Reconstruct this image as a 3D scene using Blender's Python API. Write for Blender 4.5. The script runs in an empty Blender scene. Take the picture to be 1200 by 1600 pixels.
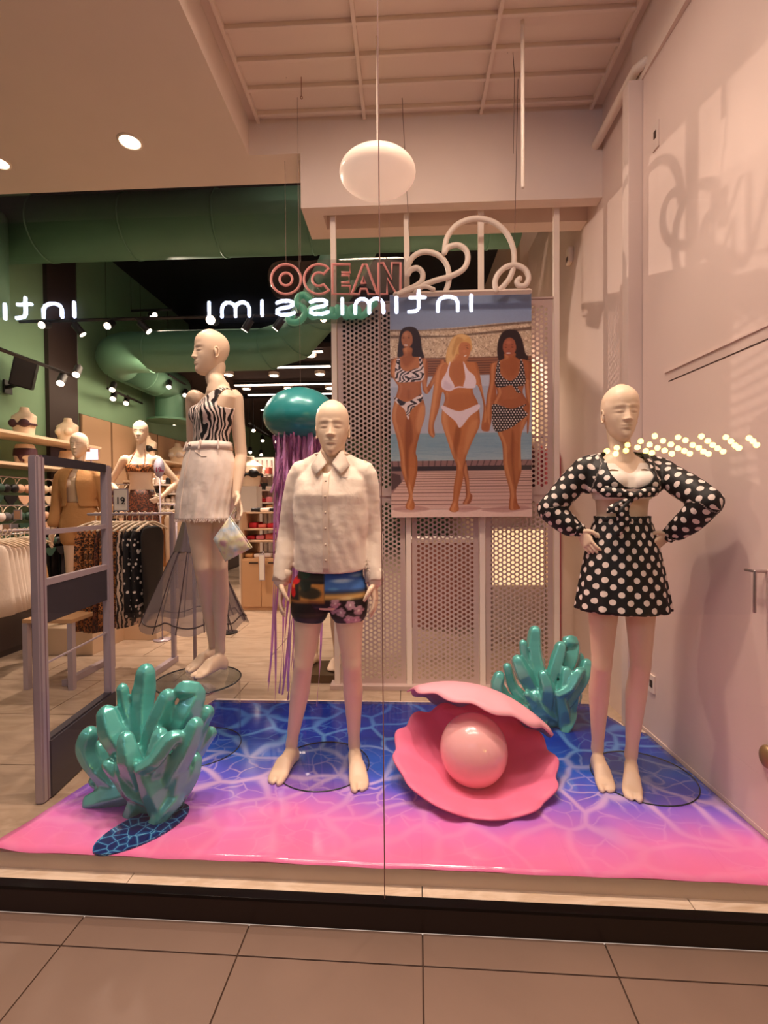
import bpy, bmesh, math, random
import numpy as np
from mathutils import Vector, Matrix, Euler, noise
random.seed(7)
R = math.radians
PI = math.pi
SC = bpy.context.scene
COL = SC.collection

# ------------------------------------------------------------------ camera
FPX = 760.0
cam_d = bpy.data.cameras.new('camera')
cam_d.sensor_fit = 'AUTO'; cam_d.sensor_width = 36.0
cam_d.lens = FPX / 1600 * 36.0
cam_d.clip_start = 0.02; cam_d.clip_end = 200
CAM = bpy.data.objects.new('camera', cam_d); COL.objects.link(CAM)
CAM.location = (0, 0, 1.5)
CROT = Matrix.Rotation(R(2.6), 4, 'Z') @ Matrix.Rotation(R(90 - 1.1), 4, 'X') @ Matrix.Rotation(R(-0.45), 4, 'Z')
CAM.rotation_euler = CROT.to_euler()
SC.camera = CAM
CR3 = CROT.to_3x3()

def ray(px, py):
    return CR3 @ Vector(((px - 600) / FPX, -(py - 800) / FPX, -1.0))
def P(px, py, Y):
    d = ray(px, py); return CAM.location + d * (Y / d.y)
def Pz(px, py, z):
    d = ray(px, py); return CAM.location + d * ((z - 1.5) / d.z)

# ------------------------------------------------------------------ view / world / lights
SC.view_settings.view_transform = 'Standard'
SC.view_settings.look = 'None'
SC.view_settings.exposure = 0.14
SC.view_settings.gamma = 1.0
SC.view_settings.use_curve_mapping = False
w = bpy.data.worlds.new('mall_air'); SC.world = w; w.use_nodes = True
w.node_tree.nodes['Background'].inputs[0].default_value = (1.0, 0.76, 0.62, 1)
w.node_tree.nodes['Background'].inputs[1].default_value = 0.55

WARM = (1.0, 0.79, 0.63)
def area(name, loc, target, size, power, color=WARM, sy=None, spread=None):
    l = bpy.data.lights.new(name, 'AREA'); l.energy = power; l.color = color
    l.size = size
    if sy: l.shape = 'RECTANGLE'; l.size_y = sy
    if spread: l.spread = R(spread)
    o = bpy.data.objects.new(name, l); COL.objects.link(o); o.location = loc
    o.rotation_euler = (Vector(target) - Vector(loc)).to_track_quat('-Z', 'Y').to_euler()
    return o
def spot(name, loc, target, power, angle=60, radius=.04, blend=.6, color=WARM):
    l = bpy.data.lights.new(name, 'SPOT'); l.energy = power; l.color = color
    l.spot_size = R(angle); l.spot_blend = blend; l.shadow_soft_size = radius
    o = bpy.data.objects.new(name, l); COL.objects.link(o); o.location = loc
    o.rotation_euler = (Vector(target) - Vector(loc)).to_track_quat('-Z', 'Y').to_euler()
    return o
# window spots in the ceiling recess, above the frame
spot('window_spot_light', (-0.75, 2.15, 4.2), (-0.55, 2.45, 0.6), 125, 62, .05)
spot('window_spot_light', (0.30, 2.15, 4.2), (0.2, 2.2, 0.1), 150, 62, .05)
spot('window_spot_light', (1.05, 2.10, 4.2), (0.85, 2.35, 0.6), 62, 50, .05)
spot('window_spot_light', (-1.15, 1.95, 3.95), (-1.3, 2.5, 1.0), 95, 70, .05)
area('window_fill_light', (0.0, 2.1, 4.15), (0.0, 2.9, 0), 1.4, 26, sy=.3, spread=165)
# mall side light that comes in through the glass
area('mall_ceiling_light', (0.0, 0.95, 4.7), (0, 1.9, 0.6), 2.6, 76, (1.0, .79, .65), sy=.3)
# shop lamps
spot('shop_projector_light', (-3.6, 6.8, 4.15), (1.4, 2.9, 2.6), 950, 44, .03, .2)
for lx, ly in ((-2.9, 4.9), (-2.9, 6.6), (-2.6, 8.6), (-0.9, 6.0), (-0.8, 8.8), (1.0, 5.4), (-1.6, 11.5)):
    area('shop_ceiling_light', (lx, ly, 3.3), (lx, ly, 0), .14, 31, (1.0, .80, .65), spread=115).data.shape = 'DISK'
area('shop_wall_wash_light', (-3.2, 6.0, 3.2), (-4.2, 6.0, 2.4), 2.6, 22, (1.0, .78, .55), sy=.2)

# ------------------------------------------------------------------ materials
def lin(c):
    return tuple(((v / 255) / 12.92 if v <= 10 else (((v / 255) + .055) / 1.055) ** 2.4) for v in c)
MATS = {}
def mat(name, c=(200, 200, 200), rough=.5, metal=0., emit=0., ec=None, bump=0., bscale=60., vary=0., vscale=6., coat=0., spec=.5, sheen=0., detail=4, trans=0., ior=1.45):
    if name in MATS: return MATS[name]
    m = bpy.data.materials.new(name); m.use_nodes = True; MATS[name] = m
    nt = m.node_tree; b = nt.nodes['Principled BSDF']
    L = lin(c)
    b.inputs['Base Color'].default_value = (*L, 1)
    b.inputs['Roughness'].default_value = rough; b.inputs['Metallic'].default_value = metal
    b.inputs['Specular IOR Level'].default_value = spec; b.inputs['IOR'].default_value = ior
    b.inputs['Coat Weight'].default_value = coat; b.inputs['Coat Roughness'].default_value = .06
    b.inputs['Sheen Weight'].default_value = sheen
    b.inputs['Transmission Weight'].default_value = trans
    if emit:
        b.inputs['Emission Color'].default_value = (*lin(ec or c), 1); b.inputs['Emission Strength'].default_value = emit
    tc = nt.nodes.new('ShaderNodeTexCoord')
    if bump:
        n = nt.nodes.new('ShaderNodeTexNoise'); n.inputs['Scale'].default_value = bscale; n.inputs['Detail'].default_value = detail
        nt.links.new(tc.outputs['Object'], n.inputs['Vector'])
        bp = nt.nodes.new('ShaderNodeBump'); bp.inputs['Strength'].default_value = bump; bp.inputs['Distance'].default_value = .01
        nt.links.new(n.outputs['Fac'], bp.inputs['Height']); nt.links.new(bp.outputs[0], b.inputs['Normal'])
    if vary:
        n = nt.nodes.new('ShaderNodeTexNoise'); n.inputs['Scale'].default_value = vscale; n.inputs['Detail'].default_value = 6
        nt.links.new(tc.outputs['Object'], n.inputs['Vector'])
        mx = nt.nodes.new('ShaderNodeMix'); mx.data_type = 'RGBA'
        mx.inputs[6].default_value = (*[v * (1 - vary) for v in L], 1); mx.inputs[7].default_value = (*[min(1, v * (1 + vary)) for v in L], 1)
        nt.links.new(n.outputs['Fac'], mx.inputs[0]); nt.links.new(mx.outputs[2], b.inputs['Base Color'])
    return m
def nodes(m):
    return m.node_tree.nodes, m.node_tree.links, m.node_tree.nodes['Principled BSDF']
def pat_attr(N, L):
    a = N.new('ShaderNodeAttribute'); a.attribute_name = 'pat'; return a.outputs['Vector']
def ramp(N, L, src, stops, interp='LINEAR'):
    r = N.new('ShaderNodeValToRGB'); r.color_ramp.interpolation = interp
    e = r.color_ramp.elements
    while len(e) < len(stops): e.new(.5)
    for i, (p, c) in enumerate(stops):
        e[i].position = p; e[i].color = (*lin(c), 1)
    L.new(src, r.inputs[0]); return r.outputs[0]
def mth(N, L, op, a, b=None, c=None):
    n = N.new('ShaderNodeMath'); n.operation = op
    for i, v in enumerate((a, b, c)):
        if v is None: continue
        if isinstance(v, (int, float)): n.inputs[i].default_value = v
        else: L.new(v, n.inputs[i])
    return n.outputs[0]

def polka(name, base, dot, r=.3, use='pat', scale=1.0, rough=.6):
    m = mat(name, base, rough, bump=.15, bscale=25); N, L, b = nodes(m)
    v = pat_attr(N, L)
    mp = N.new('ShaderNodeMapping'); mp.inputs['Rotation'].default_value = (0, 0, R(45)); mp.inputs['Scale'].default_value = (scale,) * 3
    L.new(v, mp.inputs[0])
    vo = N.new('ShaderNodeTexVoronoi'); vo.voronoi_dimensions = '2D'; vo.inputs['Scale'].default_value = 1.0; vo.inputs['Randomness'].default_value = .08
    L.new(mp.outputs[0], vo.inputs['Vector'])
    c = ramp(N, L, vo.outputs['Distance'], [(0, dot), (r, dot), (r + .03, base)], 'LINEAR')
    L.new(c, b.inputs['Base Color']); return m
M = {}
M['skin'] = mat('mannequin_lacquer', (238, 208, 180), .42, spec=.4, vary=.03)
M['plaster'] = mat('white_plaster', (224, 202, 192), .85, bump=.03, bscale=200, vary=.03)
M['ceiling'] = mat('painted_ceiling', (232, 212, 200), .9, bump=.03, bscale=150, vary=.03)
M['rwall'] = mat('window_wall_paint', (226, 202, 192), .62, vary=.03)
M['white'] = mat('white_lacquer', (240, 222, 208), .4)
M['perf'] = mat('perforated_metal', (205, 180, 172), .45, metal=.25)
M['black'] = mat('black_plastic', (22, 18, 20), .45)
M['dark'] = mat('dark_void', (26, 22, 24), .9)
M['green'] = mat('green_paint', (128, 164, 132), .75, vary=.05)
M['duct'] = mat('green_duct_metal', (98, 142, 118), .6, metal=.1, vary=.08)
M['chrome'] = mat('brushed_metal', (190, 175, 175), .28, metal=.9)
M['alu'] = mat('aluminium_profile', (178, 162, 170), .35, metal=.25)
M['gatedark'] = mat('dark_grey_panel', (52, 48, 58), .4)
M['wood'] = mat('pale_wood', (196, 150, 108), .5, vary=.12, vscale=3)
M['panelwood'] = mat('wall_panel_wood', (186, 150, 118), .6, vary=.1, vscale=2)
M['cord'] = mat('steel_wire', (120, 95, 85), .5, metal=.4)
M['lamp'] = mat('lamp_glow', (255, 240, 220), .5, emit=14, ec=(255, 226, 196))
M['bulb'] = mat('bulb_glow', (255, 230, 150), .5, emit=45, ec=(255, 222, 120))
M['strip'] = mat('light_strip_glow', (255, 240, 230), .5, emit=7, ec=(255, 228, 210))

def glassmat(name, tint=(1, 1, 1), ior=1.5, rough=0., f0k=1.0, base=None):
    m = bpy.data.materials.new(name); m.use_nodes = True; nt = m.node_tree; nt.nodes.clear()
    o = nt.nodes.new('ShaderNodeOutputMaterial'); t = nt.nodes.new('ShaderNodeBsdfTransparent'); g = nt.nodes.new('ShaderNodeBsdfGlossy')
    t.inputs[0].default_value = (*tint, 1); g.inputs['Roughness'].default_value = rough
    ge = nt.nodes.new('ShaderNodeNewGeometry'); dp = nt.nodes.new('ShaderNodeVectorMath'); dp.operation = 'DOT_PRODUCT'
    nt.links.new(ge.outputs['Normal'], dp.inputs[0]); nt.links.new(ge.outputs['Incoming'], dp.inputs[1])
    ab = mth(nt.nodes, nt.links, 'ABSOLUTE', dp.outputs['Value']); om = mth(nt.nodes, nt.links, 'SUBTRACT', 1.0, ab); pw = mth(nt.nodes, nt.links, 'POWER', om, 5.0)
    F0 = 2 * ((ior - 1) / (ior + 1)) ** 2 * f0k
    mx = nt.nodes.new('ShaderNodeMixShader')
    k = mth(nt.nodes, nt.links, 'MULTIPLY_ADD', pw, 1 - F0, F0)
    if base: k = mth(nt.nodes, nt.links, 'ADD', k, base)
    nt.links.new(k, mx.inputs[0]); nt.links.new(t.outputs[0], mx.inputs[1]); nt.links.new(g.outputs[0], mx.inputs[2])
    nt.links.new(mx.outputs[0], o.inputs[0]); return m
M['glass'] = glassmat('window_glass', (.97, .96, .95))
M['disc'] = glassmat('clear_glass_disc', (.82, .86, .86), 1.5, f0k=.6)
M['cyl'] = glassmat('clear_acrylic', (.96, .97, .97), 1.45, f0k=.4)
M['gedge'] = mat('dark_glass_edge', (30, 45, 50), .2)

# ------------------------------------------------------------------ mesh helpers
def off(o):
    v = Vector((0, 0, 0))
    while o: v += o.location; o = o.parent
    return v
def tag(o, label=None, cat=None, group=None, kind=None):
    if label: o['label'] = label
    if cat: o['category'] = cat
    if group: o['group'] = group
    if kind: o['kind'] = kind
    return o
def thing(name, label, cat, loc=(0, 0, 0), group=None):
    o = bpy.data.objects.new(name, None); COL.objects.link(o); o.location = loc; o.empty_display_size = .1
    return tag(o, label, cat, group)
def link(name, me, m, parent=None, smooth=False, base=True):
    """me: mesh (or bmesh) in world coordinates"""
    if isinstance(me, bmesh.types.BMesh):
        bmesh.ops.recalc_face_normals(me, faces=me.faces)
        nm = bpy.data.meshes.new(name); me.to_mesh(nm); me.free(); me = nm
    me.name = name
    if m is not None:
        me.materials.clear(); me.materials.append(m)
    n = len(me.vertices)
    co = np.empty(n * 3, dtype=np.float32); me.vertices.foreach_get('co', co); co = co.reshape(-1, 3)
    o = bpy.data.objects.new(name, me); COL.objects.link(o)
    if parent is not None:
        v = off(parent); o.parent = parent
    else:
        v = Vector(((co[:, 0].min() + co[:, 0].max()) / 2, (co[:, 1].min() + co[:, 1].max()) / 2, co[:, 2].min())) if n else Vector()
        o.location = v
    co -= np.array(v, dtype=np.float32); me.vertices.foreach_set('co', co.ravel()); me.update()
    if smooth:
        me.polygons.foreach_set('use_smooth', [True] * len(me.polygons))
        if smooth == 'auto':
            me.set_sharp_from_angle(angle=R(35))
    return o
def struct(name, me, m, smooth=False, parent=None):
    o = link(name, me, m, parent, smooth)
    if parent is None: o['kind'] = 'structure'
    return o
def dup(root, loc=None, rot=None, scale=None, label=None, group=None, mats=None):
    r = root.copy(); COL.objects.link(r)
    if loc is not None: r.location = loc
    if rot is not None: r.rotation_euler = rot
    if scale is not None: r.scale = (scale,) * 3 if isinstance(scale, (int, float)) else scale
    if label: r['label'] = label
    if group: r['group'] = group
    def kids(a, b):
        for ch in list(a.children):
            c = ch.copy(); COL.objects.link(c); c.parent = b; kids(ch, c)
    kids(root, r); return r

def BM(): return bmesh.new()
def box(bm, x0, x1, y0, y1, z0, z1, bev=0., M4=None):
    vs = [bm.verts.new(v) for v in ((x0, y0, z0), (x1, y0, z0), (x1, y1, z0), (x0, y1, z0), (x0, y0, z1), (x1, y0, z1), (x1, y1, z1), (x0, y1, z1))]
    fs = [bm.faces.new([vs[i] for i in f]) for f in ((0, 3, 2, 1), (4, 5, 6, 7), (0, 1, 5, 4), (1, 2, 6, 5), (2, 3, 7, 6), (3, 0, 4, 7))]
    if bev:
        es = list({e for f in fs for e in f.edges})
        r = bmesh.ops.bevel(bm, geom=es, offset=bev, segments=2, profile=.7, affect='EDGES')
        vs = list({v for f in r['faces'] for v in f.verts} | {v for v in vs if v.is_valid})
    if M4 is not None: bmesh.ops.transform(bm, matrix=M4, verts=[v for v in vs if v.is_valid])
    return bm
def prism(bm, poly, z0, z1):
    a = [bm.verts.new((x, y, z0)) for x, y in poly]; b = [bm.verts.new((x, y, z1)) for x, y in poly]
    n = len(poly); bm.faces.new(a[::-1]); bm.faces.new(b)
    for i in range(n): bm.faces.new((a[i], a[(i + 1) % n], b[(i + 1) % n], b[i]))
    return bm
def prism_xz(bm, poly, y0, y1):
    a = [bm.verts.new((x, y0, z)) for x, z in poly]; b = [bm.verts.new((x, y1, z)) for x, z in poly]
    n = len(poly); bm.faces.new(a[::-1]); bm.faces.new(b)
    for i in range(n): bm.faces.new((a[i], a[(i + 1) % n], b[(i + 1) % n], b[i]))
    return bm
def rings(bm, rl, cap=True, closed=True):
    """rl: list of rings (lists of coords)"""
    V = [[bm.verts.new(p) for p in r] for r in rl]
    n = len(V[0])
    for a, b in zip(V, V[1:]):
        for i in range(n if closed else n - 1):
            bm.faces.new((a[i], a[(i + 1) % n], b[(i + 1) % n], b[i]))
    if cap and closed:
        for r in (V[0][::-1], V[-1]): bm.faces.new(r)
    return V
def catmull(pts, n=6):
    pts = [Vector(p) for p in pts]; out = []
    e = [pts[0] * 2 - pts[1]] + pts + [pts[-1] * 2 - pts[-2]]
    for i in range(1, len(e) - 2):
        a, b, c, d = e[i - 1:i + 3]
        for k in range(n):
            t = k / n
            out.append(.5 * ((2 * b) + (c - a) * t + (2 * a - 5 * b + 4 * c - d) * t * t + (3 * b - a - 3 * c + d) * t ** 3))
    out.append(pts[-1]); return out
def tube(bm, pts, rad, seg=12, flat=1.0, up=None, caps='round', n=0):
    """tapered tube. rad number or list. flat squashes along the second axis"""
    pts = [Vector(p) for p in pts]
    if isinstance(rad, (int, float)): rad = [rad] * len(pts)
    if n:
        q = catmull(pts, n)
        rr = [float(v) for v in np.interp(np.linspace(0, len(pts) - 1, len(q)), range(len(pts)), rad)]
        pts, rad = q, rr
    tang = []
    for i in range(len(pts)):
        a = pts[max(i - 1, 0)]; b = pts[min(i + 1, len(pts) - 1)]
        tang.append((b - a).normalized())
    u = Vector(up) if up else (Vector((0, 0, 1)) if abs(tang[0].z) < .9 else Vector((0, 1, 0)))
    u = (u - tang[0] * u.dot(tang[0])).normalized(); rl = []
    def ring(c, t, u, r):
        v = t.cross(u)
        return [c + v * (math.cos(2 * PI * k / seg) * r) + u * (math.sin(2 * PI * k / seg) * r * flat) for k in range(seg)]
    us = []
    for i, t in enumerate(tang):
        u = (u - t * u.dot(t)).normalized(); us.append(u.copy())
    if caps == 'round':
        for a in (.97, .75, .4): rl.append(ring(pts[0] - tang[0] * rad[0] * a, tang[0], us[0], rad[0] * math.sqrt(1 - a * a)))
    for c, t, uu, r in zip(pts, tang, us, rad): rl.append(ring(c, t, uu, r))
    if caps == 'round':
        for a in (.4, .75, .97): rl.append(ring(pts[-1] + tang[-1] * rad[-1] * a, tang[-1], us[-1], rad[-1] * math.sqrt(1 - a * a)))
    rings(bm, rl, cap=caps is not None); return bm
def ell(bm, c, r, seg=20, M3=None):
    m = Matrix.Translation(c) @ (M3.to_4x4() if M3 is not None else Matrix()) @ Matrix.Diagonal((*r, 1))
    bmesh.ops.create_uvsphere(bm, u_segments=seg, v_segments=max(6, seg // 2), radius=1, matrix=m); return bm
def cyl(bm, c, r, h, seg=32, r2=None):
    """vertical cylinder with base at c"""
    bmesh.ops.create_cone(bm, cap_ends=True, segments=seg, radius1=r, radius2=r if r2 is None else r2, depth=h, matrix=Matrix.Translation(Vector(c) + Vector((0, 0, h / 2)))); return bm
def remesh(bm, voxel, smooth=4, fac=.6):
    bmesh.ops.recalc_face_normals(bm, faces=bm.faces)
    me = bpy.data.meshes.new('t'); bm.to_mesh(me); bm.free()
    o = bpy.data.objects.new('t', me); COL.objects.link(o)
    md = o.modifiers.new('r', 'REMESH'); md.mode = 'VOXEL'; md.voxel_size = voxel; md.adaptivity = 0
    if smooth:
        s = o.modifiers.new('s', 'SMOOTH'); s.iterations = smooth; s.factor = fac
    dg = bpy.context.evaluated_depsgraph_get()
    out = bpy.data.meshes.new_from_object(o.evaluated_get(dg))
    bpy.data.objects.remove(o); bpy.data.meshes.remove(me); return out
def cut(me, f):
    """drop faces whose centre satisfies f(center, normal)"""
    b = BM(); b.from_mesh(me); b.normal_update()
    dead = [q for q in b.faces if f(q.calc_center_median(), q.normal)]
    bmesh.ops.delete(b, geom=dead, context='FACES'); bpy.data.meshes.remove(me)
    # relax the cut edge
    bv = [v for v in b.verts if v.is_boundary]
    for _ in range(14):
        nw = {}
        for v in bv:
            nb = [e.other_vert(v).co for e in v.link_edges if e.is_boundary]
            if len(nb) == 2: nw[v] = v.co * .5 + (nb[0] + nb[1]) * .25
        for v, c in nw.items(): v.co = c
    out = bpy.data.meshes.new('c'); b.to_mesh(out); b.free(); return out
def set_pat(me, f):
    n = len(me.vertices); co = np.empty(n * 3, dtype=np.float32); me.vertices.foreach_get('co', co)
    v = f(co.reshape(-1, 3).astype(float)).astype(np.float32)
    a = me.attributes.new('pat', 'FLOAT_VECTOR', 'POINT'); a.data.foreach_set('vector', v.ravel())
def set_col(me, rgb):
    """rgb (n,3) sRGB 0..255"""
    c = rgb / 255.; c = np.where(c <= .04045, c / 12.92, ((c + .055) / 1.055) ** 2.4)
    a = me.color_attributes.new('col', 'FLOAT_COLOR', 'POINT')
    a.data.foreach_set('color', np.concatenate([c, np.ones((len(c), 1))], 1).astype(np.float32).ravel())
def vcolmat(name, rough=.6, **k):
    m = mat(name, (200, 200, 200), rough, **k); N, L, b = nodes(m)
    a = N.new('ShaderNodeAttribute'); a.attribute_name = 'col'; L.new(a.outputs['Color'], b.inputs['Base Color']); return m
def solid(o, t, offset=-1):
    s = o.modifiers.new('thickness', 'SOLIDIFY'); s.thickness = t; s.offset = offset; return o
def joinmesh(a, b_):
    b = BM(); b.from_mesh(a); b.from_mesh(b_); bpy.data.meshes.remove(a); bpy.data.meshes.remove(b_)
    o = bpy.data.meshes.new('j'); b.to_mesh(o); b.free(); return o
# ================================================================== SETTING
ZS = .094     # shop floor / sill level
ZP = .156     # display platform top
# mall floor, every porcelain tile a piece
m_tile = mat('mall_floor_tile', (146, 118, 102), .42, vary=.10, vscale=5, bump=.02)
m_grout = mat('floor_grout', (84, 62, 50), .9)
MSK = Matrix.Translation((-.1, 1.672, 0)) @ Matrix.Rotation(R(-1.3), 4, 'Z') @ Matrix.Translation((.1, -1.672, 0))   # the shop front runs slightly askew
def yfr(x, y0): return y0 - .0227 * (x + .1)
def askew(bm): bmesh.ops.transform(bm, matrix=MSK, verts=bm.verts); return bm
bm = askew(box(BM(), -8, 6.5, -5.2, 1.672, -.08, -.006))
floor = struct('floor', bm, m_grout)
TW = .615
for i in range(-6, 6):
    for j in range(0, 4):
        x0 = .047 + i * TW; y1 = 1.552 - (j - 1) * TW; y0 = y1 - TW
        if j == 0: y0, y1 = 1.552, 1.671
        if j == 3 and abs(x0) > 2: continue
        bm = BM(); box(bm, x0 + .0025, x0 + TW - .0025, y0 + .0025, y1 - (.0025 if j else 0), -.006, 0, .0015)
        link('floor_tile', askew(bm), m_tile, floor)
link('far_floor', askew(box(BM(), -8, 6.5, -5.2, -.30, -.006, 0)), m_tile, floor)
# dark window base, marble sill
m_base = mat('dark_window_base', (38, 22, 18), .35)
m_marble = mat('marble_sill', (226, 196, 168), .3)
N_, L_, b_ = nodes(m_marble)
tc = N_.new('ShaderNodeTexCoord'); mp = N_.new('ShaderNodeMapping'); mp.inputs['Scale'].default_value = (1.2, 5, 1); L_.new(tc.outputs['Object'], mp.inputs[0])
n = N_.new('ShaderNodeTexNoise'); n.inputs['Scale'].default_value = 2.2; n.inputs['Detail'].default_value = 9; n.inputs['Distortion'].default_value = 1.6
L_.new(mp.outputs[0], n.inputs['Vector'])
L_.new(ramp(N_, L_, n.outputs['Fac'], [(.3, (206, 178, 150)), (.5, (232, 210, 188)), (.62, (214, 188, 162)), (.8, (238, 220, 200))]), b_.inputs['Base Color'])
bm = askew(box(BM(), -8, 1.8, 1.672, 1.706, 0, .084, .003)); struct('trim_1', bm, m_base)
bm = askew(box(BM(), -8, 1.8, 1.673, 1.713, .082, .0945, .001)); struct('trim_2', bm, mat('black_glass_channel', (20, 14, 14), .3, metal=.5))
sill = struct('trim_3', askew(box(BM(), -4.6, 1.75, 1.706, 1.90, .0, .075)), m_grout)
for a, b in ((-4.6, -2.35), (-2.347, -1.05), (-1.047, .045), (.048, .98), (.983, 1.75)):
    link('sill_slab', askew(box(BM(), a, b, 1.706, 1.90, .07, ZS, .0015)), m_marble, sill)
# shop floor in long slabs
m_slab = mat('shop_floor_slab', (206, 170, 136), .28, bump=.01)
N_, L_, b_ = nodes(m_slab)
tc = N_.new('ShaderNodeTexCoord'); mp = N_.new('ShaderNodeMapping'); mp.inputs['Rotation'].default_value = (0, 0, R(28)); mp.inputs['Scale'].default_value = (1, 3.2, 1); L_.new(tc.outputs['Object'], mp.inputs[0])
n = N_.new('ShaderNodeTexNoise'); n.inputs['Scale'].default_value = 1.8; n.inputs['Detail'].default_value = 10; n.inputs['Distortion'].default_value = 1.3
L_.new(mp.outputs[0], n.inputs['Vector'])
L_.new(ramp(N_, L_, n.outputs['Fac'], [(.3, (150, 126, 106)), (.48, (180, 155, 133)), (.6, (160, 135, 113)), (.75, (190, 167, 147))]), b_.inputs['Base Color'])
sfloor = struct('floor', box(BM(), -4.6, 1.42, 1.95, 16, .0, ZS - .006), m_grout)
sx, sy = 1.2, .62
for j in range(0, 13):
    for i in range(-4, 2):
        x0 = -.05 + i * sx + (.6 if j % 2 else 0); y0 = 1.90 + j * sy
        x1 = min(x0 + sx, 1.42); x0c = max(x0, -4.5)
        if x1 - x0c < .1: continue
        link('floor_slab', box(BM(), x0c + .003, x1 - .003, y0 + .003, y0 + sy - .003, ZS - .006, ZS, .001), m_slab, sfloor)
link('far_floor', box(BM(), -4.5, 1.42, 1.90 + 13 * sy, 16, ZS - .006, ZS), m_slab, sfloor)

# main ceiling with recess
ZM = 4.025; ZG = 4.28
XL = -1.12; XR = 1.395
bm = BM()
box(bm, -8, XL, 1.2, 3.85, ZM, ZM + .34)
box(bm, XL, -.745, 3.53, 3.85, ZM, ZM + .34)
struct('ceiling', bm, M['ceiling'])
# hole-free recess ceiling and its raised grid of battens
bm = BM(); box(bm, XL, 1.8, 1.2, 3.55, ZG, ZG + .05)
rec = struct('ceiling', bm, M['ceiling'])
for y in (3.463, 3.256, 3.05, 2.84, 2.63, 2.42):
    link('grid_batten', box(BM(), -1.045, 1.315, y - .011, y + .011, ZG - .03, ZG, .004), M['ceiling'], rec)
for x in (-1.045, -.28, .55, 1.315):
    link('grid_batten', box(BM(), x - .012, x + .012, 2.2, 3.53, ZG - .036, ZG, .004), M['ceiling'], rec)
# dropped beam over the window back, with a channel for the screen posts
ZB = 3.635
bm = BM(); box(bm, -.745, XR, 3.53, 3.63, ZB, ZG + .03); box(bm, -.745, XR, 3.815, 3.95, ZB, ZG + .03)
box(bm, -.745, -.60, 3.63, 3.815, ZB, ZG + .03); box(bm, -.60, XR, 3.63, 3.815, ZB + .11, ZG + .03)
struct('trim_4', bm, M['ceiling'])
# right wall: near part slightly askew, pilaster, back part
WA = Vector((1.383, 2.915, 0)); WB_ = Vector((1.44, 1.62, 0))
bm = BM()
prism(bm, [(WA.x, WA.y), (WB_.x, WB_.y), (1.75, 1.62), (1.75, 2.915)], 0, ZG)
box(bm, XR, 1.75, 2.915, 5.6, 0, ZG + .03)
struct('wall_right', bm, M['rwall'])
struct('trim_5', box(BM(), 1.302, 1.41, 2.92, 3.0, ZS, 3.93, .003), M['plaster'])
struct('trim_6', box(BM(), 1.375, 1.50, 1.2, 3.05, 3.93, ZG + .02), M['ceiling'])
wd = (WB_ - WA).normalized(); wn = Vector((-abs(wd.y), -wd.x, 0)).normalized()
def Pw(px, py):
    d = ray(px, py); o = CAM.location; t = ((WA - o).dot(wn)) / d.dot(wn); return o + d * t
def sw(px, py): p = Pw(px, py); return (p - WA).dot(wd), p.z
def wallpt(s, z, o=0.): return WA + wd * s + Vector((0, 0, z)) + wn * o
def wallbox(bm, s0, s1, z0, z1, o0, o1):
    vs = [bm.verts.new(wallpt(s, z, o)) for o in (o0, o1) for z in (z0, z1) for s in (s0, s1)]
    for f in ((0, 1, 3, 2), (4, 6, 7, 5), (0, 4, 5, 1), (2, 3, 7, 6), (0, 2, 6, 4), (1, 5, 7, 3)): bm.faces.new([vs[i] for i in f])
    return bm
s0_, zd = sw(1045, 596)
door = struct('door_1', wallbox(BM(), s0_ + .006, 1.28, .16, zd - .006, -.01, .004), M['rwall'])
m_gap = mat('dark_gap', (70, 48, 42), .8)
link('door_gap', wallbox(BM(), s0_ - .001, s0_ + .003, .15, zd, -.01, .0015), M['plaster'], door)
link('door_gap', wallbox(BM(), s0_, 1.28, zd - .003, zd + .003, -.01, .002), m_gap, door)
link('door_head', wallbox(BM(), s0_ - .03, 1.28, zd + .05, zd + .058, -.01, .008), M['rwall'], door)
hs, hz_ = sw(1190, 891)
bm = BM(); a = wallpt(hs + .03, hz_, .05); tube(bm, [a, a + wd * -.05], .006, 10); tube(bm, [a, wallpt(hs + .03, hz_, 0)], .006, 10); tube(bm, [a, a + Vector((0, 0, -.16))], .006, 10)
link('door_handle', bm, M['chrome'], door, True)
ks, kz = sw(1203, 1182)
bm = BM(); ell(bm, wallpt(ks, kz, .012), (.022, .034, .045)); link('door_knob', bm, mat('aged_brass', (150, 122, 84), .45, metal=.6), door, True)
# socket plate on the wall foot and wall fittings
def plate(name, cx, cy, cz, w, h, label, cat, kind):
    t = thing(name, label, cat, (cx, cy, cz))
    return t
ss, sz_ = sw(1020, 1068)
t = thing('wall_socket', 'white socket plate low on the right wall behind the legs of the dotted outfit', 'socket', wallpt(ss, sz_ - .05, 0))
link('plate', wallbox(BM(), ss - .03, ss + .03, sz_ - .05, sz_ + .05, 0, .01), M['white'], t)
link('socket_holes', wallbox(BM(), ss - .014, ss + .014, sz_ - .02, sz_ + .02, .008, .012), M['black'], t)
ss, sz_ = sw(1026, 213)
t = thing('cable_outlet', 'small square outlet plate with dark slot high on the right wall', 'outlet', wallpt(ss, sz_ - .07, 0))
link('plate', wallbox(BM(), ss - .03, ss + .03, sz_ - .07, sz_ + .07, 0, .008), M['plaster'], t)
link('slot', wallbox(BM(), ss - .012, ss + .008, sz_ - .01, sz_ + .03, .006, .011), mat('dark_gap'), t)
p = P(886, 405, 4.2)
t = thing('motion_sensor', 'small white sensor box on the wall right of the perforated screen', 'sensor', (1.395, 4.2, p.z - .06))
link('housing', box(BM(), 1.355, 1.395, 4.12, 4.2, p.z - .06, p.z + .07, .012), M['white'], t, True)
link('lens', box(BM(), 1.35, 1.357, 4.14, 4.18, p.z - .04, p.z - .005, .003), mat('grey_lens', (120, 100, 90), .3), t)
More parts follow.
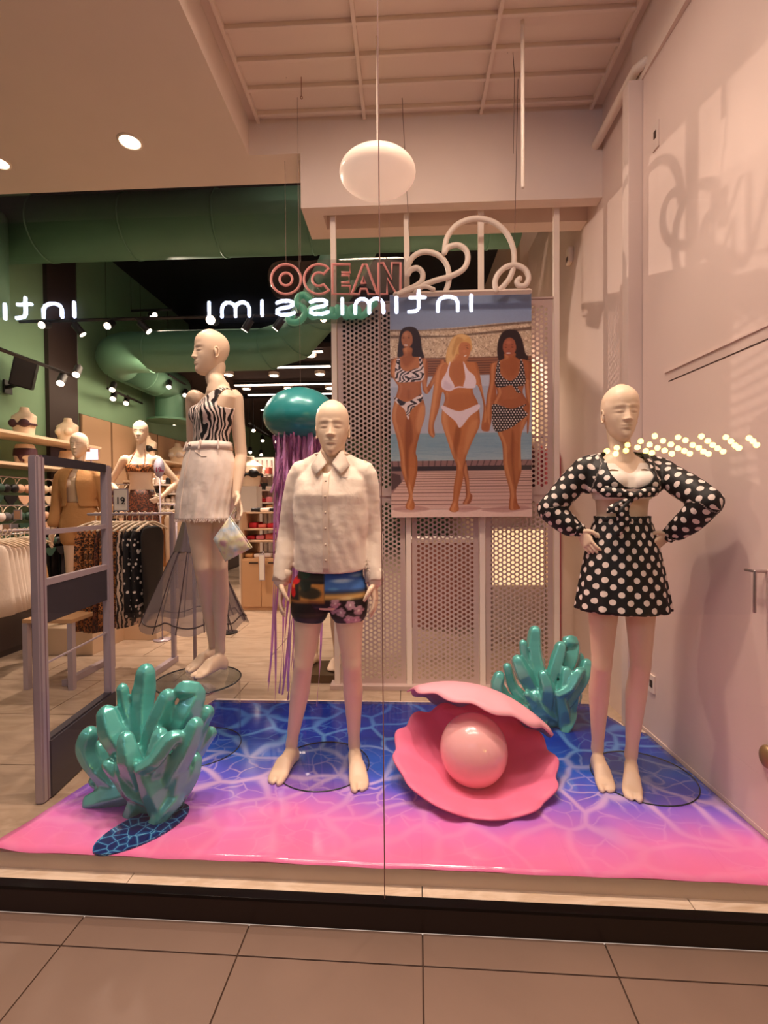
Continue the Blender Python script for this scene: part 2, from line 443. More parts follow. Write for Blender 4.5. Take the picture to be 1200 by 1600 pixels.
# pipe with elbow under the recess ceiling
pz = P(925, 228, 3.53); pe = Pz(1013, 96, pz.z)
px_ = (pz.x + pe.x) / 2 - .01
bm = BM(); tube(bm, [(px_, 3.55, pz.z), (px_, 3.1, pz.z), (px_, pe.y + .05, pz.z), (px_ + .03, pe.y, pz.z), (px_ + .10, pe.y - .005, pz.z), (px_ + .30, pe.y - .005, pz.z)], .028, 16, caps=None)
tp = thing('ceiling_pipe', 'white round pipe with an elbow running under the ceiling at the right wall', 'pipe', (px_, 3.1, pz.z - .03))
link('pipe_run', bm, M['white'], tp, True)
bm = BM(); tube(bm, [(px_ + .11, pe.y - .005, pz.z), (px_ + .15, pe.y - .005, pz.z)], .036, 16); link('pipe_collar', bm, M['ceiling'], tp, True)
struct('baseboard_right', wallbox(BM(), .0, 1.1, ZP + .001, ZP + .02, 0, .006), M['rwall'])

# ------------------------------------------------------------------ glass front (two panes, open joint)
YGL = 1.70
GP0 = Vector((-.1, YGL, 0)); GN = (MSK.to_3x3() @ Vector((0, -1, 0))).normalized(); GP0 = MSK @ GP0
def mirror(v): v = Vector(v); return v - GN * (2 * (v - GP0).dot(GN))
xj = P(596, 800, YGL).x
for nm, a, b in (('window_1', -8, xj - .0025), ('window_2', xj + .0025, 1.72)):
    g = BM(); v = [g.verts.new(MSK @ Vector(c)) for c in ((a, YGL, .0946), (b, YGL, .0946), (b, YGL, 4.2), (a, YGL, 4.2))]; g.faces.new(v)
    struct(nm, g, M['glass'])
struct('trim_7', askew(box(BM(), xj - .0017, xj + .0017, YGL - .004, YGL + .004, .0946, 4.2)), mat('glass_joint', (150, 108, 96), .4))
struct('ceiling', box(BM(), -8, 6.5, -5.2, 1.15, 5.4, 5.5), mat('mall_ceiling_paint', (120, 92, 78), .9))

# ------------------------------------------------------------------ shop shell
XW = -4.2
bm = BM(); box(bm, XW - .3, XW, 1.9, 16, 0, 5.2); struct('wall_left', bm, M['green'])
struct('wall_back', box(BM(), -4.5, 1.6, 15.6, 15.9, 0, 5.2), M['green'])
struct('ceiling', box(BM(), -4.6, 1.75, 3.87, 16, 5.0, 5.1), M['dark'])
struct('wall_front', box(BM(), -4.6, XL, 3.86, 3.90, ZM + .3, 5.1), M['dark'])
# dark bulkhead between the void and the sales area, seen under the big duct
struct('ceiling', box(BM(), -4.6, 1.45, 9.4, 15.6, 3.55, 3.65), mat('dark_brown_ceiling', (52, 38, 36), .8))
struct('wall_back', box(BM(), -4.6, 1.45, 9.35, 9.4, 3.55, 5.0), M['dark'])
struct('ceiling', box(BM(), -4.0, .05, 6.6, 9.35, 3.62, 3.68), mat('dark_brown_ceiling'))
# shop partition behind the screen (right part) 
struct('wall_right', box(BM(), 1.3, 1.6, 5.6, 15.6, 0, 5.0), mat('beige_wall', (214, 184, 160), .8, vary=.03))
# black pillar cladding strip at far left
struct('trim_9', box(BM(), XW, XW + .05, 5.52, 6.02, ZS, 4.6), mat('dark_brown_pillar', (58, 44, 42), .6))
# wooden wall panels
wp = struct('trim_10', box(BM(), XW, XW + .01, 6.1, 15.0, .9, 2.68), mat('panel_gap', (90, 70, 55), .8))
yy = 6.12
while yy < 14.8:
    link('wall_panel', box(BM(), XW + .01, XW + .035, yy, yy + .60, .9, 2.67, .004), M['panelwood'], wp); yy += .64

# ------------------------------------------------------------------ ducts
def duct(name, pts, r, label, bands, seg=32):
    t = thing(name, label, 'duct', pts[0])
    bm = BM(); tube(bm, pts, r, seg, caps='flat'); link('duct_shell', bm, M['duct'], t, True)
    for a, b in bands:
        bm = BM(); a = Vector(a); b = Vector(b); tube(bm, [a, a + (b - a).normalized() * .02], r * 1.025, seg, caps='flat'); link('joint_band', bm, M['duct'], t, True)
    return t
q = 4.78
duct('ceiling_duct', [(-4.2, q, 4.26), (-2, q, 4.26), (1.1, q, 4.26)], .295, 'large round green duct crossing right under the black ceiling', [((x, q, 4.26), (9, q, 4.26)) for x in (-3.6, -2.7, -1.8, -.9, 0, .8)])
def arc(c, r, a0, a1, u, v, n=8):
    c, u, v = Vector(c), Vector(u), Vector(v); return [c + u * (r * math.cos(a0 + (a1 - a0) * k / n)) + v * (r * math.sin(a0 + (a1 - a0) * k / n)) for k in range(n + 1)]
pts = [Vector((-3.82, 8.0, 3.42)), Vector((-3.82, 6.45, 3.42))] + arc((-3.4, 6.45, 3.42), .42, PI, 1.5 * PI, (1, 0, 0), (0, 1, 0), 6) + [Vector((-1.75, 6.03, 3.42)), Vector((-1.35, 5.95, 3.5)), Vector((-1.05, 5.75, 3.72)), Vector((-.8, 5.45, 3.95)), Vector((-.55, 5.1, 4.15)), Vector((-.4, 4.8, 4.26))]
t = duct('ceiling_duct', pts, .25, 'green duct with segmented bends lower down, below the big one', [((-3.82, 6.9, 3.42), (-3.82, 9, 3.42)), ((-3.82, 7.3, 3.42), (-3.82, 9, 3.42)), ((-3.2, 6.03, 3.42), (9, 6.03, 3.42)), ((-2.4, 6.03, 3.42), (9, 6.03, 3.42)), ((-1.72, 6.03, 3.42), (-1.35, 5.95, 3.5)), ((-1.35, 5.95, 3.5), (-1.05, 5.75, 3.72)), ((-1.05, 5.75, 3.72), (-.8, 5.45, 3.95)), ((-.8, 5.45, 3.95), (-.55, 5.1, 4.15))])
bm = BM(); cyl(bm, (-3.82, 7.75, 2.86), .21, .5); cyl(bm, (-3.82, 7.75, 2.84), .34, .03); link('duct_outlet', bm, M['duct'], t, 'auto')
bm = BM(); tube(bm, [(-4.05, 4.3, 3.35), (-4.05, 4.3, 4.2)], .36, 24, caps='flat'); struct('trim_11', bm, M['duct'], True)
# ================================================================== PERFORATED SCREEN
YS = 3.665
posts_x = [P(x, 600, YS).x for x in (523, 636, 752, 869)]
pw = (posts_x[3] - posts_x[0]) / 3
posts_x = [posts_x[0] + pw * i for i in range(4)]
def perf(w_, h_, pitch, r):
    """frame edge + staggered octagonal holes, 2 mm thick; local origin lower left"""
    bm = BM(); dx = pitch * .866; bo = .028
    nc = int((w_ - 2 * bo) / dx); nr = int((h_ - 2 * bo) / pitch)
    mx = (w_ - nc * dx) / 2; mz = (h_ - (nr + .0) * pitch) / 2
    T = .003
    def quad(a, b, c, d, y): bm.faces.new([bm.verts.new((p[0], y, p[1])) for p in (a, b, c, d)])
    for y in (0, T):
        quad((0, 0), (mx, 0), (mx, h_), (0, h_), y); quad((w_ - mx, 0), (w_, 0), (w_, h_), (w_ - mx, h_), y)
    for i in range(nc):
        x0 = mx + i * dx; o = pitch / 2 if i % 2 else 0; n_ = nr - (1 if i % 2 else 0)
        z0 = mz + o; z1 = z0 + n_ * pitch
        for y in (0, T):
            quad((x0, 0), (x0 + dx, 0), (x0 + dx, z0), (x0, z0), y); quad((x0, z1), (x0 + dx, z1), (x0 + dx, h_), (x0, h_), y)
        for j in range(n_):
            zc = z0 + (j + .5) * pitch; xc = x0 + dx / 2
            outer = [(xc + dx / 2 * a, zc + pitch / 2 * b) for a, b in ((1, 0), (1, 1), (0, 1), (-1, 1), (-1, 0), (-1, -1), (0, -1), (1, -1))]
            inner = [(xc + r * math.cos(k * PI / 4), zc + r * math.sin(k * PI / 4)) for k in range(8)]
            for y in (0, T):
                vo = [bm.verts.new((p[0], y, p[1])) for p in outer]; vi = [bm.verts.new((p[0], y, p[1])) for p in inner]
                for k in range(8): bm.faces.new((vo[k], vo[(k + 1) % 8], vi[(k + 1) % 8], vi[k]))
                if y == 0: va = vi
            for k in range(8): bm.faces.new((va[k], va[(k + 1) % 8], vi[(k + 1) % 8], vi[k]))
    me = bpy.data.meshes.new('perforated_panel'); bm.to_mesh(me); bm.free(); me.materials.append(M['perf']); return me
z_split = P(845, 774, YS).z; z_top = P(845, 466, YS).z; z_bot = P(700, 1072, YS).z
hp = (z_top - z_bot) / 2
pm = perf(pw - .05, hp - .012, .0355, .0125)
scr = thing('perforated_screen', 'tall screen of white perforated metal panels behind the poster', 'screen', (posts_x[0], YS, ZS))
for i in range(3):
    for j in range(2):
        o = bpy.data.objects.new('perforated_panel', pm); COL.objects.link(o); o.parent = scr
        o.location = Vector((posts_x[i] + .025, YS - .0015, z_bot + j * hp + .006)) - scr.location
for i, x in enumerate(posts_x):
    bm = BM(); box(bm, x - .02, x + .02, YS - .02, YS + .02, ZS, ZB + .11, .003); link('post', bm, M['white'], scr)
for z in (z_bot, z_bot + hp, z_top):
    for i in range(3):
        bm = BM(); box(bm, posts_x[i] + .02, posts_x[i + 1] - .02, YS - .01, YS + .012, z - .006, z + .006); link('rail', bm, M['perf'], scr)
bm = BM(); box(bm, posts_x[0] - .05, posts_x[3] + .05, YS - .06, YS + .06, ZS, ZS + .035, .004); link('foot_rail', bm, M['perf'], scr)

# ================================================================== PLATFORM AND PRINTED MAT
yf = 1.762
fx0 = P(-30, 1331, yf).x
poly = [(fx0, yfr(fx0, yf)), (1.43, yfr(1.43, yf)), (1.378, 2.895), (1.292, 2.905), (1.292, 2.983), (1.25, 3.08), (1.20, 3.25), (-1.312, 3.284), (-1.625, 1.871)]
plat = tag(link('display_platform', prism(BM(), poly, ZS, ZP - .001), mat('white_foam_board', (222, 196, 176), .6, vary=.04)), 'low white display platform standing on the marble sill inside the window', 'platform')
m_mat = mat('printed_water_vinyl', (200, 90, 160), .10, spec=.5)
N_, L_, b_ = nodes(m_mat)
g = N_.new('ShaderNodeNewGeometry'); sp = N_.new('ShaderNodeSeparateXYZ'); L_.new(g.outputs['Position'], sp.inputs[0])
nz = N_.new('ShaderNodeTexNoise'); nz.inputs['Scale'].default_value = 2.1; nz.inputs['Detail'].default_value = 3; L_.new(g.outputs['Position'], nz.inputs['Vector'])
t_ = mth(N_, L_, 'MULTIPLY_ADD', sp.outputs['Y'], 1 / 1.5, -1.80 / 1.5)
tx = mth(N_, L_, 'MULTIPLY_ADD', sp.outputs['X'], .03, 0.)
t_ = mth(N_, L_, 'ADD', t_, tx)
t_ = mth(N_, L_, 'ADD', t_, mth(N_, L_, 'MULTIPLY_ADD', nz.outputs['Fac'], .32, -.16))
base_c = ramp(N_, L_, t_, [(0, (240, 122, 174)), (.11, (228, 122, 194)), (.22, (164, 108, 216)), (.33, (96, 92, 220)), (.45, (26, 98, 216)), (.62, (8, 50, 160)), (1, (8, 30, 108))])
def caustic(scale, wdt, dist, seed):
    n1 = N_.new('ShaderNodeTexNoise'); n1.inputs['Scale'].default_value = scale * .5; n1.inputs['Detail'].default_value = 2
    L_.new(g.outputs['Position'], n1.inputs['Vector'])
    mp = N_.new('ShaderNodeMapping'); mp.inputs['Location'].default_value = (seed, seed * 2, 0); mp.inputs['Scale'].default_value = (1.0, 1.25, 0); L_.new(g.outputs['Position'], mp.inputs[0])
    va = N_.new('ShaderNodeVectorMath'); va.operation = 'MULTIPLY_ADD'; va.inputs[1].default_value = (dist,) * 3; L_.new(n1.outputs['Color'], va.inputs[0]); L_.new(mp.outputs[0], va.inputs[2])
    v = N_.new('ShaderNodeTexVoronoi'); v.voronoi_dimensions = '2D'; v.feature = 'DISTANCE_TO_EDGE'; v.inputs['Scale'].default_value = scale; v.inputs['Randomness'].default_value = 1; L_.new(va.outputs[0], v.inputs['Vector'])
    mr = N_.new('ShaderNodeMapRange'); mr.interpolation_type = 'SMOOTHERSTEP'; mr.inputs[1].default_value = wdt; mr.inputs[2].default_value = 0.; L_.new(v.outputs['Distance'], mr.inputs[0])
    return mth(N_, L_, 'POWER', mr.outputs[0], 2.2)
c1 = caustic(3.6, .17, .55, 1.3); c2 = caustic(8.0, .13, .30, 4.1)
n3 = N_.new('ShaderNodeTexNoise'); n3.inputs['Scale'].default_value = 3.; L_.new(g.outputs['Position'], n3.inputs['Vector'])
msk = ramp(N_, L_, n3.outputs['Fac'], [(.38, (20, 20, 20)), (.62, (255, 255, 255))])
cc = mth(N_, L_, 'MAXIMUM', mth(N_, L_, 'MULTIPLY', c1, .60), mth(N_, L_, 'MULTIPLY', mth(N_, L_, 'MULTIPLY', c2, msk), .5))
line_c = ramp(N_, L_, t_, [(0, (252, 172, 206)), (.35, (240, 206, 238)), (.6, (120, 186, 245)), (1, (40, 100, 190))])
cc = mth(N_, L_, 'MULTIPLY', cc, ramp(N_, L_, t_, [(0, (140, 140, 140)), (.15, (165, 165, 165)), (.3, (255, 255, 255)), (.6, (235, 235, 235)), (1, (190, 190, 190))]))
mx = N_.new('ShaderNodeMix'); mx.data_type = 'RGBA'; L_.new(cc, mx.inputs[0]); L_.new(base_c, mx.inputs[6]); L_.new(line_c, mx.inputs[7])
L_.new(mx.outputs[2], b_.inputs['Base Color'])
# mat sheet: subdivided outline strip with slightly rippled front edge
bm = BM(); nx, ny = 90, 30
def matpt(u, v):
    yb0 = 3.335; y = yf - .004 + v * (3.25 - yf + .004)
    xl = np.interp(y, [yf, 1.871, 3.284], [fx0, -1.625, -1.312]); xr = np.interp(y, [yf, 2.88, 2.91, 2.98, 3.08, 3.25], [1.426, 1.374, 1.285, 1.28, 1.245, 1.195])
    x = xl + (xr - xl) * u; y = y - .0227 * (x + .1) * (1 - v)
    z = ZP + .0025; e = max(0, 1 - v * 9)
    z += e * (.002 + .002 * math.sin(x * 9) + .0015 * math.sin(x * 23 + 1)) + (.018 * math.exp(-((x - fx0) / .10) ** 2) * e)
    return (x, y, z)
V = [[bm.verts.new(matpt(i / nx, j / ny)) for i in range(nx + 1)] for j in range(ny + 1)]
for j in range(ny):
    for i in range(nx): bm.faces.new((V[j][i], V[j][i + 1], V[j + 1][i + 1], V[j + 1][i]))
o = link('printed_mat', bm, m_mat, None, True); solid(o, .0015)
tag(o, 'glossy mat printed with rippled water fading from pink at the front to deep blue', 'mat')

# ================================================================== CLAM WITH PEARL
def shell_mesh(rx, ry, depth, thick, nrib=11, wav=.035, lip=.84, rz=.034):
    """scallop valve, opening up, bottom at -depth, rim at z=0"""
    bm = BM(); NS = 176; NR = 16
    def pt(t, r, o):
        a = 2 * PI * t
        rib = (.5 + .5 * math.cos(a * nrib + .6)) ** .8
        k = 1 + wav * (rib - .5) * r * 1.5
        s = min(1, r / lip); z = -depth * (1 - s ** 2.1) * .86 - depth * .14 * (1 - r) / (1 - lip + 1e-6) * (r > lip) - depth * .14 * (r <= lip) + (rib - .5) * rz * r ** 3
        rr = r * k
        x, y = rx * rr * math.cos(a), ry * rr * math.sin(a)
        if o:
            n = Vector((x / rx ** 2 * .4, y / ry ** 2 * .4, -1 / max(depth, .05) * .12)).normalized(); return Vector((x, y, z)) + n * thick * (1 - .35 * r)
        return Vector((x, y, z))
    for side in (0, 1):
        c = bm.verts.new(pt(0, 0, side)); pr = None
        for j in range(1, NR + 1):
            cur = [bm.verts.new(pt(i / NS, j / NR, side)) for i in range(NS)]
            for i in range(NS):
                k = (i + 1) % NS
                if pr is None: bm.faces.new((c, cur[i], cur[k]))
                else: bm.faces.new((pr[i], cur[i], cur[k], pr[k]))
            pr = cur
        if side == 0: r0 = pr
        else:
            for i in range(NS): bm.faces.new((r0[i], r0[(i + 1) % NS], pr[(i + 1) % NS], pr[i]))
    return bm
m_clam = mat('matte_pink_paint', (246, 122, 162), .5, spec=.4, sheen=.2)
cy = 2.36; cx = P(741, 1200, cy).x
clam = thing('giant_clam', 'open pink scallop clam ornament lying on the water print', 'ornament', (cx, cy, ZP))
bm = shell_mesh(.388, .36, .092, .012, 13, .034, rz=.022)
Mx = Matrix.Translation((cx, cy, ZP + .122)) @ Matrix.Rotation(R(15), 4, 'X') @ Matrix.Rotation(R(3), 4, 'Y')
bmesh.ops.transform(bm, matrix=Mx, verts=bm.verts)
link('lower_shell', bm, m_clam, clam, True)
bm = shell_mesh(.375, .34, .125, .010, 12, .022, .97, rz=.018)
lc = P(747, 1114, 2.53)
Mx = Matrix.Translation(lc) @ Matrix.Rotation(R(17.5), 4, 'Y') @ Matrix.Rotation(R(-24), 4, 'X') @ Matrix.Scale(-1, 4, (0, 0, 1))
bmesh.ops.transform(bm, matrix=Mx, verts=bm.verts)
link('upper_shell', bm, mat('pale_pink_paint', (252, 176, 190), .5, spec=.4), clam, True)
bm = BM(); tube(bm, [(cx - .12, cy + .31, .34), (cx + .12, cy + .31, .32)], .03, 12); link('hinge', bm, m_clam, clam, True)
pc = P(740, 1171, 2.32)
m_pearl = mat('pearl_lacquer', (252, 186, 186), .22, coat=.6, spec=.6)
bm = BM(); ell(bm, pc, (.160, .160, .166), 48)
tag(link('giant_pearl', bm, m_pearl, None, True), 'large glossy pale pink pearl resting in the open clam', 'ornament')

# ================================================================== CORAL
def cor(px, py, dy=0.): return P(px / 2.857, 960 + py / 2.857, 2.10 + dy)
fing = [  # path in crop px with depth offsets, radii in m
 ([(652, 262, .05), (648, 330, .05), (640, 420, .03), (650, 620, 0)], [.040, .047, .044, .06]),
 ([(548, 335, .02), (562, 420, .02), (620, 600, 0)], [.026, .028, .035]),
 ([(480, 452, -.02), (505, 530, -.03), (590, 660, -.02), (640, 760, 0)], [.042, .052, .045, .05]),
 ([(398, 540, .02), (385, 600, .02), (430, 690, .02), (560, 790, .02)], [.038, .040, .035, .045]),
 ([(745, 372, -.03), (715, 450, -.04), (670, 560, -.05), (660, 700, -.02)], [.036, .042, .036, .05]),
 ([(830, 335, .0), (880, 345, .02), (840, 430, 0), (790, 560, 0), (720, 720, 0)], [.042, .036, .055, .055, .06]),
 ([(920, 440, .03), (890, 490, .03), (830, 640, .03), (740, 760, .02)], [.034, .038, .05, .06]),
 ([(938, 530, .06), (880, 600, .06), (780, 740, .03)], [.028, .038, .05]),
 ([(412, 835, .0), (470, 815, .0), (560, 790, 0), (650, 770, 0)], [.038, .046, .05, .06]),
 ([(432, 745, .04), (500, 770, .03), (600, 760, .02)], [.032, .036, .05]),
 ([(582, 895, -.07), (610, 840, -.06), (650, 770, 0)], [.030, .034, .05]),
 ([(690, 935, -.12), (730, 880, -.11), (790, 800, -.06), (740, 720, -.02)], [.028, .034, .038, .05]),
 ([(482, 672, -.08), (530, 720, -.07), (600, 770, -.02)], [.024, .03, .04]),
 ([(565, 560, -.10), (580, 640, -.11), (620, 740, -.06)], [.034, .046, .05]),
 ([(628, 690, -.14), (690, 655, -.15), (760, 560, -.13), (790, 545, -.12)], [.026, .028, .032, .026]),
 ([(640, 700, -.13), (680, 780, -.11), (720, 860, -.08)], [.03, .045, .05]),
 ([(870, 650, -.02), (850, 720, -.03), (770, 820, -.02)], [.03, .035, .05]),
 ([(720, 850, .04), (660, 830, .03), (690, 700, .03)], [.07, .085, .085]),
 ([(560, 470, .14), (600, 600, .14), (660, 740, .08)], [.03, .036, .05]),
 ([(780, 440, .15), (760, 600, .14), (700, 740, .08)], [.03, .036, .05]),
 ([(715, 545, -.10), (700, 640, -.11), (680, 760, -.06)], [.034, .044, .05]),
 ([(870, 500, -.08), (830, 600, -.09), (760, 720, -.06)], [.036, .042, .05]),
 ([(455, 600, .08), (480, 680, .06), (580, 780, .02)], [.04, .046, .05]),
 ([(560, 690, -.06), (600, 760, -.06), (680, 800, -.04)], [.05, .06, .06]),
 ([(800, 700, -.06), (780, 780, -.05), (720, 820, -.03)], [.045, .05, .06]),
]
bm = BM()
for path, rr in fing: tube(bm, [cor(a, b, c) for a, b, c in path], [q * 1.16 for q in rr], 5, n=3)
bz = ZP + .008
tube(bm, [cor(690, 800), Vector((cor(690, 800).x + .0, 2.10, bz + .05))], [.09, .07], 16)
cme = remesh(bm, .006, 6, .6)
m_coral = mat('teal_pearl_lacquer', (80, 190, 178), .24, metal=.3, coat=.6, spec=.6)
N_, L_, b_ = nodes(m_coral)
lw = N_.new('ShaderNodeLayerWeight'); lw.inputs[0].default_value = .35
L_.new(ramp(N_, L_, lw.outputs['Facing'], [(0, (104, 200, 192)), (.5, (84, 182, 174)), (1, (200, 170, 190))]), b_.inputs['Base Color'])
bc = Pz(225, 1296, ZP)
cb = (cor(690, 900).x, 2.06)
coral = thing('coral_ornament', 'large glossy teal coral ornament at the left front of the mat', 'ornament', (cb[0], cb[1], ZP), 'teal coral ornaments')
cob = link('coral_body', cme, m_coral, coral, True)
zmin = min(v.co.z for v in cob.data.vertices)
m_blue = mat('printed_blue_oval', (14, 52, 128), .12); N_, L_, b_ = nodes(m_blue)
tc = N_.new('ShaderNodeTexCoord'); v = N_.new('ShaderNodeTexVoronoi'); v.feature = 'DISTANCE_TO_EDGE'; v.inputs['Scale'].default_value = 22; L_.new(tc.outputs['Object'], v.inputs['Vector'])
L_.new(ramp(N_, L_, v.outputs['Distance'], [(0, (110, 180, 210)), (.03, (20, 84, 150)), (.14, (8, 30, 92))]), b_.inputs['Base Color'])
bm = BM(); NS = 48
ang = R(52); ca, sa = math.cos(ang), math.sin(ang)
oc = bc
ov = [(oc.x + .19 * math.cos(t) * ca - .10 * math.sin(t) * sa, oc.y + .19 * math.cos(t) * sa + .10 * math.sin(t) * ca) for t in np.linspace(0, 2 * PI, NS, endpoint=False)]
prism(bm, ov, ZP + .004, ZP + .012); link('oval_base', bm, m_blue, coral)

tgt = Pz(866, 1146, ZP)
c2_ = dup(coral, (tgt.x - .0, 2.93, ZP), (0, 0, R(8)), .94, 'smaller looking teal coral ornament behind the clam, at the foot of the screen')
for ch in list(c2_.children):
    if ch.name.startswith('oval_base'): bpy.data.objects.remove(ch)
# ================================================================== MANNEQUIN BUILDER
def se(t, n=2.3):
    c, s = math.cos(t), math.sin(t); return math.copysign(abs(c) ** (2 / n), c), math.copysign(abs(s) ** (2 / n), s)
HZ = [0, .04, .10, .18, .28, .40, .50, .60, .72, .82, .90, .96, .99]
HW = [.014, .027, .039, .050, .060, .0685, .0755, .0775, .076, .069, .055, .036, .018]
HF = [.062, .080, .087, .089, .088, .086, .084, .087, .087, .079, .062, .040, .02]
HB = [.012, .016, .026, .044, .064, .084, .097, .104, .104, .094, .074, .046, .02]
def smf(q, xs, ys):
    return sum(float(np.interp(q + d, xs, ys)) * w for d, w in ((-.05, .1), (-.03, .2), (0, .4), (.03, .2), (.05, .1)))
def head_mesh(bm, c, yaw, pitch=0., s=1., H=.262, ears=True):
    """c = chin point on the head axis"""
    M3 = Matrix.Rotation(yaw, 3, 'Z') @ Matrix.Rotation(pitch, 3, 'X')
    rl = []; NS = 96; NZ = 88
    def G(x, z, cx, cz, sx, sz): return math.exp(-((x - cx) / sx) ** 2 - ((z - cz) / sz) ** 2)
    for j in range(NZ + 1):
        q = .5 - .5 * math.cos(PI * (.02 + .965 * j / NZ)); z = q * H
        (w, f, b) = (smf(q, HZ, HW), smf(q, HZ, HF), smf(q, HZ, HB)) if .06 < q < .93 else (float(np.interp(q, HZ, HW)), float(np.interp(q, HZ, HF)), float(np.interp(q, HZ, HB))); ring = []
        for i in range(NS):
            t = 2 * PI * i / NS; cx_, sy_ = se(t, 2.15)
            x = w * cx_; y = -f * sy_ if sy_ > 0 else -b * sy_
            if sy_ > 0:
                ax = abs(x); d = 0.
                # nose ridge widening to the tip
                zn = q
                if .33 < zn < .60:
                    k = (.60 - zn) / .27; d += (.004 + .020 * k ** 1.3) * math.exp(-(x / (.0068 + .0062 * k)) ** 2) * min(1, (zn - .33) / .022)
                d += .006 * G(ax, z, .013, .355 * H, .006, .006)          # nostril wings
                d += -.0050 * G(ax, z, .031, .522 * H, .018, .011)         # eye sockets
                d += .0070 * G(ax, z, .031, .505 * H, .0135, .0075)         # closed lid
                d += -.0042 * G(ax, z, .031, .474 * H, .016, .0030)        # lash line
                d += .0028 * G(ax, z, .030, .590 * H, .022, .009)          # brow
                d += .0055 * G(x, z, 0, .262 * H, .019, .0045) + .0060 * G(x, z, 0, .225 * H, .016, .005)   # lips
                d += -.0045 * G(x, z, 0, .245 * H, .020, .0018) - .004 * G(x, z, 0, .185 * H, .02, .006)
                d += .003 * G(ax, z, .046, .38 * H, .016, .02)
                d += .004 * G(x, z, 0, .09 * H, .018, .012)
                y -= d
            ring.append(Vector(c) + (M3 @ Vector((x, y, z))) * s)
        rl.append(ring)
    rings(bm, rl)
    if ears:
        for sgn in (-1, 1):
            ec = Vector((sgn * .0700, .006, .46 * H))
            pts = [Vector(c) + (M3 @ (ec + Vector((sgn * .006, .014 * math.cos(a), .028 * math.sin(a)))) ) * s for a in np.linspace(-1.9, 2.9, 12)]
            tube(bm, pts, [.004 * s] * 12, 6)
            ell(bm, Vector(c) + (M3 @ ec) * s, (.008 * s, .016 * s, .026 * s), 10)

def hand(bm, wr, d, n, side, s=1., curl=.35, spread=.0, curls=None):
    """wr wrist, d finger direction, n palm normal (fingers curl toward it), side = thumb side sign along d x n"""
    d = Vector(d).normalized(); n = Vector(n); n = (n - d * n.dot(d)).normalized(); t = d.cross(n) * side; wr = Vector(wr)
    L = .088 * s; rl = []
    for k, (a, hw, ht) in enumerate(((-.1, .024, .019), (.1, .027, .017), (.4, .036, .015), (.75, .039, .0135), (.98, .036, .011), (1.04, .030, .008))):
        c = wr + d * (a * L) + n * (.004 * math.sin(a * 3)); rl.append([c + t * (hw * s * se(x, 2.6)[0]) + n * (ht * s * se(x, 2.6)[1]) for x in np.linspace(0, 2 * PI, 20, endpoint=False)])
    rings(bm, rl)
    for i, (o, ln, r) in enumerate(((.0275, .072, .0084), (.0095, .082, .0088), (-.0090, .076, .0084), (-.0265, .060, .0074))):
        a0 = (1 - abs(i - 1.2) * .04) * L; p = wr + d * (a0 - .012 * s) + t * (o * s)
        fd = (d + t * (o * (1.5 + spread * 10))).normalized(); pts = [p]; ang = 0.; cu = (curls[i] if curls else curl)
        for seg, fr in enumerate((.16, .40, .26, .18)):
            if seg: ang += cu * (.5, 1.0, .8)[seg - 1]
            dd = fd * math.cos(ang) + n * math.sin(ang); p = p + dd * (ln * s * fr * 1.12); pts.append(p)
        tube(bm, pts, [r * s * .9, r * s, r * s * .97, r * s * .9, r * s * .72], 10, n=2)
    p = wr + d * (.02 * s) + t * (.022 * s)
    tube(bm, [p, p + (d * .55 + t * .75 + n * .25).normalized() * .034 * s, p + (d * .8 + t * .58 + n * .4).normalized() * .062 * s, p + (d * .9 + t * .42 + n * .5).normalized() * .084 * s], [.0135 * s, .0115 * s, .010 * s, .0078 * s], 10, n=2)

def foot(bm, ank, toe, zf, s=1., side=1, r_ank=.034):
    """ank = ankle joint, toe = tip of the toes on the ground; zf ground height. side: +1 big toe lies to the +x side of travel"""
    a = Vector(ank); t = Vector((toe[0], toe[1], zf)); h = Vector((a.x, a.y, zf)); d = (t - h); L = d.length; d.normalize(); q = Vector((-d.y, d.x, 0)) * -1 * side
    heel = h - d * .045 * s
    top = a.z - zf
    st = [(-.012, .022, .022, .028), (.06, .030, .032, .045), (.22, .034, .5 * top, .5 * top * .98), (.38, .036, .42 * top, .42 * top), (.55, .042, .03 * s + top * .12, .03 + top * .12), (.74, .048, .022, .022), (.86, .045, .016, .016)]
    F = L + .045 * s; rl = []
    for k, hw, zc, hh in st:
        c = heel + d * (k * F) + Vector((0, 0, zc)); rl.append([c + q * (hw * s * se(x, 2.4)[0]) + Vector((0, 0, hh * se(x, 2.4)[1])) for x in np.linspace(0, 2 * PI, 20, endpoint=False)])
    rings(bm, rl)
    # big toe and the joined small toes with a cleft
    b0 = heel + d * (.80 * F)
    tube(bm, [b0 + q * .026 * s + Vector((0, 0, .017)), b0 + d * (.13 * F) + q * .029 * s + Vector((0, 0, .014)), b0 + d * (.165 * F) + q * .027 * s + Vector((0, 0, .013))], [.019 * s, .017 * s, .013 * s], 12)
    for o, ln in ((-.006, .15), (-.016, .13), (-.027, .105)):
        tube(bm, [b0 + q * o * s + Vector((0, 0, .015)), b0 + d * (ln * F * .7) + q * o * s + Vector((0, 0, .013)), b0 + d * (ln * F) + q * o * s + Vector((0, 0, .011))], [.015 * s, .014 * s, .011 * s], 10)

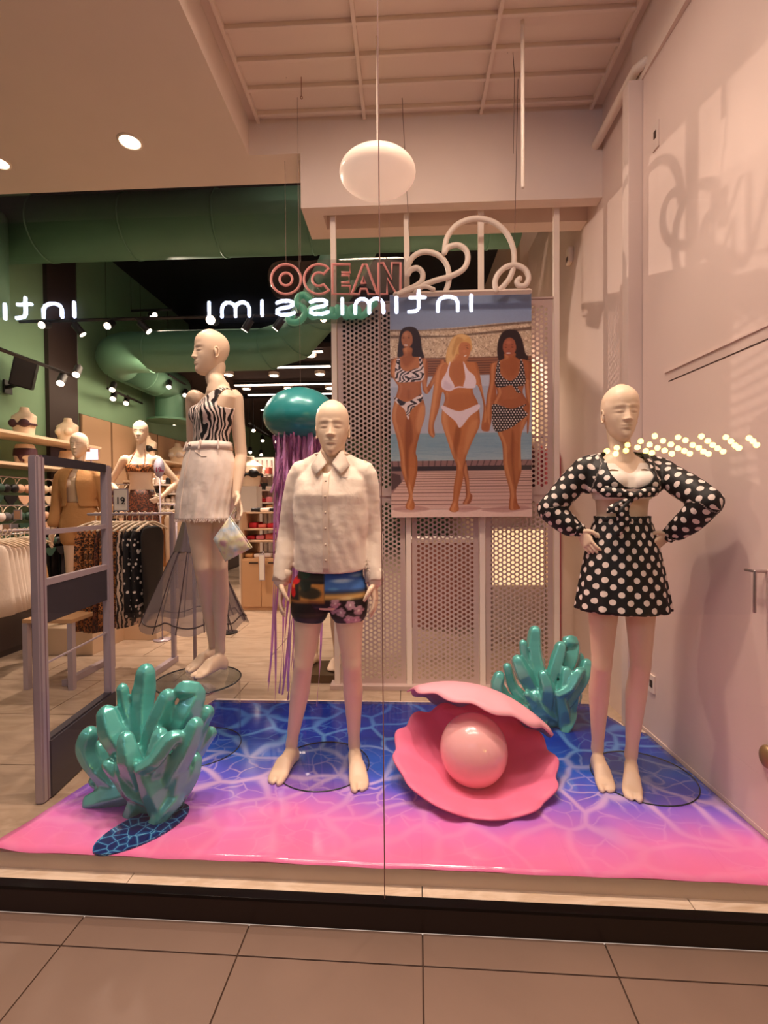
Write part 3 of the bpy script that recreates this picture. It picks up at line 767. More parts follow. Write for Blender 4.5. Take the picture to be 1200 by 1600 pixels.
TF = [(0, .085, .085, 0), (.06, .135, .105, .0), (.14, .162, .112, .008), (.24, .160, .108, .012), (.36, .135, .092, .004), (.47, .116, .082, -.004), (.58, .122, .086, -.006), (.70, .138, .095, -.008), (.80, .146, .092, -.002), (.89, .150, .076, .006), (.95, .125, .060, .010), (1.0, .072, .052, .012), (1.05, .054, .052, .01)]
TMn = [(0, .085, .09, 0), (.06, .13, .105, .0), (.14, .150, .112, .006), (.26, .145, .106, .008), (.38, .135, .098, .0), (.50, .138, .098, -.004), (.62, .155, .108, -.006), (.74, .172, .114, -.008), (.84, .178, .100, .0), (.91, .170, .080, .006), (.96, .130, .062, .010), (1.0, .080, .058, .012), (1.05, .060, .056, .01)]
def torso_rings(C, Nk, yaw, prof, grow=0., a=0., b=1.1, seg=32, sx=1., lean=None, k=1., widen=None):
    C, Nk = Vector(C), Vector(Nk); Rz = Matrix.Rotation(yaw, 3, 'Z'); out = []
    fr = sorted({p[0] for p in prof if a <= p[0] <= b} | {a, min(b, 1.05)})
    for f in fr:
        rx = float(np.interp(f, [p[0] for p in prof], [p[1] for p in prof])) * sx * k + grow
        ry = float(np.interp(f, [p[0] for p in prof], [p[2] for p in prof])) * k + grow
        oy = float(np.interp(f, [p[0] for p in prof], [p[3] for p in prof]))
        if widen: rx, ry = widen(f, rx, ry)
        c = C.lerp(Nk, f)
        out.append([c + Rz @ Vector((rx * se(t)[0], ry * se(t)[1] + oy, 0)) for t in np.linspace(0, 2 * PI, seg, endpoint=False)])
    return out
def limb(bm, pts, rad, n=4, seg=16): tube(bm, pts, rad, seg, n=n)
def build_body(S, voxel=.0055):
    """S: dict with C,N,yaw,female,head,arms,legs,ground"""
    bm = BM(); prof = TF if S['female'] else TMn; C, Nk = Vector(S['C']), Vector(S['N']); yaw = S['yaw']; Rz = Matrix.Rotation(yaw, 3, 'Z'); k = S.get('k', 1.); sx = S.get('sx', 1.)
    rings(bm, torso_rings(C, Nk, yaw, prof, k=k, sx=sx))
    H = (Nk - C)
    if S['female']:
        for s_ in (-1, 1):
            ell(bm, C + H * .745 + Rz @ Vector((s_ * .066 * k, -.066 * k, 0)), (.056 * k, .052 * k, .056 * k), 24)
            ell(bm, C + H * .15 + Rz @ Vector((s_ * .07 * k, .05 * k, 0)), (.075 * k, .07 * k, .08 * k), 20)
    else:
        for s_ in (-1, 1):
            ell(bm, C + H * .78 + Rz @ Vector((s_ * .075, -.055, 0)), (.075, .05, .06), 20)
            ell(bm, C + H * .12 + Rz @ Vector((s_ * .07, .05, 0)), (.07, .07, .08), 20)
    hd = S['head']; ch = Vector(hd['chin']); sc = hd.get('s', 1.)
    hb0 = BM(); head_mesh(hb0, ch, hd['yaw'], hd.get('pitch', 0), sc, H=hd.get('H', .262), ears=hd.get('ears', True)); bmesh.ops.recalc_face_normals(hb0, faces=hb0.faces); hm0 = bpy.data.meshes.new('h'); hb0.to_mesh(hm0); hb0.free()
    limb(bm, [Nk - Vector((0, 0, .03)), Nk + Vector((0, 0, .02)), Nk.lerp(ch, .6) + Vector((0, .008, .02)), ch + Matrix.Rotation(hd['yaw'], 3, 'Z') @ Vector((0, .030, .06)) * sc], [.062, .052, .047, .05] if S['female'] else [.07, .062, .058, .06], 3, 20)
    for A in S['arms']:
        sh, el, wr = (Vector(A[k_]) for k_ in ('sh', 'el', 'wr')); ar = A.get('r', 1.)
        m = S['female'] and 1. or 1.14
        limb(bm, [Nk.lerp(sh, .75) - Vector((0, 0, .02)), sh, sh.lerp(el, .35), sh.lerp(el, .8), el], [v * m * ar for v in (.045, .047, .041, .035, .034)], 4)
        limb(bm, [el, el.lerp(wr, .3), el.lerp(wr, .75), wr, wr + (wr - el).normalized() * .02], [v * m * ar for v in (.034, .036, .026, .021, .021)], 4)
    for Lg in S['legs']:
        hp_, kn, an = (Vector(Lg[k_]) for k_ in ('hip', 'kn', 'an')); lr = Lg.get('r', 1.)
        limb(bm, [hp_, hp_.lerp(kn, .25), hp_.lerp(kn, .6), hp_.lerp(kn, .88), kn], [v * lr for v in (.082, .078, .062, .050, .048)], 4, 20)
        sh_d = (an - kn)
        limb(bm, [kn, kn + sh_d * .15 + Vector((0, .008, 0)), kn + sh_d * .32 + Vector((0, .014, 0)), kn + sh_d * .65 + Vector((0, .006, 0)), kn + sh_d * .88, an], [v * lr for v in (.047, .047, .050, .038, .030, .032)], 4, 20)
        ell(bm, kn + Vector((0, -.012, 0)), (.036 * lr, .036 * lr, .045), 16)
        foot(bm, an, Lg['toe'], S['ground'], Lg.get('fs', 1.), Lg.get('side', 1))
    me = remesh(bm, voxel, 3, .5); me = joinmesh(me, hm0)
    hb = BM(); any_ = False
    for A in S['arms']:
        if A.get('hand') is None: continue
        any_ = True; hand(hb, A['wr'], **A['hand'])
    if any_:
        hm = remesh(hb, .0028 if voxel < .007 else .0045, 2, .5); me = joinmesh(me, hm)
    else: hb.free()
    return me
def V3(*a): return Vector(a)
def seg_uv(co, segs):
    """nearest bone parametrisation: returns (angle*radius, distance along)"""
    best = np.full(len(co), 1e9); out = np.zeros((len(co), 3)); base = 0.
    for (a, b, ref, w) in segs:
        a = np.array(a); b = np.array(b); ax = b - a; L = np.linalg.norm(ax); ax /= L
        rel = co - a; t = rel @ ax; tc = np.clip(t, 0, L); pr = rel - np.outer(tc, ax); dist = np.linalg.norm(pr, axis=1) * w
        ref_ = np.array(ref, float); ref_ -= ax * (ref_ @ ax); ref_ /= np.linalg.norm(ref_); v = np.cross(ax, ref_)
        ang = np.arctan2(pr @ v, pr @ ref_)
        k = dist < best; best[k] = dist[k]
        out[k, 0] = ang[k] * .048 if w > 1.2 else ang[k] * .15; out[k, 1] = t[k] + base; base += .13
    return out
# ================================================================== THREE WINDOW MANNEQUINS
m_white_cloth = mat('white_cotton', (246, 226, 208), .8, bump=.35, bscale=18, sheen=.2, detail=7)
m_seam = mat('white_cotton_seam', (236, 212, 192), .8)
m_btn = mat('shell_button', (214, 190, 170), .25)
# ---- man
YM = 2.42
C = P(516, 948, YM); Nk = P(519, 713, YM + .01)
man = dict(C=C, N=Nk, yaw=0., female=False, ground=ZP, sx=.98,
    head=dict(chin=P(520, 716, YM - .0), yaw=R(2), pitch=R(-2), s=1.08, H=.268),
    arms=[dict(sh=P(470, 737, YM + .02), el=P(452, 832, YM + .05), wr=P(440, 908, YM - .02), hand=dict(d=P(436, 965, YM - .06) - P(440, 908, YM - .02), n=(1, .2, 0), side=1, curl=.28, s=1.05)),
          dict(sh=P(569, 737, YM + .02), el=P(580, 832, YM + .05), wr=P(585, 908, YM - .02), hand=dict(d=P(588, 965, YM - .06) - P(585, 908, YM - .02), n=(-1, .2, 0), side=-1, curl=.28, s=1.05))],
    legs=[dict(hip=P(487, 925, YM), kn=P(474, 1040, YM - .02), an=P(452, 1162, YM - .0) + V3(0, .05, 0), toe=Pz(426, 1229, ZP), side=-1, r=1.0),
          dict(hip=P(543, 925, YM), kn=P(550, 1040, YM - .02), an=P(552, 1168, YM - .0) + V3(0, .05, 0), toe=Pz(564, 1241, ZP), side=1, r=1.0)])
man['legs'][0]['an'].z = man['legs'][1]['an'].z = ZP + .095
tm = thing('mannequin', 'bald beige mannequin in a white long-sleeved shirt and printed shorts, standing on a glass disc', 'mannequin', (C.x, YM, ZP), 'mannequins in the display window')
link('body', build_body(man), M['skin'], tm, True)
dc = Pz(505, 1196, ZP)
def base_disc(parent, c, r, h=.008):
    bm = BM(); cyl(bm, (c.x, c.y, c.z + .0005), r, h, 64); link('glass_base', bm, M['disc'], parent, 'auto')
    bm = BM(); pts = [(c.x + r * math.cos(a), c.y + r * math.sin(a), c.z + .005) for a in np.linspace(0, 2 * PI, 64)]; tube(bm, pts, .0028, 6, caps=None); link('base_edge', bm, M['gedge'], parent, True)
base_disc(tm, dc, .235)
# shirt
bm = BM()
def wshirt(f, rx, ry): return rx + .035 * (1 - f) + .012, ry + .02 * (1 - f) + .010
def cloth_torso(bm, S, grow, a, b, k=1., widen=None, seg=40, sx=1.):
    rings(bm, torso_rings(S['C'], S['N'], S['yaw'], TF if S['female'] else TMn, grow, a, b, seg, sx, k=k, widen=widen))
cloth_torso(bm, man, .012, .24, .985, widen=lambda f, rx, ry: (np.interp(f, [.24, .4, .7, .85, 1], [.182, .178, .186, .182, .085]), np.interp(f, [.24, .5, .75, .9, 1], [.138, .128, .135, .095, .07])))
for A in man['arms']:
    sh, el, wr = Vector(A['sh']), Vector(A['el']), Vector(A['wr']); sg = -1 if sh.x < C.x else 1
    o = V3(sg * .0, 0, 0)
    limb(bm, [Nk + V3(sg * .05, .01, -.02), sh + V3(-sg * .035, 0, -.004), sh + V3(sg * .0, 0, -.018), sh.lerp(el, .5) + o, el + o, el.lerp(wr, .5), wr + V3(0, 0, .01)], [.05, .062, .066, .062, .056, .050, .042], 4, 24)
me = remesh(bm, .006, 5, .6)
vneck = P(512, 742, YM).z
me = cut(me, lambda c, n: (c.z < C.z + .24 * (Nk.z - C.z) + .012 and n.z < -.7) or (c.y < YM - .02 and c.z > vneck and abs(c.x - C.x) < .012 + (c.z - vneck) * .55) or (c.z < man['arms'][0]['wr'].z + .0 and abs(c.x - C.x) > .16 and n.z < -.75))
# curved shirt tail: pull hem up at the sides, gentle drape folds
for v in me.vertices:
    if v.co.z < C.z + .36 * (Nk.z - C.z) and abs(v.co.x - C.x) < .2:
        t_ = 1 - (v.co.z - C.z) / (.36 * (Nk.z - C.z)); v.co.z += .028 * (abs(v.co.x - C.x) / .18) ** 4 * max(0, t_) * 1.5
    f = (noise.noise(v.co * 7 + Vector((3, 0, 0))) * .009 + noise.noise(Vector((v.co.x * 22 + v.co.z * 9, v.co.y * 14, v.co.z * 4))) * .006 + noise.noise(Vector((v.co.x * 14, v.co.y * 14, v.co.z * 38))) * .0012)
    v.co += v.normal * f if True else v.co
so = link('shirt', me, m_white_cloth, tm, True); solid(so, .003)
def collar_leaf(sgn):
    sgn *= .86
    bm = BM(); cx_ = Nk.x; z0 = Nk.z
    A_ = [(sgn * .072, .045, .012), (sgn * .078, -.01, .012), (sgn * .062, -.060, -.012), (sgn * .020, -.092, -.048)]
    B_ = [(sgn * .098, .05, -.030), (sgn * .112, -.01, -.040), (sgn * .104, -.080, -.060), (sgn * .066, -.118, -.098)]
    T_ = [(sgn * .058, .05, .030), (sgn * .062, -.01, .030), (sgn * .052, -.050, .012), (sgn * .014, -.078, -.038)]
    rows = [[Vector(p) + Vector((cx_, YM + .0, z0)) for p in r] for r in (T_, A_, B_)]
    rows = [catmull(r, 5) for r in rows]
    V = [[bm.verts.new(p) for p in r] for r in rows]
    for a, b in zip(V, V[1:]):
        for i in range(len(a) - 1): bm.faces.new((a[i], a[i + 1], b[i + 1], b[i]))
    return bm
for s_ in (-1, 1):
    o = link('collar', collar_leaf(s_), m_white_cloth, so, True); solid(o, .004)
bm = BM(); tube(bm, [Vector((Nk.x + .072 * math.cos(a), YM + .015 + .066 * math.sin(a), Nk.z + .01)) for a in np.linspace(-.3, PI + .3, 16)], .018, 8, flat=.25, up=(0, 0, 1)); link('collar_band', bm, m_white_cloth, so, True)
def front_y(me_o, x, z):
    o_ = off(me_o); ok, loc, nr_, i = me_o.ray_cast(Vector((x, -5, z)) - o_, Vector((0, 1, 0)))
    return (loc.y + o_.y) if ok else YM - .14
bm = BM(); zs = np.linspace(C.z + .255 * (Nk.z - C.z), vneck + .002, 22)
L0 = []
for z in zs: L0.append([Vector((C.x + .002 + dx, front_y(so, C.x + dx, z) - .0035, z)) for dx in (-.014, -.0135, .0135, .014)])
V = [[bm.verts.new(p) for p in r] for r in L0]
for a, b in zip(V, V[1:]):
    for i in range(3): bm.faces.new((a[i], a[i + 1], b[i + 1], b[i]))
o = link('placket', bm, m_seam, so, True); solid(o, .003)
for i in range(6):
    z = C.z + (.33 + .10 * i) * (Nk.z - C.z); y = front_y(so, C.x, z) - .007
    bm = BM(); bmesh.ops.create_cone(bm, cap_ends=True, segments=14, radius1=.0052, radius2=.0045, depth=.003, matrix=Matrix.Translation((C.x + .002, y, z)) @ Matrix.Rotation(PI / 2, 4, 'X'))
    link('button', bm, m_btn, so, True)
for A in man['arms']:
    wr, el = Vector(A['wr']), Vector(A['el']); d = (wr - el).normalized(); bm = BM(); tube(bm, [wr - d * .055, wr - d * .03, wr + d * .005], [.0445, .0445, .044], 24, caps=None); o = link('cuff', bm, m_seam, so, True); solid(o, .005, 0)
# tiny chest badge
zb = P(537, 748, YM).z; xb = P(537, 748, YM - .13).x
bm = BM(); yb = front_y(so, xb, zb) - .002; prism_xz(bm, [(xb - .02, zb), (xb - .006, zb + .006), (xb + .02, zb - .001), (xb + .004, zb - .005)], yb - .001, yb); link('chest_emblem', bm, M['white'], so)
# shorts
bm = BM()
zt = 0
rings(bm, torso_rings(C, Nk, 0, TMn, .016, .02, .32, 40))
for Lg in man['legs']:
    h_, k_ = Vector(Lg['hip']), Vector(Lg['kn']); hem = h_.lerp(k_, .22)
    limb(bm, [h_ + V3(0, 0, .02), h_.lerp(k_, .15), hem], [.100, .100, .097], 4, 28)
me = remesh(bm, .006, 5, .6)
hemz = min(v.co.z for v in me.vertices)
me = cut(me, lambda c, n: c.z < hemz + .06 and n.z < -.72)
n_ = len(me.vertices); co = np.empty(n_ * 3, dtype=np.float32); me.vertices.foreach_get('co', co); co = co.reshape(-1, 3)
x0, x1 = co[:, 0].min(), co[:, 0].max(); z0, z1 = co[:, 2].min(), P(515, 893, YM - .1).z
U = (co[:, 0] - x0) / (x1 - x0); W = np.clip((co[:, 2] - z0) / (z1 - z0), 0, 1.2)
def blob(cx_, cy_, rx, ry, soft=.25, ang=0.):
    dx, dy = U - cx_, W - cy_; c_, s_ = math.cos(ang), math.sin(ang); X = (dx * c_ + dy * s_) / rx; Y_ = (-dx * s_ + dy * c_) / ry
    return np.clip((1 - np.sqrt(X * X + Y_ * Y_)) / soft, 0, 1)[:, None]
rgb = np.tile(np.array([[34., 26., 24.]]), (n_, 1))
def lay(c, mk):
    global rgb; rgb = rgb * (1 - mk) + np.array([c], float) * mk
hz = lambda a, b, s_=.03: (np.clip((W - a) / s_, 0, 1) * np.clip((b - W) / s_, 0, 1))[:, None]
left = (np.clip((.50 - U) / .02, 0, 1))[:, None]; right = 1 - left
lay((196, 134, 66), left * hz(.45, .80) * np.clip((U[:, None] - .14) / .05, 0, 1)); lay((150, 96, 50), left * hz(.42, .50)); lay((60, 52, 34), blob(.30, .62, .17, .12)); lay((34, 40, 30), blob(.24, .78, .09, .16)); lay((70, 60, 46), left * hz(.82, .95) * .6)
lay((40, 74, 52), blob(.22, .95, .1, .1)); lay((72, 50, 38), left * hz(.18, .24) * (U[:, None] > .16))
for a in range(7):
    an = R(40 + a * 38); lay((214, 34, 40), blob(.07 + .045 * math.cos(an), .72 + .12 * math.sin(an), .085, .045, .3, an))
lay((240, 130, 60), blob(.07, .72, .02, .04)); lay((226, 170, 40), blob(.0, .42, .04, .06))
lay((70, 116, 190), right * hz(.58, 1.3, .12)); lay((34, 74, 170), right * hz(.80, 1.4, .15) * .8); lay((190, 216, 236), blob(.70, .84, .17, .05, .6) * .8); lay((150, 190, 226), blob(.88, .92, .12, .05, .8) * .8); lay((24, 54, 140), blob(.66, 1., .12, .08, .6) * .8); lay((100, 160, 214), blob(.6, .7, .09, .035, .7))
lay((222, 178, 104), right * hz(.48, .64, .06)); lay((240, 214, 150), blob(.75, .53, .12, .05, .6))
lay((40, 30, 30), right * hz(-.1, .30, .08) * .9)
for (a, b) in ((.62, .44), (.68, .27), (.80, .40), (.78, .14), (.90, .30), (.86, .12), (.57, .30)):
    for k in range(5):
        an = R(90 + 72 * k + a * 300); lay((206, 164, 176), blob(a + .035 * math.cos(an), b + .055 * math.sin(an), .038, .04, .35, an))
    lay((246, 226, 226), blob(a, b, .018, .03))
lay((20, 18, 22), hz(-.2, .07, .02))
set_col(me, rgb)
o = link('printed_shorts', me, vcolmat('printed_swim_fabric', .55, bump=.1, bscale=30), tm, True); solid(o, .003)

# ---- woman in polka dots
YW = 2.33
C = P(971, 885, YW); Nk = P(970, 712, YW + .01)
WL, WR = P(906, 829, YW + .0), P(1043, 838, YW - .05)
dot = dict(C=C, N=Nk, yaw=R(0), female=True, ground=ZP, k=1.0, sx=.94,
    head=dict(chin=P(969, 692, YW + .0), yaw=R(-2), pitch=R(0), s=1.02, H=.265),
    arms=[dict(sh=P(918, 729, YW + .02), el=P(860, 795, YW + .06), wr=WL, hand=dict(d=P(926, 862, YW - .06) - WL, n=(1, .5, -.1), side=1, curl=.35, s=.9)),
          dict(sh=P(1023, 729, YW + .02), el=P(1106, 784, YW - .20), wr=WR, hand=dict(d=P(1014, 860, YW - .08) - WR, n=(-1, .5, -.1), side=-1, curl=.35, s=.9))],
    legs=[dict(hip=P(944, 895, YW), kn=P(940, 1040, YW - .01), an=P(948, 1172, YW) + V3(0, .0, 0), toe=Pz(951, 1242, ZP), side=1, r=.96, fs=.92),
          dict(hip=P(1000, 895, YW), kn=P(1001, 1040, YW - .01), an=P(994, 1180, YW) + V3(0, .0, 0), toe=Pz(989, 1255, ZP), side=-1, r=.96, fs=.92)])
for L_g in dot['legs']: L_g['an'].z = ZP + .11; L_g['an'].y = L_g['toe'].y + .20
tw = thing('mannequin', 'bald beige mannequin in black and white polka dot blouse and skirt, hands on hips', 'mannequin', (C.x, YW, ZP), 'mannequins in the display window')
link('body', build_body(dot), M['skin'], tw, True)
base_disc(tw, Pz(1004, 1214, ZP), .235)
m_polka = polka('polka_dot_fabric', (20, 15, 16), (240, 222, 212), .27)
H = Nk.z - C.z
# white top under the blouse
bm = BM(); cloth_torso(bm, dot, .008, .60, .93, sx=.94)
for s_ in (-1, 1): ell(bm, C + (Nk - C) * .745 + V3(s_ * .066, -.068, 0), (.064, .060, .064), 24)
me = remesh(bm, .006, 5, .6)
zn0, zn1 = P(971, 740, YW - .12).z, P(971, 704, YW - .12).z
me = cut(me, lambda c, n: (n.z > .75 and c.z > C.z + .85 * H) or (n.z < -.8 and c.z < C.z + .63 * H) or (c.y < YW and c.z > zn0 + (abs(c.x - C.x) / .085) ** 1.6 * (zn1 - zn0) and abs(c.x - C.x) < .16))
o = link('white_top', me, mat('white_jersey', (250, 236, 222), .7, bump=.04, bscale=80), tw, True)
# blouse
bm = BM(); cloth_torso(bm, dot, .020, .66, .965, widen=lambda f, rx, ry: (rx + .012, ry + .01))
for s_ in (-1, 1): ell(bm, C + (Nk - C) * .735 + V3(s_ * .070, -.070, 0), (.074, .070, .072), 24)
segs = []
for A in dot['arms']:
    sh, el, wr = Vector(A['sh']), Vector(A['el']), Vector(A['wr']); sg = -1 if sh.x < C.x else 1
    limb(bm, [Nk + V3(sg * .06, .01, -.02), sh + V3(-sg * .01, 0, -.005), sh + V3(sg * .012, 0, -.02), sh.lerp(el, .5), el], [.044, .060, .064, .062, .062], 4, 24)
    limb(bm, [el, el.lerp(wr, .35) + V3(0, 0, -.012), el.lerp(wr, .7) + V3(0, 0, -.012), el.lerp(wr, .92), wr], [.062, .058, .050, .034, .030], 4, 24)
    segs += [(sh, el, (0, -1, 0), 1.6), (el, wr, (0, -1, 0), 1.6)]
me = remesh(bm, .006, 4, .6)
cx_ = C.x; zk0 = P(971, 768, YW - .14).z
me = cut(me, lambda c, n: (n.z < -.72 and c.z < C.z + .72 * H and abs(c.x - cx_) < .19) or (c.y < YW + .03 and c.z > zk0 and abs(c.x - cx_) < .094 * min(1, max(0, (c.z - zk0) / .075)) ** .5))
for v in me.vertices:   # gathered hem rises to the knot, fabric folds
    f = noise.noise(Vector((v.co.x * 30, v.co.y * 20, v.co.z * 9))) * .004; v.co += v.normal * f
    if abs(v.co.x - cx_) < .17 and v.co.z < C.z + .75 * H and v.co.y < YW + .05: v.co.z += .03 * (1 - abs(v.co.x - cx_) / .17) * (1 - (v.co.z - C.z - .6 * H) / (.15 * H))
segs += [(C + V3(0, .0, 0), Nk, (0, -1, 0), 1.0)]
set_pat(me, lambda co: seg_uv(co, segs) / .041)
bl = link('polka_blouse', me, m_polka, tw, True); solid(bl, .003)
kn = Vector((cx_ + P(966, 775, YW - .14).x - P(971, 775, YW - .14).x, YW - .150, P(968, 775, YW - .14).z))
bm = BM(); ell(bm, kn, (.030, .022, .020), 16)
def ribbon(bm, pts, wid, th=.004):
    q = catmull(pts, 6); rl = []
    for i, p in enumerate(q):
        w_ = float(np.interp(i / (len(q) - 1), np.linspace(0, 1, len(wid)), wid)); rl.append([p + V3(-w_, 0, 0), p + V3(0, -th * 2.2, 0), p + V3(w_, 0, 0), p + V3(0, th * .2, 0)])
    rings(bm, rl)
for a, b, c_, d_ in (((956, 790), (952, 808), (958, 802), .024),): pass
pk = lambda x, y, o: P(x, y, YW - .155 - o)
ribbon(bm, [kn, pk(963, 790, .01), pk(961, 802, .012)], [.016, .030, .038])
ribbon(bm, [kn, pk(973, 795, .014), pk(975, 815, .014), pk(966, 838, .012)], [.016, .028, .032, .008])
tube(bm, [kn, kn + V3(.05, .01, .012), kn + V3(.10, .035, .02)], [.014, .02, .026], 12, n=3); tube(bm, [kn, kn + V3(-.05, .01, .012), kn + V3(-.10, .035, .02)], [.014, .02, .026], 12, n=3)
nm = bpy.data.meshes.new('k'); bmesh.ops.recalc_face_normals(bm, faces=bm.faces); bm.to_mesh(nm); bm.free(); set_pat(nm, lambda co: np.stack([co[:, 0], co[:, 2], co[:, 1] * 0], 1) / .030)
link('front_knot', nm, m_polka, bl, True)
for A in dot['arms']:
    wr, el = Vector(A['wr']), Vector(A['el']); d = (wr - el).normalized(); bm = BM(); tube(bm, [wr - d * .012, wr + d * .004], [.031, .031], 24, caps=None)
    nm = bpy.data.meshes.new('k'); bm.to_mesh(nm); bm.free(); set_pat(nm, lambda co: co / .030); o = link('cuff', nm, m_polka, bl, True); solid(o, .006, 0)
# skirt with soft pleats
def skirt_mesh(rows, cx_, cy_, folds, seg=160, ph=0., gather=None):
    bm = BM(); rl = []
    for i, (z, rx, ry, amp) in enumerate(rows):
        r_ = []
        for k in range(seg):
            t = 2 * PI * k / seg; f = 1 + amp * math.sin(folds * t + ph + .6 * math.sin(3 * t)) + amp * .5 * math.sin(folds * 1.7 * t + 2)
            r_.append(V3(cx_ + rx * f * math.cos(t), cy_ + ry * f * math.sin(t), z))
        rl.append(r_)
    rings(bm, rl, cap=False); me = bpy.data.meshes.new('skirt'); bm.to_mesh(me); bm.free(); return me
zw = P(970, 815, YW - .1).z; zh = P(970, 962, YW - .15).z
rw = []
for k in range(33):
    f = k / 32; rw.append((zw + (zh - zw) * f, .122 + .088 * f ** .75, .095 + .075 * f ** .8, .006 + .018 * f))
me = skirt_mesh(rw, C.x + .002, YW + .0, 13)
mid = np.array([C.x, YW])
def skp(co):
    a = np.arctan2(co[:, 0] - C.x, -(co[:, 1] - YW)); v = (zw - co[:, 2]); r_ = .14 + .05 * v / (zw - zh); return np.stack([a * .155, v, v * 0], 1) / .046
set_pat(me, skp)
o = link('polka_skirt', me, m_polka, tw, True); solid(o, .003)
bm = BM(); rl = [[V3(C.x + .002 + (.124) * math.cos(t), YW + .097 * math.sin(t), z) for t in np.linspace(0, 2 * PI, 64, endpoint=False)] for z in (zw - .012, zw + .022)]
rings(bm, rl, cap=False); nm = bpy.data.meshes.new('k'); bm.to_mesh(nm); bm.free(); set_pat(nm, skp); q = link('waistband', nm, m_polka, o, True); solid(q, .004, 0)

# ---- woman in zebra top on the glass pedestal
YZ = 2.62
ped = P(310, 1060, YZ); zp = ped.z
yw = R(-38)
C = P(322, 772, YZ); Nk = P(340, 606, YZ)
zeb = dict(C=C, N=Nk, yaw=yw, female=True, ground=zp, k=.88,
    head=dict(chin=P(330, 588, YZ - .0), yaw=R(-50), pitch=R(0), s=.96, H=.262),
    arms=[dict(sh=P(367, 622, YZ - .0), el=P(377, 712, YZ + .02), wr=P(369, 772, YZ - .06), r=.95, hand=dict(d=P(378, 812, YZ - .10) - P(369, 772, YZ - .06), n=(-.8, -.6, 0), side=-1, curl=.22, s=.95, spread=.4)),
          dict(sh=P(302, 622, YZ + .12), el=P(300, 705, YZ + .22), wr=P(283, 775, YZ + .18), r=.9, hand=dict(d=(-.1, -.1, -1), n=(.8, .5, 0), side=1, curl=.3, s=.9))],
    legs=[dict(hip=P(308, 775, YZ - .03), kn=P(316, 885, YZ - .05), an=P(306, 1016, YZ - .0), toe=Pz(290, 1052, zp), side=-1, r=.93, fs=.9),
          dict(hip=P(338, 775, YZ + .03), kn=P(343, 885, YZ + .0), an=P(328, 1026, YZ), toe=Pz(303, 1062, zp), side=1, r=.93, fs=.9)])
for L_g, oo in zip(zeb['legs'], (.17, .17)):
    L_g['an'].z = zp + .11; L_g['an'].y = L_g['toe'].y + oo
tz = thing('mannequin', 'bald beige mannequin in zebra striped one-shoulder top and white denim skirt on a clear drum', 'mannequin', (C.x, YZ, zp), 'mannequins in the display window')
link('body', build_body(zeb), M['skin'], tz, True)
# pedestal drum
t = thing('display_drum', 'clear acrylic drum pedestal under the zebra top mannequin', 'pedestal', (ped.x, ped.y, ZP))
rp = .222
bm = BM(); rl = [[V3(ped.x + rp * math.cos(a), ped.y + rp * math.sin(a), z) for a in np.linspace(0, 2 * PI, 64, endpoint=False)] for z in (ZP + .001, zp - .012)]; rings(bm, rl, cap=False); link('drum_wall', bm, M['cyl'], t, True)
bm = BM(); cyl(bm, (ped.x, ped.y, zp - .012), rp + .004, .0115, 64); link('drum_top', bm, M['disc'], t, 'auto')
bm = BM(); tube(bm, [(ped.x + (rp + .004) * math.cos(a), ped.y + (rp + .004) * math.sin(a), zp - .006) for a in np.linspace(0, 2 * PI, 64)], .004, 8, caps=None); link('top_edge', bm, M['gedge'], t, True)
bm = BM(); tube(bm, [(ped.x + rp * math.cos(a), ped.y + rp * math.sin(a), ZP + .004) for a in np.linspace(0, 2 * PI, 64)], .003, 8, caps=None); link('bottom_edge', bm, M['gedge'], t, True)
# zebra top
m_z = mat('zebra_fabric', (20, 14, 16), .55, bump=.05, bscale=30); N_, L_, b_ = nodes(m_z)
v = pat_attr(N_, L_); n1 = N_.new('ShaderNodeTexNoise'); n1.inputs['Scale'].default_value = .30; n1.inputs['Detail'].default_value = 1.; L_.new(v, n1.inputs['Vector'])
sp = N_.new('ShaderNodeSeparateXYZ'); L_.new(v, sp.inputs[0])
n1.inputs['Scale'].default_value = .50
s_ = mth(N_, L_, 'SINE', mth(N_, L_, 'ADD', mth(N_, L_, 'MULTIPLY', sp.outputs['X'], 9.5), mth(N_, L_, 'MULTIPLY', n1.outputs['Fac'], 26)))
n2 = N_.new('ShaderNodeTexNoise'); n2.inputs['Scale'].default_value = 1.1; L_.new(v, n2.inputs['Vector'])
s2 = mth(N_, L_, 'ADD', s_, mth(N_, L_, 'MULTIPLY_ADD', n2.outputs['Fac'], 2.2, -1.1))
L_.new(ramp(N_, L_, mth(N_, L_, 'MULTIPLY_ADD', s2, .5, .5), [(.47, (22, 14, 18)), (.55, (240, 218, 208))]), b_.inputs['Base Color'])
H = Nk.z - C.z; Rz = Matrix.Rotation(yw, 3, 'Z'); Ri = Rz.inverted()
bm = BM(); rings(bm, torso_rings(C, Nk, yw, TF, .008, .30, 1.0, 40, k=.88))
for s_2 in (-1, 1): ell(bm, C + (Nk - C) * .745 + Rz @ V3(s_2 * .058, -.060, 0) , (.057, .053, .057), 24)
me = remesh(bm, .006, 5, .6)
def zcut(c, n):
    l = Ri @ (c - C.lerp(Nk, (c.z - C.z) / H)); f = (c.z - C.z) / H
    # neckline runs from under the far arm up to the near shoulder
    line = .905 + .11 * (l.x / .12)
    return f > line or (n.z > .8 and f > .975) or (f > .78 and l.x > .100 + .25 * max(0, .86 - f)) or (f > .8 and l.x < -.115)
me = cut(me, zcut)
def zp_(co):
    l = (np.array(Ri) @ (co - np.array(C)).T).T; a = np.arctan2(l[:, 0], -l[:, 1]); return np.stack([a * .12, l[:, 2] * .6, l[:, 1] * 0], 1) / .030
set_pat(me, zp_)
ztop = link('zebra_top', me, m_z, tz, True); solid(ztop, .003)
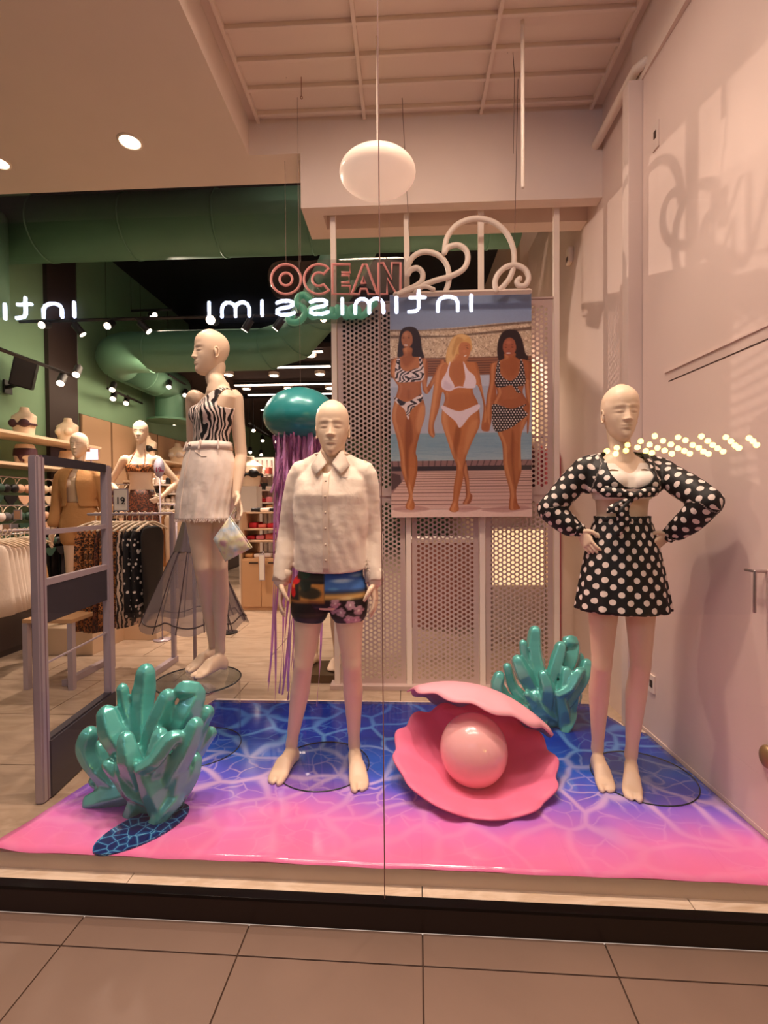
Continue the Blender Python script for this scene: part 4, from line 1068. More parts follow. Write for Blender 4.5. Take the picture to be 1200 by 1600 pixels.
# white denim skirt
m_den = mat('white_denim', (246, 228, 216), .75, bump=.5, bscale=14, detail=6)
zw = P(322, 696, YZ).z; zh = P(316, 811, YZ).z
bm = BM(); rl = []; ws = [0, .06, .25, .5, .75, 1]
for k in range(41):
    f = k / 40; z = zw + .012 + (zh - zw - .012) * f
    rx = float(np.interp(f, ws, [.128, .132, .154, .170, .174, .176])); ry = float(np.interp(f, ws, [.100, .106, .128, .136, .138, .140])); oy = float(np.interp(f, ws, [0, 0, .010, .012, .010, .005]))
    cc = C.lerp(Nk, (z - C.z) / H) if z > C.z else C
    cc = Vector((cc.x - .008 - .006 * f, cc.y, z)); r_ = []
    for q in range(96):
        t_ = 2 * PI * q / 96; x, y = se(t_, 2.15); wv = .0035 * math.sin(q * 1.3 + f * 9) * f + .006 * noise.noise(V3(x * 3, y * 3, f * 4)); r_.append(cc + Rz @ V3((rx + wv) * x, (ry + wv) * y + oy, 0))
    rl.append(r_)
rings(bm, rl, cap=False)
dk = link('denim_skirt', bm, m_den, tz, True); solid(dk, .004)
def ringat(f0, f1, grow, name, m, par):
    bm = BM(); rr = []
    for f in (f0, f1):
        i = int(f * 40); rr.append([p + (p - sum(rl[i], Vector()) / 96).normalized() * grow for p in rl[i]])
    rings(bm, rr, cap=False); o = link(name, bm, m, par, True); solid(o, .004); return o
ringat(0, .11, .004, 'waistband', m_den, dk)
def onskirt(a, f, g=.006):
    i = min(40, int(f * 40)); k = int(a / (2 * PI) * 96) % 96; p = rl[i][k]; c = sum(rl[i], Vector()) / 96; return p + (p - c).normalized() * g
bm = BM(); tube(bm, [onskirt(1.5 * PI - .0, f, .002) for f in np.linspace(.12, .98, 14)], .003, 6); link('front_seam', bm, m_den, dk, True)
bm = BM(); tube(bm, [onskirt(1.5 * PI + .10 + .9 * (f - .12) ** 2 * 0, f, .002) for f in np.linspace(.12, .45, 8)], .0025, 6); link('fly_stitch', bm, m_den, dk, True)
for s_3 in (-1, 1):
    bm = BM(); tube(bm, [onskirt(1.5 * PI + s_3 * (.35 + .55 * (1 - math.cos(u * PI / 2))), .11 + .10 * math.sin(u * PI / 2), .0015) for u in np.linspace(0, 1, 10)], .002, 6); link('pocket_edge', bm, m_den, dk, True)
    for a_ in (.55, 1.35):
        bm = BM(); tube(bm, [onskirt(1.5 * PI + s_3 * a_, f, .010) for f in (.0, .05, .12)], .006, 6, flat=.5); link('belt_loop', bm, m_den, dk, True)
bm = BM(); ell(bm, onskirt(1.5 * PI, .05, .01), (.008, .008, .008), 12); link('button', bm, M['chrome'], dk, True)
bm = BM()
random.seed(3)
for k in range(220):
    a = 2 * PI * k / 220; p = onskirt(a, 1, 0); tube(bm, [p + V3(0, 0, .004), p + V3(random.uniform(-.006, .006), random.uniform(-.006, .006), -random.uniform(.006, .018))], .0011, 4)
o = link('frayed_hem', bm, m_den, dk); o['kind'] = 'stuff'
# iridescent pouch hanging from the fingers
m_ir = mat('iridescent_film', (238, 226, 196), .22, coat=.6, metal=.15); N_, L_, b_ = nodes(m_ir)
lw = N_.new('ShaderNodeTexNoise'); lw.inputs['Scale'].default_value = 14; tc = N_.new('ShaderNodeTexCoord'); L_.new(tc.outputs['Object'], lw.inputs['Vector'])
L_.new(ramp(N_, L_, lw.outputs['Fac'], [(.3, (226, 180, 190)), (.45, (246, 236, 190)), (.55, (236, 230, 220)), (.65, (190, 214, 232)), (.8, (250, 220, 180))]), b_.inputs['Base Color'])
yb = YZ - .13
cs = [P(x, y, yb) for x, y in ((359, 806), (394, 856), (352, 878), (333, 842))]
bm = BM(); n_ = 14; F = {}
for sd in (-1, 1):
    for i in range(n_ + 1):
        for j in range(n_ + 1):
            u, v_ = i / n_, j / n_; p = (cs[0] * (1 - u) * (1 - v_) + cs[1] * u * (1 - v_) + cs[2] * u * v_ + cs[3] * (1 - u) * v_)
            bulge = .026 * (math.sin(PI * u) * math.sin(PI * v_)) ** .6; p = p + V3(0, sd * bulge + .006 * noise.noise(V3(u * 5, v_ * 5, sd)) * (bulge > 0), 0)
            F[sd, i, j] = bm.verts.new(p)
    for i in range(n_):
        for j in range(n_): bm.faces.new((F[sd, i, j], F[sd, i + 1, j], F[sd, i + 1, j + 1], F[sd, i, j + 1]))
bmesh.ops.remove_doubles(bm, verts=bm.verts, dist=.0005)
tp = thing('pouch_bag', 'small pearly iridescent pouch hanging from the zebra top mannequin\'s hand', 'bag', cs[2])
link('pouch_body', bm, m_ir, tp, True)
bm = BM(); tube(bm, [cs[0] + V3(0, 0, -.004), P(364, 800, yb), P(370, 790, yb), P(368, 798, yb + .01), cs[0] + V3(.004, 0, 0)], .003, 6, n=3); link('wrist_strap', bm, m_ir, tp, True)
bm = BM(); tube(bm, [cs[0].lerp(cs[1], .02), cs[0].lerp(cs[1], .98)], .004, 6); link('zip', bm, m_ir, tp, True)
# ================================================================== POSTER (flat print, painted numerically onto a fine grid)
YP = 3.58
p0 = P(609, 461, YP); p1 = P(831, 807, YP)
GW, GH = 300, 460
gx, gy = np.meshgrid(np.linspace(85, 1072, GW), np.linspace(0, 1545, GH))
img = np.zeros((GH, GW, 3))
rng = np.random.default_rng(5)
def vnoise(sx_, sy_, seed=0):
    r = np.random.default_rng(seed); a = r.random((int(GH / sy_) + 3, int(GW / sx_) + 3)); yy = np.arange(GH) / sy_; xx = np.arange(GW) / sx_
    y0 = yy.astype(int); x0_ = xx.astype(int); fy = (yy - y0)[:, None]; fx = (xx - x0_)[None]
    return (a[y0][:, x0_] * (1 - fy) * (1 - fx) + a[y0 + 1][:, x0_] * fy * (1 - fx) + a[y0][:, x0_ + 1] * (1 - fy) * fx + a[y0 + 1][:, x0_ + 1] * fy * fx)
def pin(poly, soft=1.6):
    poly = [(float(a), float(b)) for a, b in poly]; ins = np.zeros_like(gx, bool); d = np.full_like(gx, 1e9); j = len(poly) - 1
    for i in range(len(poly)):
        xi, yi = poly[i]; xj, yj = poly[j]
        c = ((yi > gy) != (yj > gy)) & (gx < (xj - xi) * (gy - yi) / (yj - yi + 1e-12) + xi); ins ^= c
        ex, ey = xj - xi, yj - yi; L = ex * ex + ey * ey + 1e-9; t = np.clip(((gx - xi) * ex + (gy - yi) * ey) / L, 0, 1)
        d = np.minimum(d, np.hypot(gx - xi - t * ex, gy - yi - t * ey)); j = i
    return np.clip(.5 + np.where(ins, d, -d) / (2 * soft), 0, 1)
def smooth_poly(p, n=5):
    q = [Vector((a, b, 0)) for a, b in p]; out = []; m = len(q)
    for i in range(m):
        a, b, c, d = q[i - 1], q[i], q[(i + 1) % m], q[(i + 2) % m]
        for k in range(n):
            t = k / n; v = .5 * ((2 * b) + (c - a) * t + (2 * a - 5 * b + 4 * c - d) * t * t + (3 * b - a - 3 * c + d) * t ** 3); out.append((v.x, v.y))
    return out
def put(c, m):
    global img; c = np.array(c, float); img = img * (1 - m[..., None]) + c * m[..., None]
def fill(c, poly, s=1, soft=1.6, a=1.): put(c, pin(smooth_poly(poly) if s else poly, soft) * a)
def oval(c, cx_, cy_, rx, ry, soft=.12, a=1., ang=0.):
    dx, dy = gx - cx_, gy - cy_; ca, sa = math.cos(ang), math.sin(ang); X = (dx * ca + dy * sa) / rx; Y_ = (-dx * sa + dy * ca) / ry
    put(c, np.clip((1 - np.hypot(X, Y_)) / soft, 0, 1) * a)
# sky, sea, deck
g = np.clip(gy / 960, 0, 1)[..., None]
img[:] = np.array([104, 126, 172]) * (1 - g) + np.array([186, 192, 208]) * g
put((136, 140, 172), np.clip((gy - 80) / 200, 0, 1) * .3)
sea = np.clip((gy - 960) / 6, 0, 1); put((120, 156, 178), sea); put((150, 178, 190), sea * np.clip((gy - 1050) / 100, 0, 1)); put((98, 138, 170), sea * (vnoise(30, 2, 3) > .6) * .3)
n_a = vnoise(3, 4, 1); n_b = vnoise(2, 2, 2)
thatch = pin([(60, 240), (300, 248), (620, 232), (820, 214), (1090, 205), (1090, 450), (85, 450)], 5)
put((200, 168, 138), thatch); put((240, 216, 186), thatch * np.clip(n_a * 2 - .9, 0, 1)); put((112, 80, 62), thatch * np.clip(n_b * 2.4 - 1.5, 0, 1))
for yy_, th in ((290, 10), (246, 7)): put((62, 40, 34), pin([(85, yy_ - th), (500, yy_), (1090, yy_ - 50), (1090, yy_ - 36 + th), (500, yy_ + th), (85, yy_ + th)], 5) * thatch * .75)
und = pin([(85, 440), (1090, 440), (1090, 560), (85, 575)], 6); put((92, 52, 42), und)
for k in range(7): put((140, 84, 60), und * (np.abs(gy - 455 - k * 17) < 4))
put((176, 182, 204), pin([(85, 575), (1090, 560), (1090, 640), (85, 640)], 3) * 1.)
dk_ = np.clip((gy - 1150) / 4, 0, 1); put((128, 92, 92), dk_)
for x in range(110, 1090, 42):
    sl = (x - 600) * .0018; put((60, 44, 48), pin([(x - 4 + sl * 20, 1152), (x + 4 + sl * 20, 1152), (x - 8, 1200), (x - 16, 1200)], 2) * .8)
put((44, 36, 42), pin([(85, 1190), (1075, 1190), (1075, 1222), (85, 1222)], 2))
dk2 = pin([(85, 1385), (220, 1225), (1075, 1225), (1090, 1560), (70, 1560)], 3); put((206, 160, 146), dk2)
yl = 1235
while yl < 1500: put((110, 74, 70), dk2 * (np.abs(gy - yl) < 1.8 + (yl - 1235) * .006) * .85); yl += 13 + (yl - 1235) * .085
put((236, 196, 180), np.clip((gy - 1478) / 20, 0, 1) * .8); put((150, 96, 92), pin(smooth_poly([(110, 1478), (260, 1465), (360, 1490), (240, 1510), (120, 1502)]), 4) * .5)
put((170, 112, 104), pin(smooth_poly([(480, 1490), (620, 1472), (720, 1486), (600, 1512)]), 4) * .6); put((160, 104, 98), pin(smooth_poly([(720, 1500), (860, 1476), (1000, 1470), (1060, 1490), (900, 1515)]), 4) * .6)
put((58, 40, 42), pin([(85, 1235), (150, 1250), (160, 1300), (110, 1345), (85, 1360)], 3) * .85)
SK = (172, 92, 50); SKD = (120, 56, 32); SKL = (216, 138, 88)
def skin_poly(p, c=SK):
    m = pin(smooth_poly(p), 2.); put(c, m)
    for k, col, a in ((5, SKD, .30), (2, SKD, .30)): put(col, m * np.clip(m - np.roll(m, -k, 1), 0, 1) * a); put(col, m * np.clip(m - np.roll(m, k, 1), 0, 1) * a * .8)
    put(SKL, m * np.clip(np.roll(m, 3, 1) - np.roll(m, 9, 1), 0, 1) * .55); put(SKL, m * (vnoise(24, 40, 31) > .55) * .10)
    return m
def shade(m, poly, c, a=.5, soft=10): put(c, m * pin(smooth_poly(poly), soft) * a)
# ---- figure 1 (left)
hair = (34, 22, 24)
fill(hair, [(205, 222), (265, 232), (298, 290), (310, 380), (325, 440), (290, 470), (190, 470), (140, 440), (138, 380), (150, 300), (165, 245)], soft=3)
m = skin_poly([(176, 370), (176, 420), (110, 440), (92, 480), (88, 540), (120, 600), (140, 640), (118, 720), (98, 800), (96, 870), (130, 1000), (150, 1120), (160, 1220), (195, 1330), (210, 1400), (185, 1470), (210, 1492), (244, 1490), (250, 1450), (236, 1390), (268, 1240), (272, 1140), (262, 1080), (300, 930), (326, 850), (328, 770), (308, 700), (300, 620), (322, 560), (322, 470), (300, 435), (240, 425), (240, 370)])
m2 = skin_poly([(318, 440), (348, 470), (350, 560), (342, 640), (390, 560), (432, 490), (440, 455), (462, 460), (470, 490), (440, 530), (396, 610), (350, 684), (318, 670), (306, 600), (300, 500)], (160, 82, 46))
shade(m, [(196, 850), (230, 870), (240, 1000), (214, 1080), (208, 1300), (196, 1330), (185, 1050)], SKD, .75, 8)
shade(m, [(92, 700), (120, 760), (110, 880), (140, 1040), (165, 1250), (140, 1240), (90, 900)], SKL, .5, 10); shade(m, [(290, 780), (330, 770), (322, 870), (285, 960), (262, 900)], SKL, .7, 10); shade(m, [(175, 400), (240, 400), (260, 440), (200, 500), (160, 450)], SKD, .55, 12)
shade(m, [(140, 600), (300, 600), (310, 700), (120, 720)], (146, 74, 42), .5, 18); shade(m, [(205, 660), (222, 660), (222, 720), (205, 720)], SKD, .4, 8)
oval((164, 92, 58), 205, 308, 43, 62); oval((206, 136, 100), 196, 275, 24, 24, .8, .6); oval((244, 230, 224), 196, 348, 18, 7, .4, .95, R(5)); oval((120, 50, 40), 196, 342, 22, 3, .5, .6)
for x in (178, 218): oval((40, 22, 20), x, 298, 9, 3.5, .4, .85); oval((60, 34, 28), x, 285, 12, 2.5, .6, .7)
oval((130, 66, 42), 196, 322, 9, 4, .6, .6)
fill(hair, [(210, 226), (262, 240), (280, 330), (262, 420), (248, 350), (240, 275)], soft=3); fill(hair, [(205, 226), (170, 250), (158, 320), (160, 400), (142, 430), (150, 300), (165, 245)], soft=3)
zz = (np.sin(gx * .13 + vnoise(16, 8, 9) * 17 + gy * .12) > -.05)
def zeb(poly): mk = pin(smooth_poly(poly), 1.5); put((232, 208, 206), mk); put((34, 24, 28), mk * zz)
zeb([(132, 440), (152, 440), (158, 500), (200, 530), (250, 515), (290, 500), (288, 440), (305, 440), (322, 520), (316, 590), (220, 604), (130, 598), (118, 530)])
zeb([(112, 702), (200, 742), (300, 690), (314, 716), (296, 745), (230, 800), (212, 862), (200, 845), (180, 790), (122, 740)])
# ---- figure 3 (right)
fill(hair, [(925, 258), (975, 270), (1008, 330), (1030, 420), (1050, 450), (1020, 480), (870, 480), (840, 450), (835, 380), (850, 310), (880, 270)], soft=3)
m = skin_poly([(885, 420), (880, 455), (820, 480), (786, 500), (780, 620), (760, 720), (752, 860), (770, 940), (790, 900), (800, 800), (812, 760), (828, 700), (822, 600), (840, 600), (1010, 600), (1024, 640), (1030, 700), (1040, 780), (1040, 960), (1052, 940), (1062, 780), (1066, 620), (1066, 500), (1036, 468), (965, 450), (960, 420)], (160, 80, 46))
m3 = skin_poly([(815, 740), (1035, 740), (1046, 860), (1000, 980), (996, 1120), (1000, 1230), (965, 1360), (972, 1450), (990, 1490), (920, 1498), (914, 1450), (918, 1370), (878, 1200), (868, 1050), (835, 960), (815, 860)], (158, 80, 46)); m3b = skin_poly([(825, 600), (1012, 600), (1010, 690), (1040, 780), (812, 780), (834, 690)], (152, 76, 46))
shade(m3, [(936, 950), (950, 1000), (948, 1180), (962, 1350), (944, 1300), (926, 1100)], SKD, .8, 8); shade(m3, [(1000, 900), (1046, 850), (1010, 960), (1000, 1200), (985, 1180)], SKL, .6, 10); shade(m3, [(830, 960), (850, 1000), (885, 1200), (915, 1360), (900, 1300), (862, 1120)], SKL, .5, 8)
shade(m, [(870, 450), (960, 450), (980, 520), (920, 590), (860, 520)], SKD, .4, 14)
oval((150, 72, 50), 920, 375, 50, 66); oval((190, 100, 74), 916, 345, 28, 18, .8, .6); oval((240, 226, 220), 912, 418, 20, 6, .4, .9); oval((110, 40, 38), 912, 412, 24, 3, .5, .6)
for x in (894, 940): oval((40, 20, 18), x, 378, 11, 3.5, .4, .9); oval((50, 26, 22), x, 362, 14, 2.5, .6, .8)
oval((110, 50, 36), 916, 396, 8, 4, .6, .6)
fill(hair, [(925, 264), (975, 275), (1000, 340), (1010, 440), (980, 460), (968, 380), (950, 320), (915, 306), (880, 330), (870, 400), (868, 450), (842, 440), (846, 340), (880, 275)], soft=3)
pd = (np.hypot((gx + (np.floor(gy / 17) % 2) * 10) % 20 - 10, gy % 17 - 8.5) < 4.8)
def pol(poly): mk = pin(smooth_poly(poly), 1.5); put((28, 20, 24), mk); put((226, 206, 206), mk * pd)
pol([(835, 480), (852, 478), (858, 560), (900, 600), (940, 606), (985, 560), (994, 470), (1010, 476), (1030, 590), (1022, 640), (975, 650), (1000, 690), (970, 688), (935, 640), (860, 654), (824, 644), (820, 590)])
pol([(808, 765), (930, 800), (1034, 770), (1010, 800), (1046, 840), (1000, 880), (930, 930), (840, 960), (806, 930), (798, 850)])
# ---- figure 2 (middle, front)
fill((214, 152, 84), [(580, 280), (640, 300), (658, 350), (650, 400), (560, 430), (500, 490), (480, 480), (478, 420), (500, 350), (530, 300)], soft=4)
m = skin_poly([(545, 420), (500, 470), (440, 480), (410, 520), (390, 640), (372, 760), (352, 900), (352, 960), (378, 990), (396, 975), (390, 900), (424, 800), (450, 680), (470, 720), (452, 790), (444, 880), (480, 1000), (520, 1120), (548, 1200), (528, 1330), (520, 1430), (496, 1495), (530, 1512), (562, 1495), (560, 1430), (600, 1250), (612, 1140), (660, 1020), (708, 920), (712, 850), (700, 760), (668, 690), (668, 650), (700, 640), (738, 780), (722, 930), (756, 950), (772, 930), (756, 800), (736, 690), (700, 500), (670, 475), (630, 470), (610, 430)], (184, 100, 56))
m4 = skin_poly([(612, 1160), (634, 1280), (640, 1370), (658, 1400), (640, 1450), (590, 1455), (612, 1400), (606, 1300), (590, 1220)], (130, 64, 44))
shade(m, [(545, 920), (580, 930), (572, 1010), (552, 1090), (548, 1200), (520, 1110)], SKD, .65, 8); shade(m, [(446, 800), (480, 830), (500, 960), (545, 1150), (520, 1120), (450, 920)], SKL, .6, 10); shade(m, [(640, 900), (700, 880), (660, 1000), (620, 1100), (600, 1080)], SKL, .55, 12)
shade(m, [(400, 560), (430, 560), (400, 760), (370, 900), (352, 900)], SKL, .5, 8); shade(m, [(480, 700), (660, 690), (690, 770), (570, 810), (460, 780)], (160, 82, 46), .6, 16); shade(m, [(520, 480), (600, 480), (600, 600), (560, 640), (510, 560)], (160, 84, 48), .6, 16); shade(m, [(540, 1240), (590, 1240), (560, 1420), (530, 1430)], (160, 82, 44), .6, 10)
fill((186, 104, 66), [(580, 340), (640, 345), (650, 390), (636, 440), (612, 462), (580, 440), (566, 390)], soft=3)
oval((60, 30, 24), 626, 378, 12, 3, .4, .8, R(15)); oval((242, 228, 222), 612, 430, 13, 5, .4, .9, R(-25)); oval((216, 130, 94), 606, 400, 16, 16, .9, .5); oval((70, 40, 26), 622, 362, 14, 2.5, .6, .6, R(10))
fill((226, 170, 104), [(585, 282), (640, 300), (590, 330), (560, 380), (540, 440), (496, 490), (484, 450), (500, 360), (535, 305)], soft=4); fill((176, 112, 58), [(560, 300), (600, 320), (560, 360), (530, 430), (520, 400), (540, 330)], soft=5, a=.6)
WB = (232, 208, 222)
for p_ in ([(500, 476), (508, 476), (498, 560), (536, 640), (500, 670), (450, 650), (446, 600), (480, 540)], [(606, 478), (598, 478), (612, 580), (600, 645), (664, 652), (688, 620), (676, 570), (632, 530)], [(450, 646), (500, 662), (560, 640), (610, 644), (680, 640), (660, 656), (560, 650), (500, 672)], [(452, 770), (570, 812), (700, 766), (706, 800), (640, 850), (574, 926), (540, 880), (456, 806)]): fill(WB, p_)
shade(np.ones_like(gx), [(470, 600), (520, 640), (500, 660), (460, 650)], (190, 160, 184), .5, 8)
fill((160, 82, 50), [(752, 890), (775, 900), (780, 945), (760, 955), (728, 945), (728, 910)], soft=3)
img *= (1 + (vnoise(1.5, 1.5, 4)[..., None] - .5) * .05)
img = 255 * (np.clip(img, 0, 255) / 255) ** .76
xs = np.linspace(p0.x, p1.x, GW); zs = np.linspace(p0.z, p1.z, GH)
bm_v = np.stack([np.repeat(xs[None], GH, 0), np.full((GH, GW), YP), np.repeat(zs[:, None], GW, 1)], -1).reshape(-1, 3)
idx = np.arange(GW * GH).reshape(GH, GW); fc = np.stack([idx[:-1, :-1], idx[1:, :-1], idx[1:, 1:], idx[:-1, 1:]], -1).reshape(-1, 4)
me = bpy.data.meshes.new('poster_print'); me.from_pydata(bm_v.tolist(), [], fc.tolist()); set_col(me, img.reshape(-1, 3))
m_post = vcolmat('poster_print', .30)
post = thing('hanging_poster', 'large beach poster of three women in swimwear walking on a deck', 'poster', ((p0.x + p1.x) / 2, YP + .01, p1.z))
link('printed_face', me, m_post, post)
link('backing_board', box(BM(), p0.x - .001, p1.x + .001, YP + .001, YP + .012, p1.z - .001, p0.z + .001), M['white'], post)
# ================================================================== WAVE ORNAMENT
YWV = 3.50
wv = thing('wave_sign', 'white tubular outline of curling waves and a round sun on a bar above the poster', 'sign', P(723, 462, YWV))
def wp_(x, y, o=0.): return P(400 + x / 2.6667, 320 + y / 2.6667, YWV + o)
RW = .0195
def wtube(pts, name, o=0., r=RW, n=5):
    bm = BM(); tube(bm, [wp_(x, y, o) for x, y in pts], r, 12, n=n); link(name, bm, M['white'], wv, True)
bm = BM(); a = wp_(583, 374); b = wp_(1138, 360); tube(bm, [a, b], .021, 4, flat=1.); link('base_bar', bm, M['white'], wv)
wtube([(785, 200), (795, 140), (830, 90), (880, 64), (935, 58), (995, 76), (1045, 120), (1072, 185), (1074, 250), (1060, 300), (1035, 335), (1010, 358)], 'sun_arc')
wtube([(1000, 358), (996, 320), (1012, 285), (1045, 258), (1085, 252), (1122, 272), (1136, 305), (1122, 335), (1098, 338), (1086, 322), (1098, 308)], 'wave_curl', -.01)
wtube([(785, 200), (800, 178), (840, 168), (875, 190), (882, 230), (862, 270), (810, 298), (750, 315), (700, 335), (665, 362)], 'wave_curl', -.012)
wtube([(790, 362), (803, 320), (800, 265), (775, 222), (735, 200), (690, 198), (652, 220), (632, 262), (632, 292)], 'wave_curl', .012)
wtube([(632, 292), (645, 272), (672, 264), (694, 285), (690, 318), (662, 340), (625, 356), (595, 372)], 'wave_curl', .0)
wtube([(595, 374), (640, 356), (700, 340), (740, 352)], 'wave_curl', -.02, .014)
# hanging wires
def wire(name, pts, label, r=.0022):
    bm = BM(); tube(bm, pts, r, 6); o = link(name, bm, M['cord'], None, True); return tag(o, label, 'wire')
wire('hanging_wire', [P(641, 399, YWV), V3(P(641, 399, YWV).x - .05, YWV - .1, ZG)], 'left steel wire carrying the wave sign')
wire('hanging_wire', [P(804, 378, YWV), V3(P(804, 378, YWV).x - .03, YWV - .25, ZG)], 'right steel wire carrying the wave sign')
wire('hanging_wire', [P(802, 240, 3.1), P(804, 120, 3.1), P(800, 60, 3.1), P(793, 34, 3.1), V3(P(793, 34, 3.1).x, 3.1, ZG)], 'slack wire loop hanging beside the right wave sign wire')
bm = BM(); tube(bm, [P(817, 292, 2.9), V3(P(817, 292, 2.9).x, 2.9, ZG)], .011, 10); tag(link('hanging_rod', bm, M['white'], None, True), 'thin white rod hanging free from the ceiling grid right of the round lamp', 'rod')
for i, (x, y0, y1, y2) in enumerate(((447, 96, 105, 115), (471, 140, 150, 160))):
    z_ = P(x, y0, 3.2); bm = BM(); tube(bm, [V3(z_.x, 3.2, ZG), P(x, y1, 3.2)], .0025, 6); a_ = P(x, y1, 3.2)
    tube(bm, [a_ + V3(.006 * math.cos(t), 0, -.01 + .010 * math.sin(t)) for t in np.linspace(PI / 2, 2.2 * PI, 10)], .0025, 6)
    tag(link('ceiling_hook', bm, mat('rusty_hook', (140, 76, 52), .6, metal=.4), None, True), ('small reddish hook in the ceiling grid, the upper left one', 'small reddish hook at the back edge of the ceiling grid above the beam corner')[i], 'hook')
# ================================================================== ROUND OPAL LAMP
lc_ = P(590, 271, 2.95); lm = thing('globe_lamp', 'flattened round opal lamp hanging high behind the glass joint', 'lamp', lc_)
bm = BM(); ell(bm, lc_, (.228, .228, .102), 48); link('opal_globe', bm, mat('opal_glass', (250, 226, 206), .25, emit=.42, ec=(255, 214, 188)), lm, True)
bm = BM(); cyl(bm, lc_ + V3(0, 0, .095), .04, .03); tube(bm, [lc_ + V3(0, 0, .12), V3(lc_.x, lc_.y, ZG)], .005, 8); link('ceiling_stem', bm, M['white'], lm, True)
# downlights in the main ceiling
def downlight(c, r, label, power=0):
    t = thing('recessed_downlight', label, 'downlight', c)
    bm = BM(); pts = [c + V3(r * 1.15 * math.cos(a), r * 1.15 * math.sin(a), 0) for a in np.linspace(0, 2 * PI, 40)]; tube(bm, pts, r * .16, 8, caps=None); link('trim_ring', bm, M['white'], t, True)
    bm = BM(); cyl(bm, c + V3(0, 0, -.004), r, .01, 40); link('lamp_disc', bm, M['lamp'], t)
    if power:
        l = area('downlight_beam', c + V3(0, 0, -.02), c + V3(0, 0, -2), r * 1.8, power); l.data.shape = 'DISK'
downlight(Pz(203, 221, ZM), .065, 'bright recessed downlight in the plain left ceiling', 26)
p_ = Pz(-2, 254, ZM); downlight(p_, .06, 'recessed downlight at the left edge of the frame, mostly cut off')
# ================================================================== NEON TEXT SIGN
YN = 3.60
def np_(x, y, o=0.): return P(400 + x / 2.6667, 320 + y / 2.6667, YN + o)
m_neon = mat('pale_pink_neon_tube', (226, 150, 142), .4, emit=.10, ec=(255, 150, 140))
m_ngreen = mat('green_script_tube', (92, 160, 128), .4, emit=.12, ec=(96, 190, 150))
ns = thing('neon_text_sign', 'clear acrylic sign with OCEAN in pink tube outlines over a green script word', 'sign', np_(330, 500))
def nt(pts, m=m_neon, nm_='neon_letter', closed=True, r=.009, n=0):
    q = [np_(x, y) for x, y in pts]
    if closed: q.append(q[0])
    bm = BM(); tube(bm, q, r, 8, n=n); return bm
def circ(cx_, cy_, r, a0=0, a1=360, n=40): return [(cx_ + r * math.cos(R(a)), cy_ + r * math.sin(R(a))) for a in np.linspace(a0, a1, n)]
def letter(lst, m=m_neon, nm_='neon_letter', r=.009, n=0):
    b = BM()
    for pts, cl in lst:
        q = [np_(x, y) for x, y in pts]
        if cl: q.append(q[0])
        tube(b, q, r, 8, n=n)
    return link(nm_, b, m, ns, True)
letter([(circ(125, 310, 62), 0), (circ(125, 310, 26), 0)])
c1_, c2_ = circ(262, 310, 62, 48, 312, 34), circ(262, 310, 28, 312, 48, 20)
letter([(c1_ + c2_, 1)])
letter([([(318, 248), (392, 248), (392, 282), (356, 282), (356, 294), (388, 294), (388, 324), (356, 324), (356, 338), (392, 338), (392, 372), (318, 372)], 1)])
letter([([(398, 372), (446, 248), (460, 248), (506, 372), (468, 372), (460, 350), (436, 350), (430, 372)], 1), ([(440, 326), (456, 326), (448, 298)], 1)])
letter([([(510, 372), (510, 242), (530, 242), (566, 310), (566, 242), (602, 242), (602, 360), (585, 372), (546, 305), (546, 372)], 1)])
letter([([(222, 392), (200, 376), (176, 386), (172, 414), (196, 430), (204, 455), (180, 486), (146, 488), (136, 470), (150, 462)], 0),
        ([(262, 436), (240, 426), (224, 446), (236, 466), (256, 456), (264, 434), (262, 458), (276, 466)], 0), ([(284, 430), (282, 456), (298, 466), (316, 452), (320, 430), (318, 460), (330, 464)], 0),
        ([(340, 430), (340, 464), (348, 438), (368, 430), (374, 448), (374, 464), (384, 462)], 0), ([(424, 436), (404, 428), (388, 446), (398, 464), (418, 456), (426, 432), (426, 458), (440, 464)], 0), ([(440, 464), (462, 448), (480, 420), (494, 412)], 0)], m_ngreen, 'script_word', .026, 4)
bm = BM(); prism_xz(bm, [(np_(x, y).x, np_(x, y).z) for x, y in smooth_poly([(48, 310), (60, 250), (110, 228), (200, 232), (260, 226), (330, 224), (420, 218), (520, 216), (600, 214), (628, 240), (630, 370), (520, 420), (520, 470), (400, 490), (220, 492), (150, 512), (128, 480), (150, 400), (80, 380)], 6)], YN + .012, YN + .018)
link('acrylic_sheet', bm, glassmat('clear_acrylic_sheet', (.90, .90, .90), 1.45), ns)
wire('hanging_wire', [np_(125, 244), V3(np_(125, 244).x, YN, ZM)], 'left thin wire carrying the pink neon sign', .0015); wire('hanging_wire', [np_(186, 240), V3(np_(186, 240).x, YN, ZM)], 'second thin wire carrying the pink neon sign', .0015)
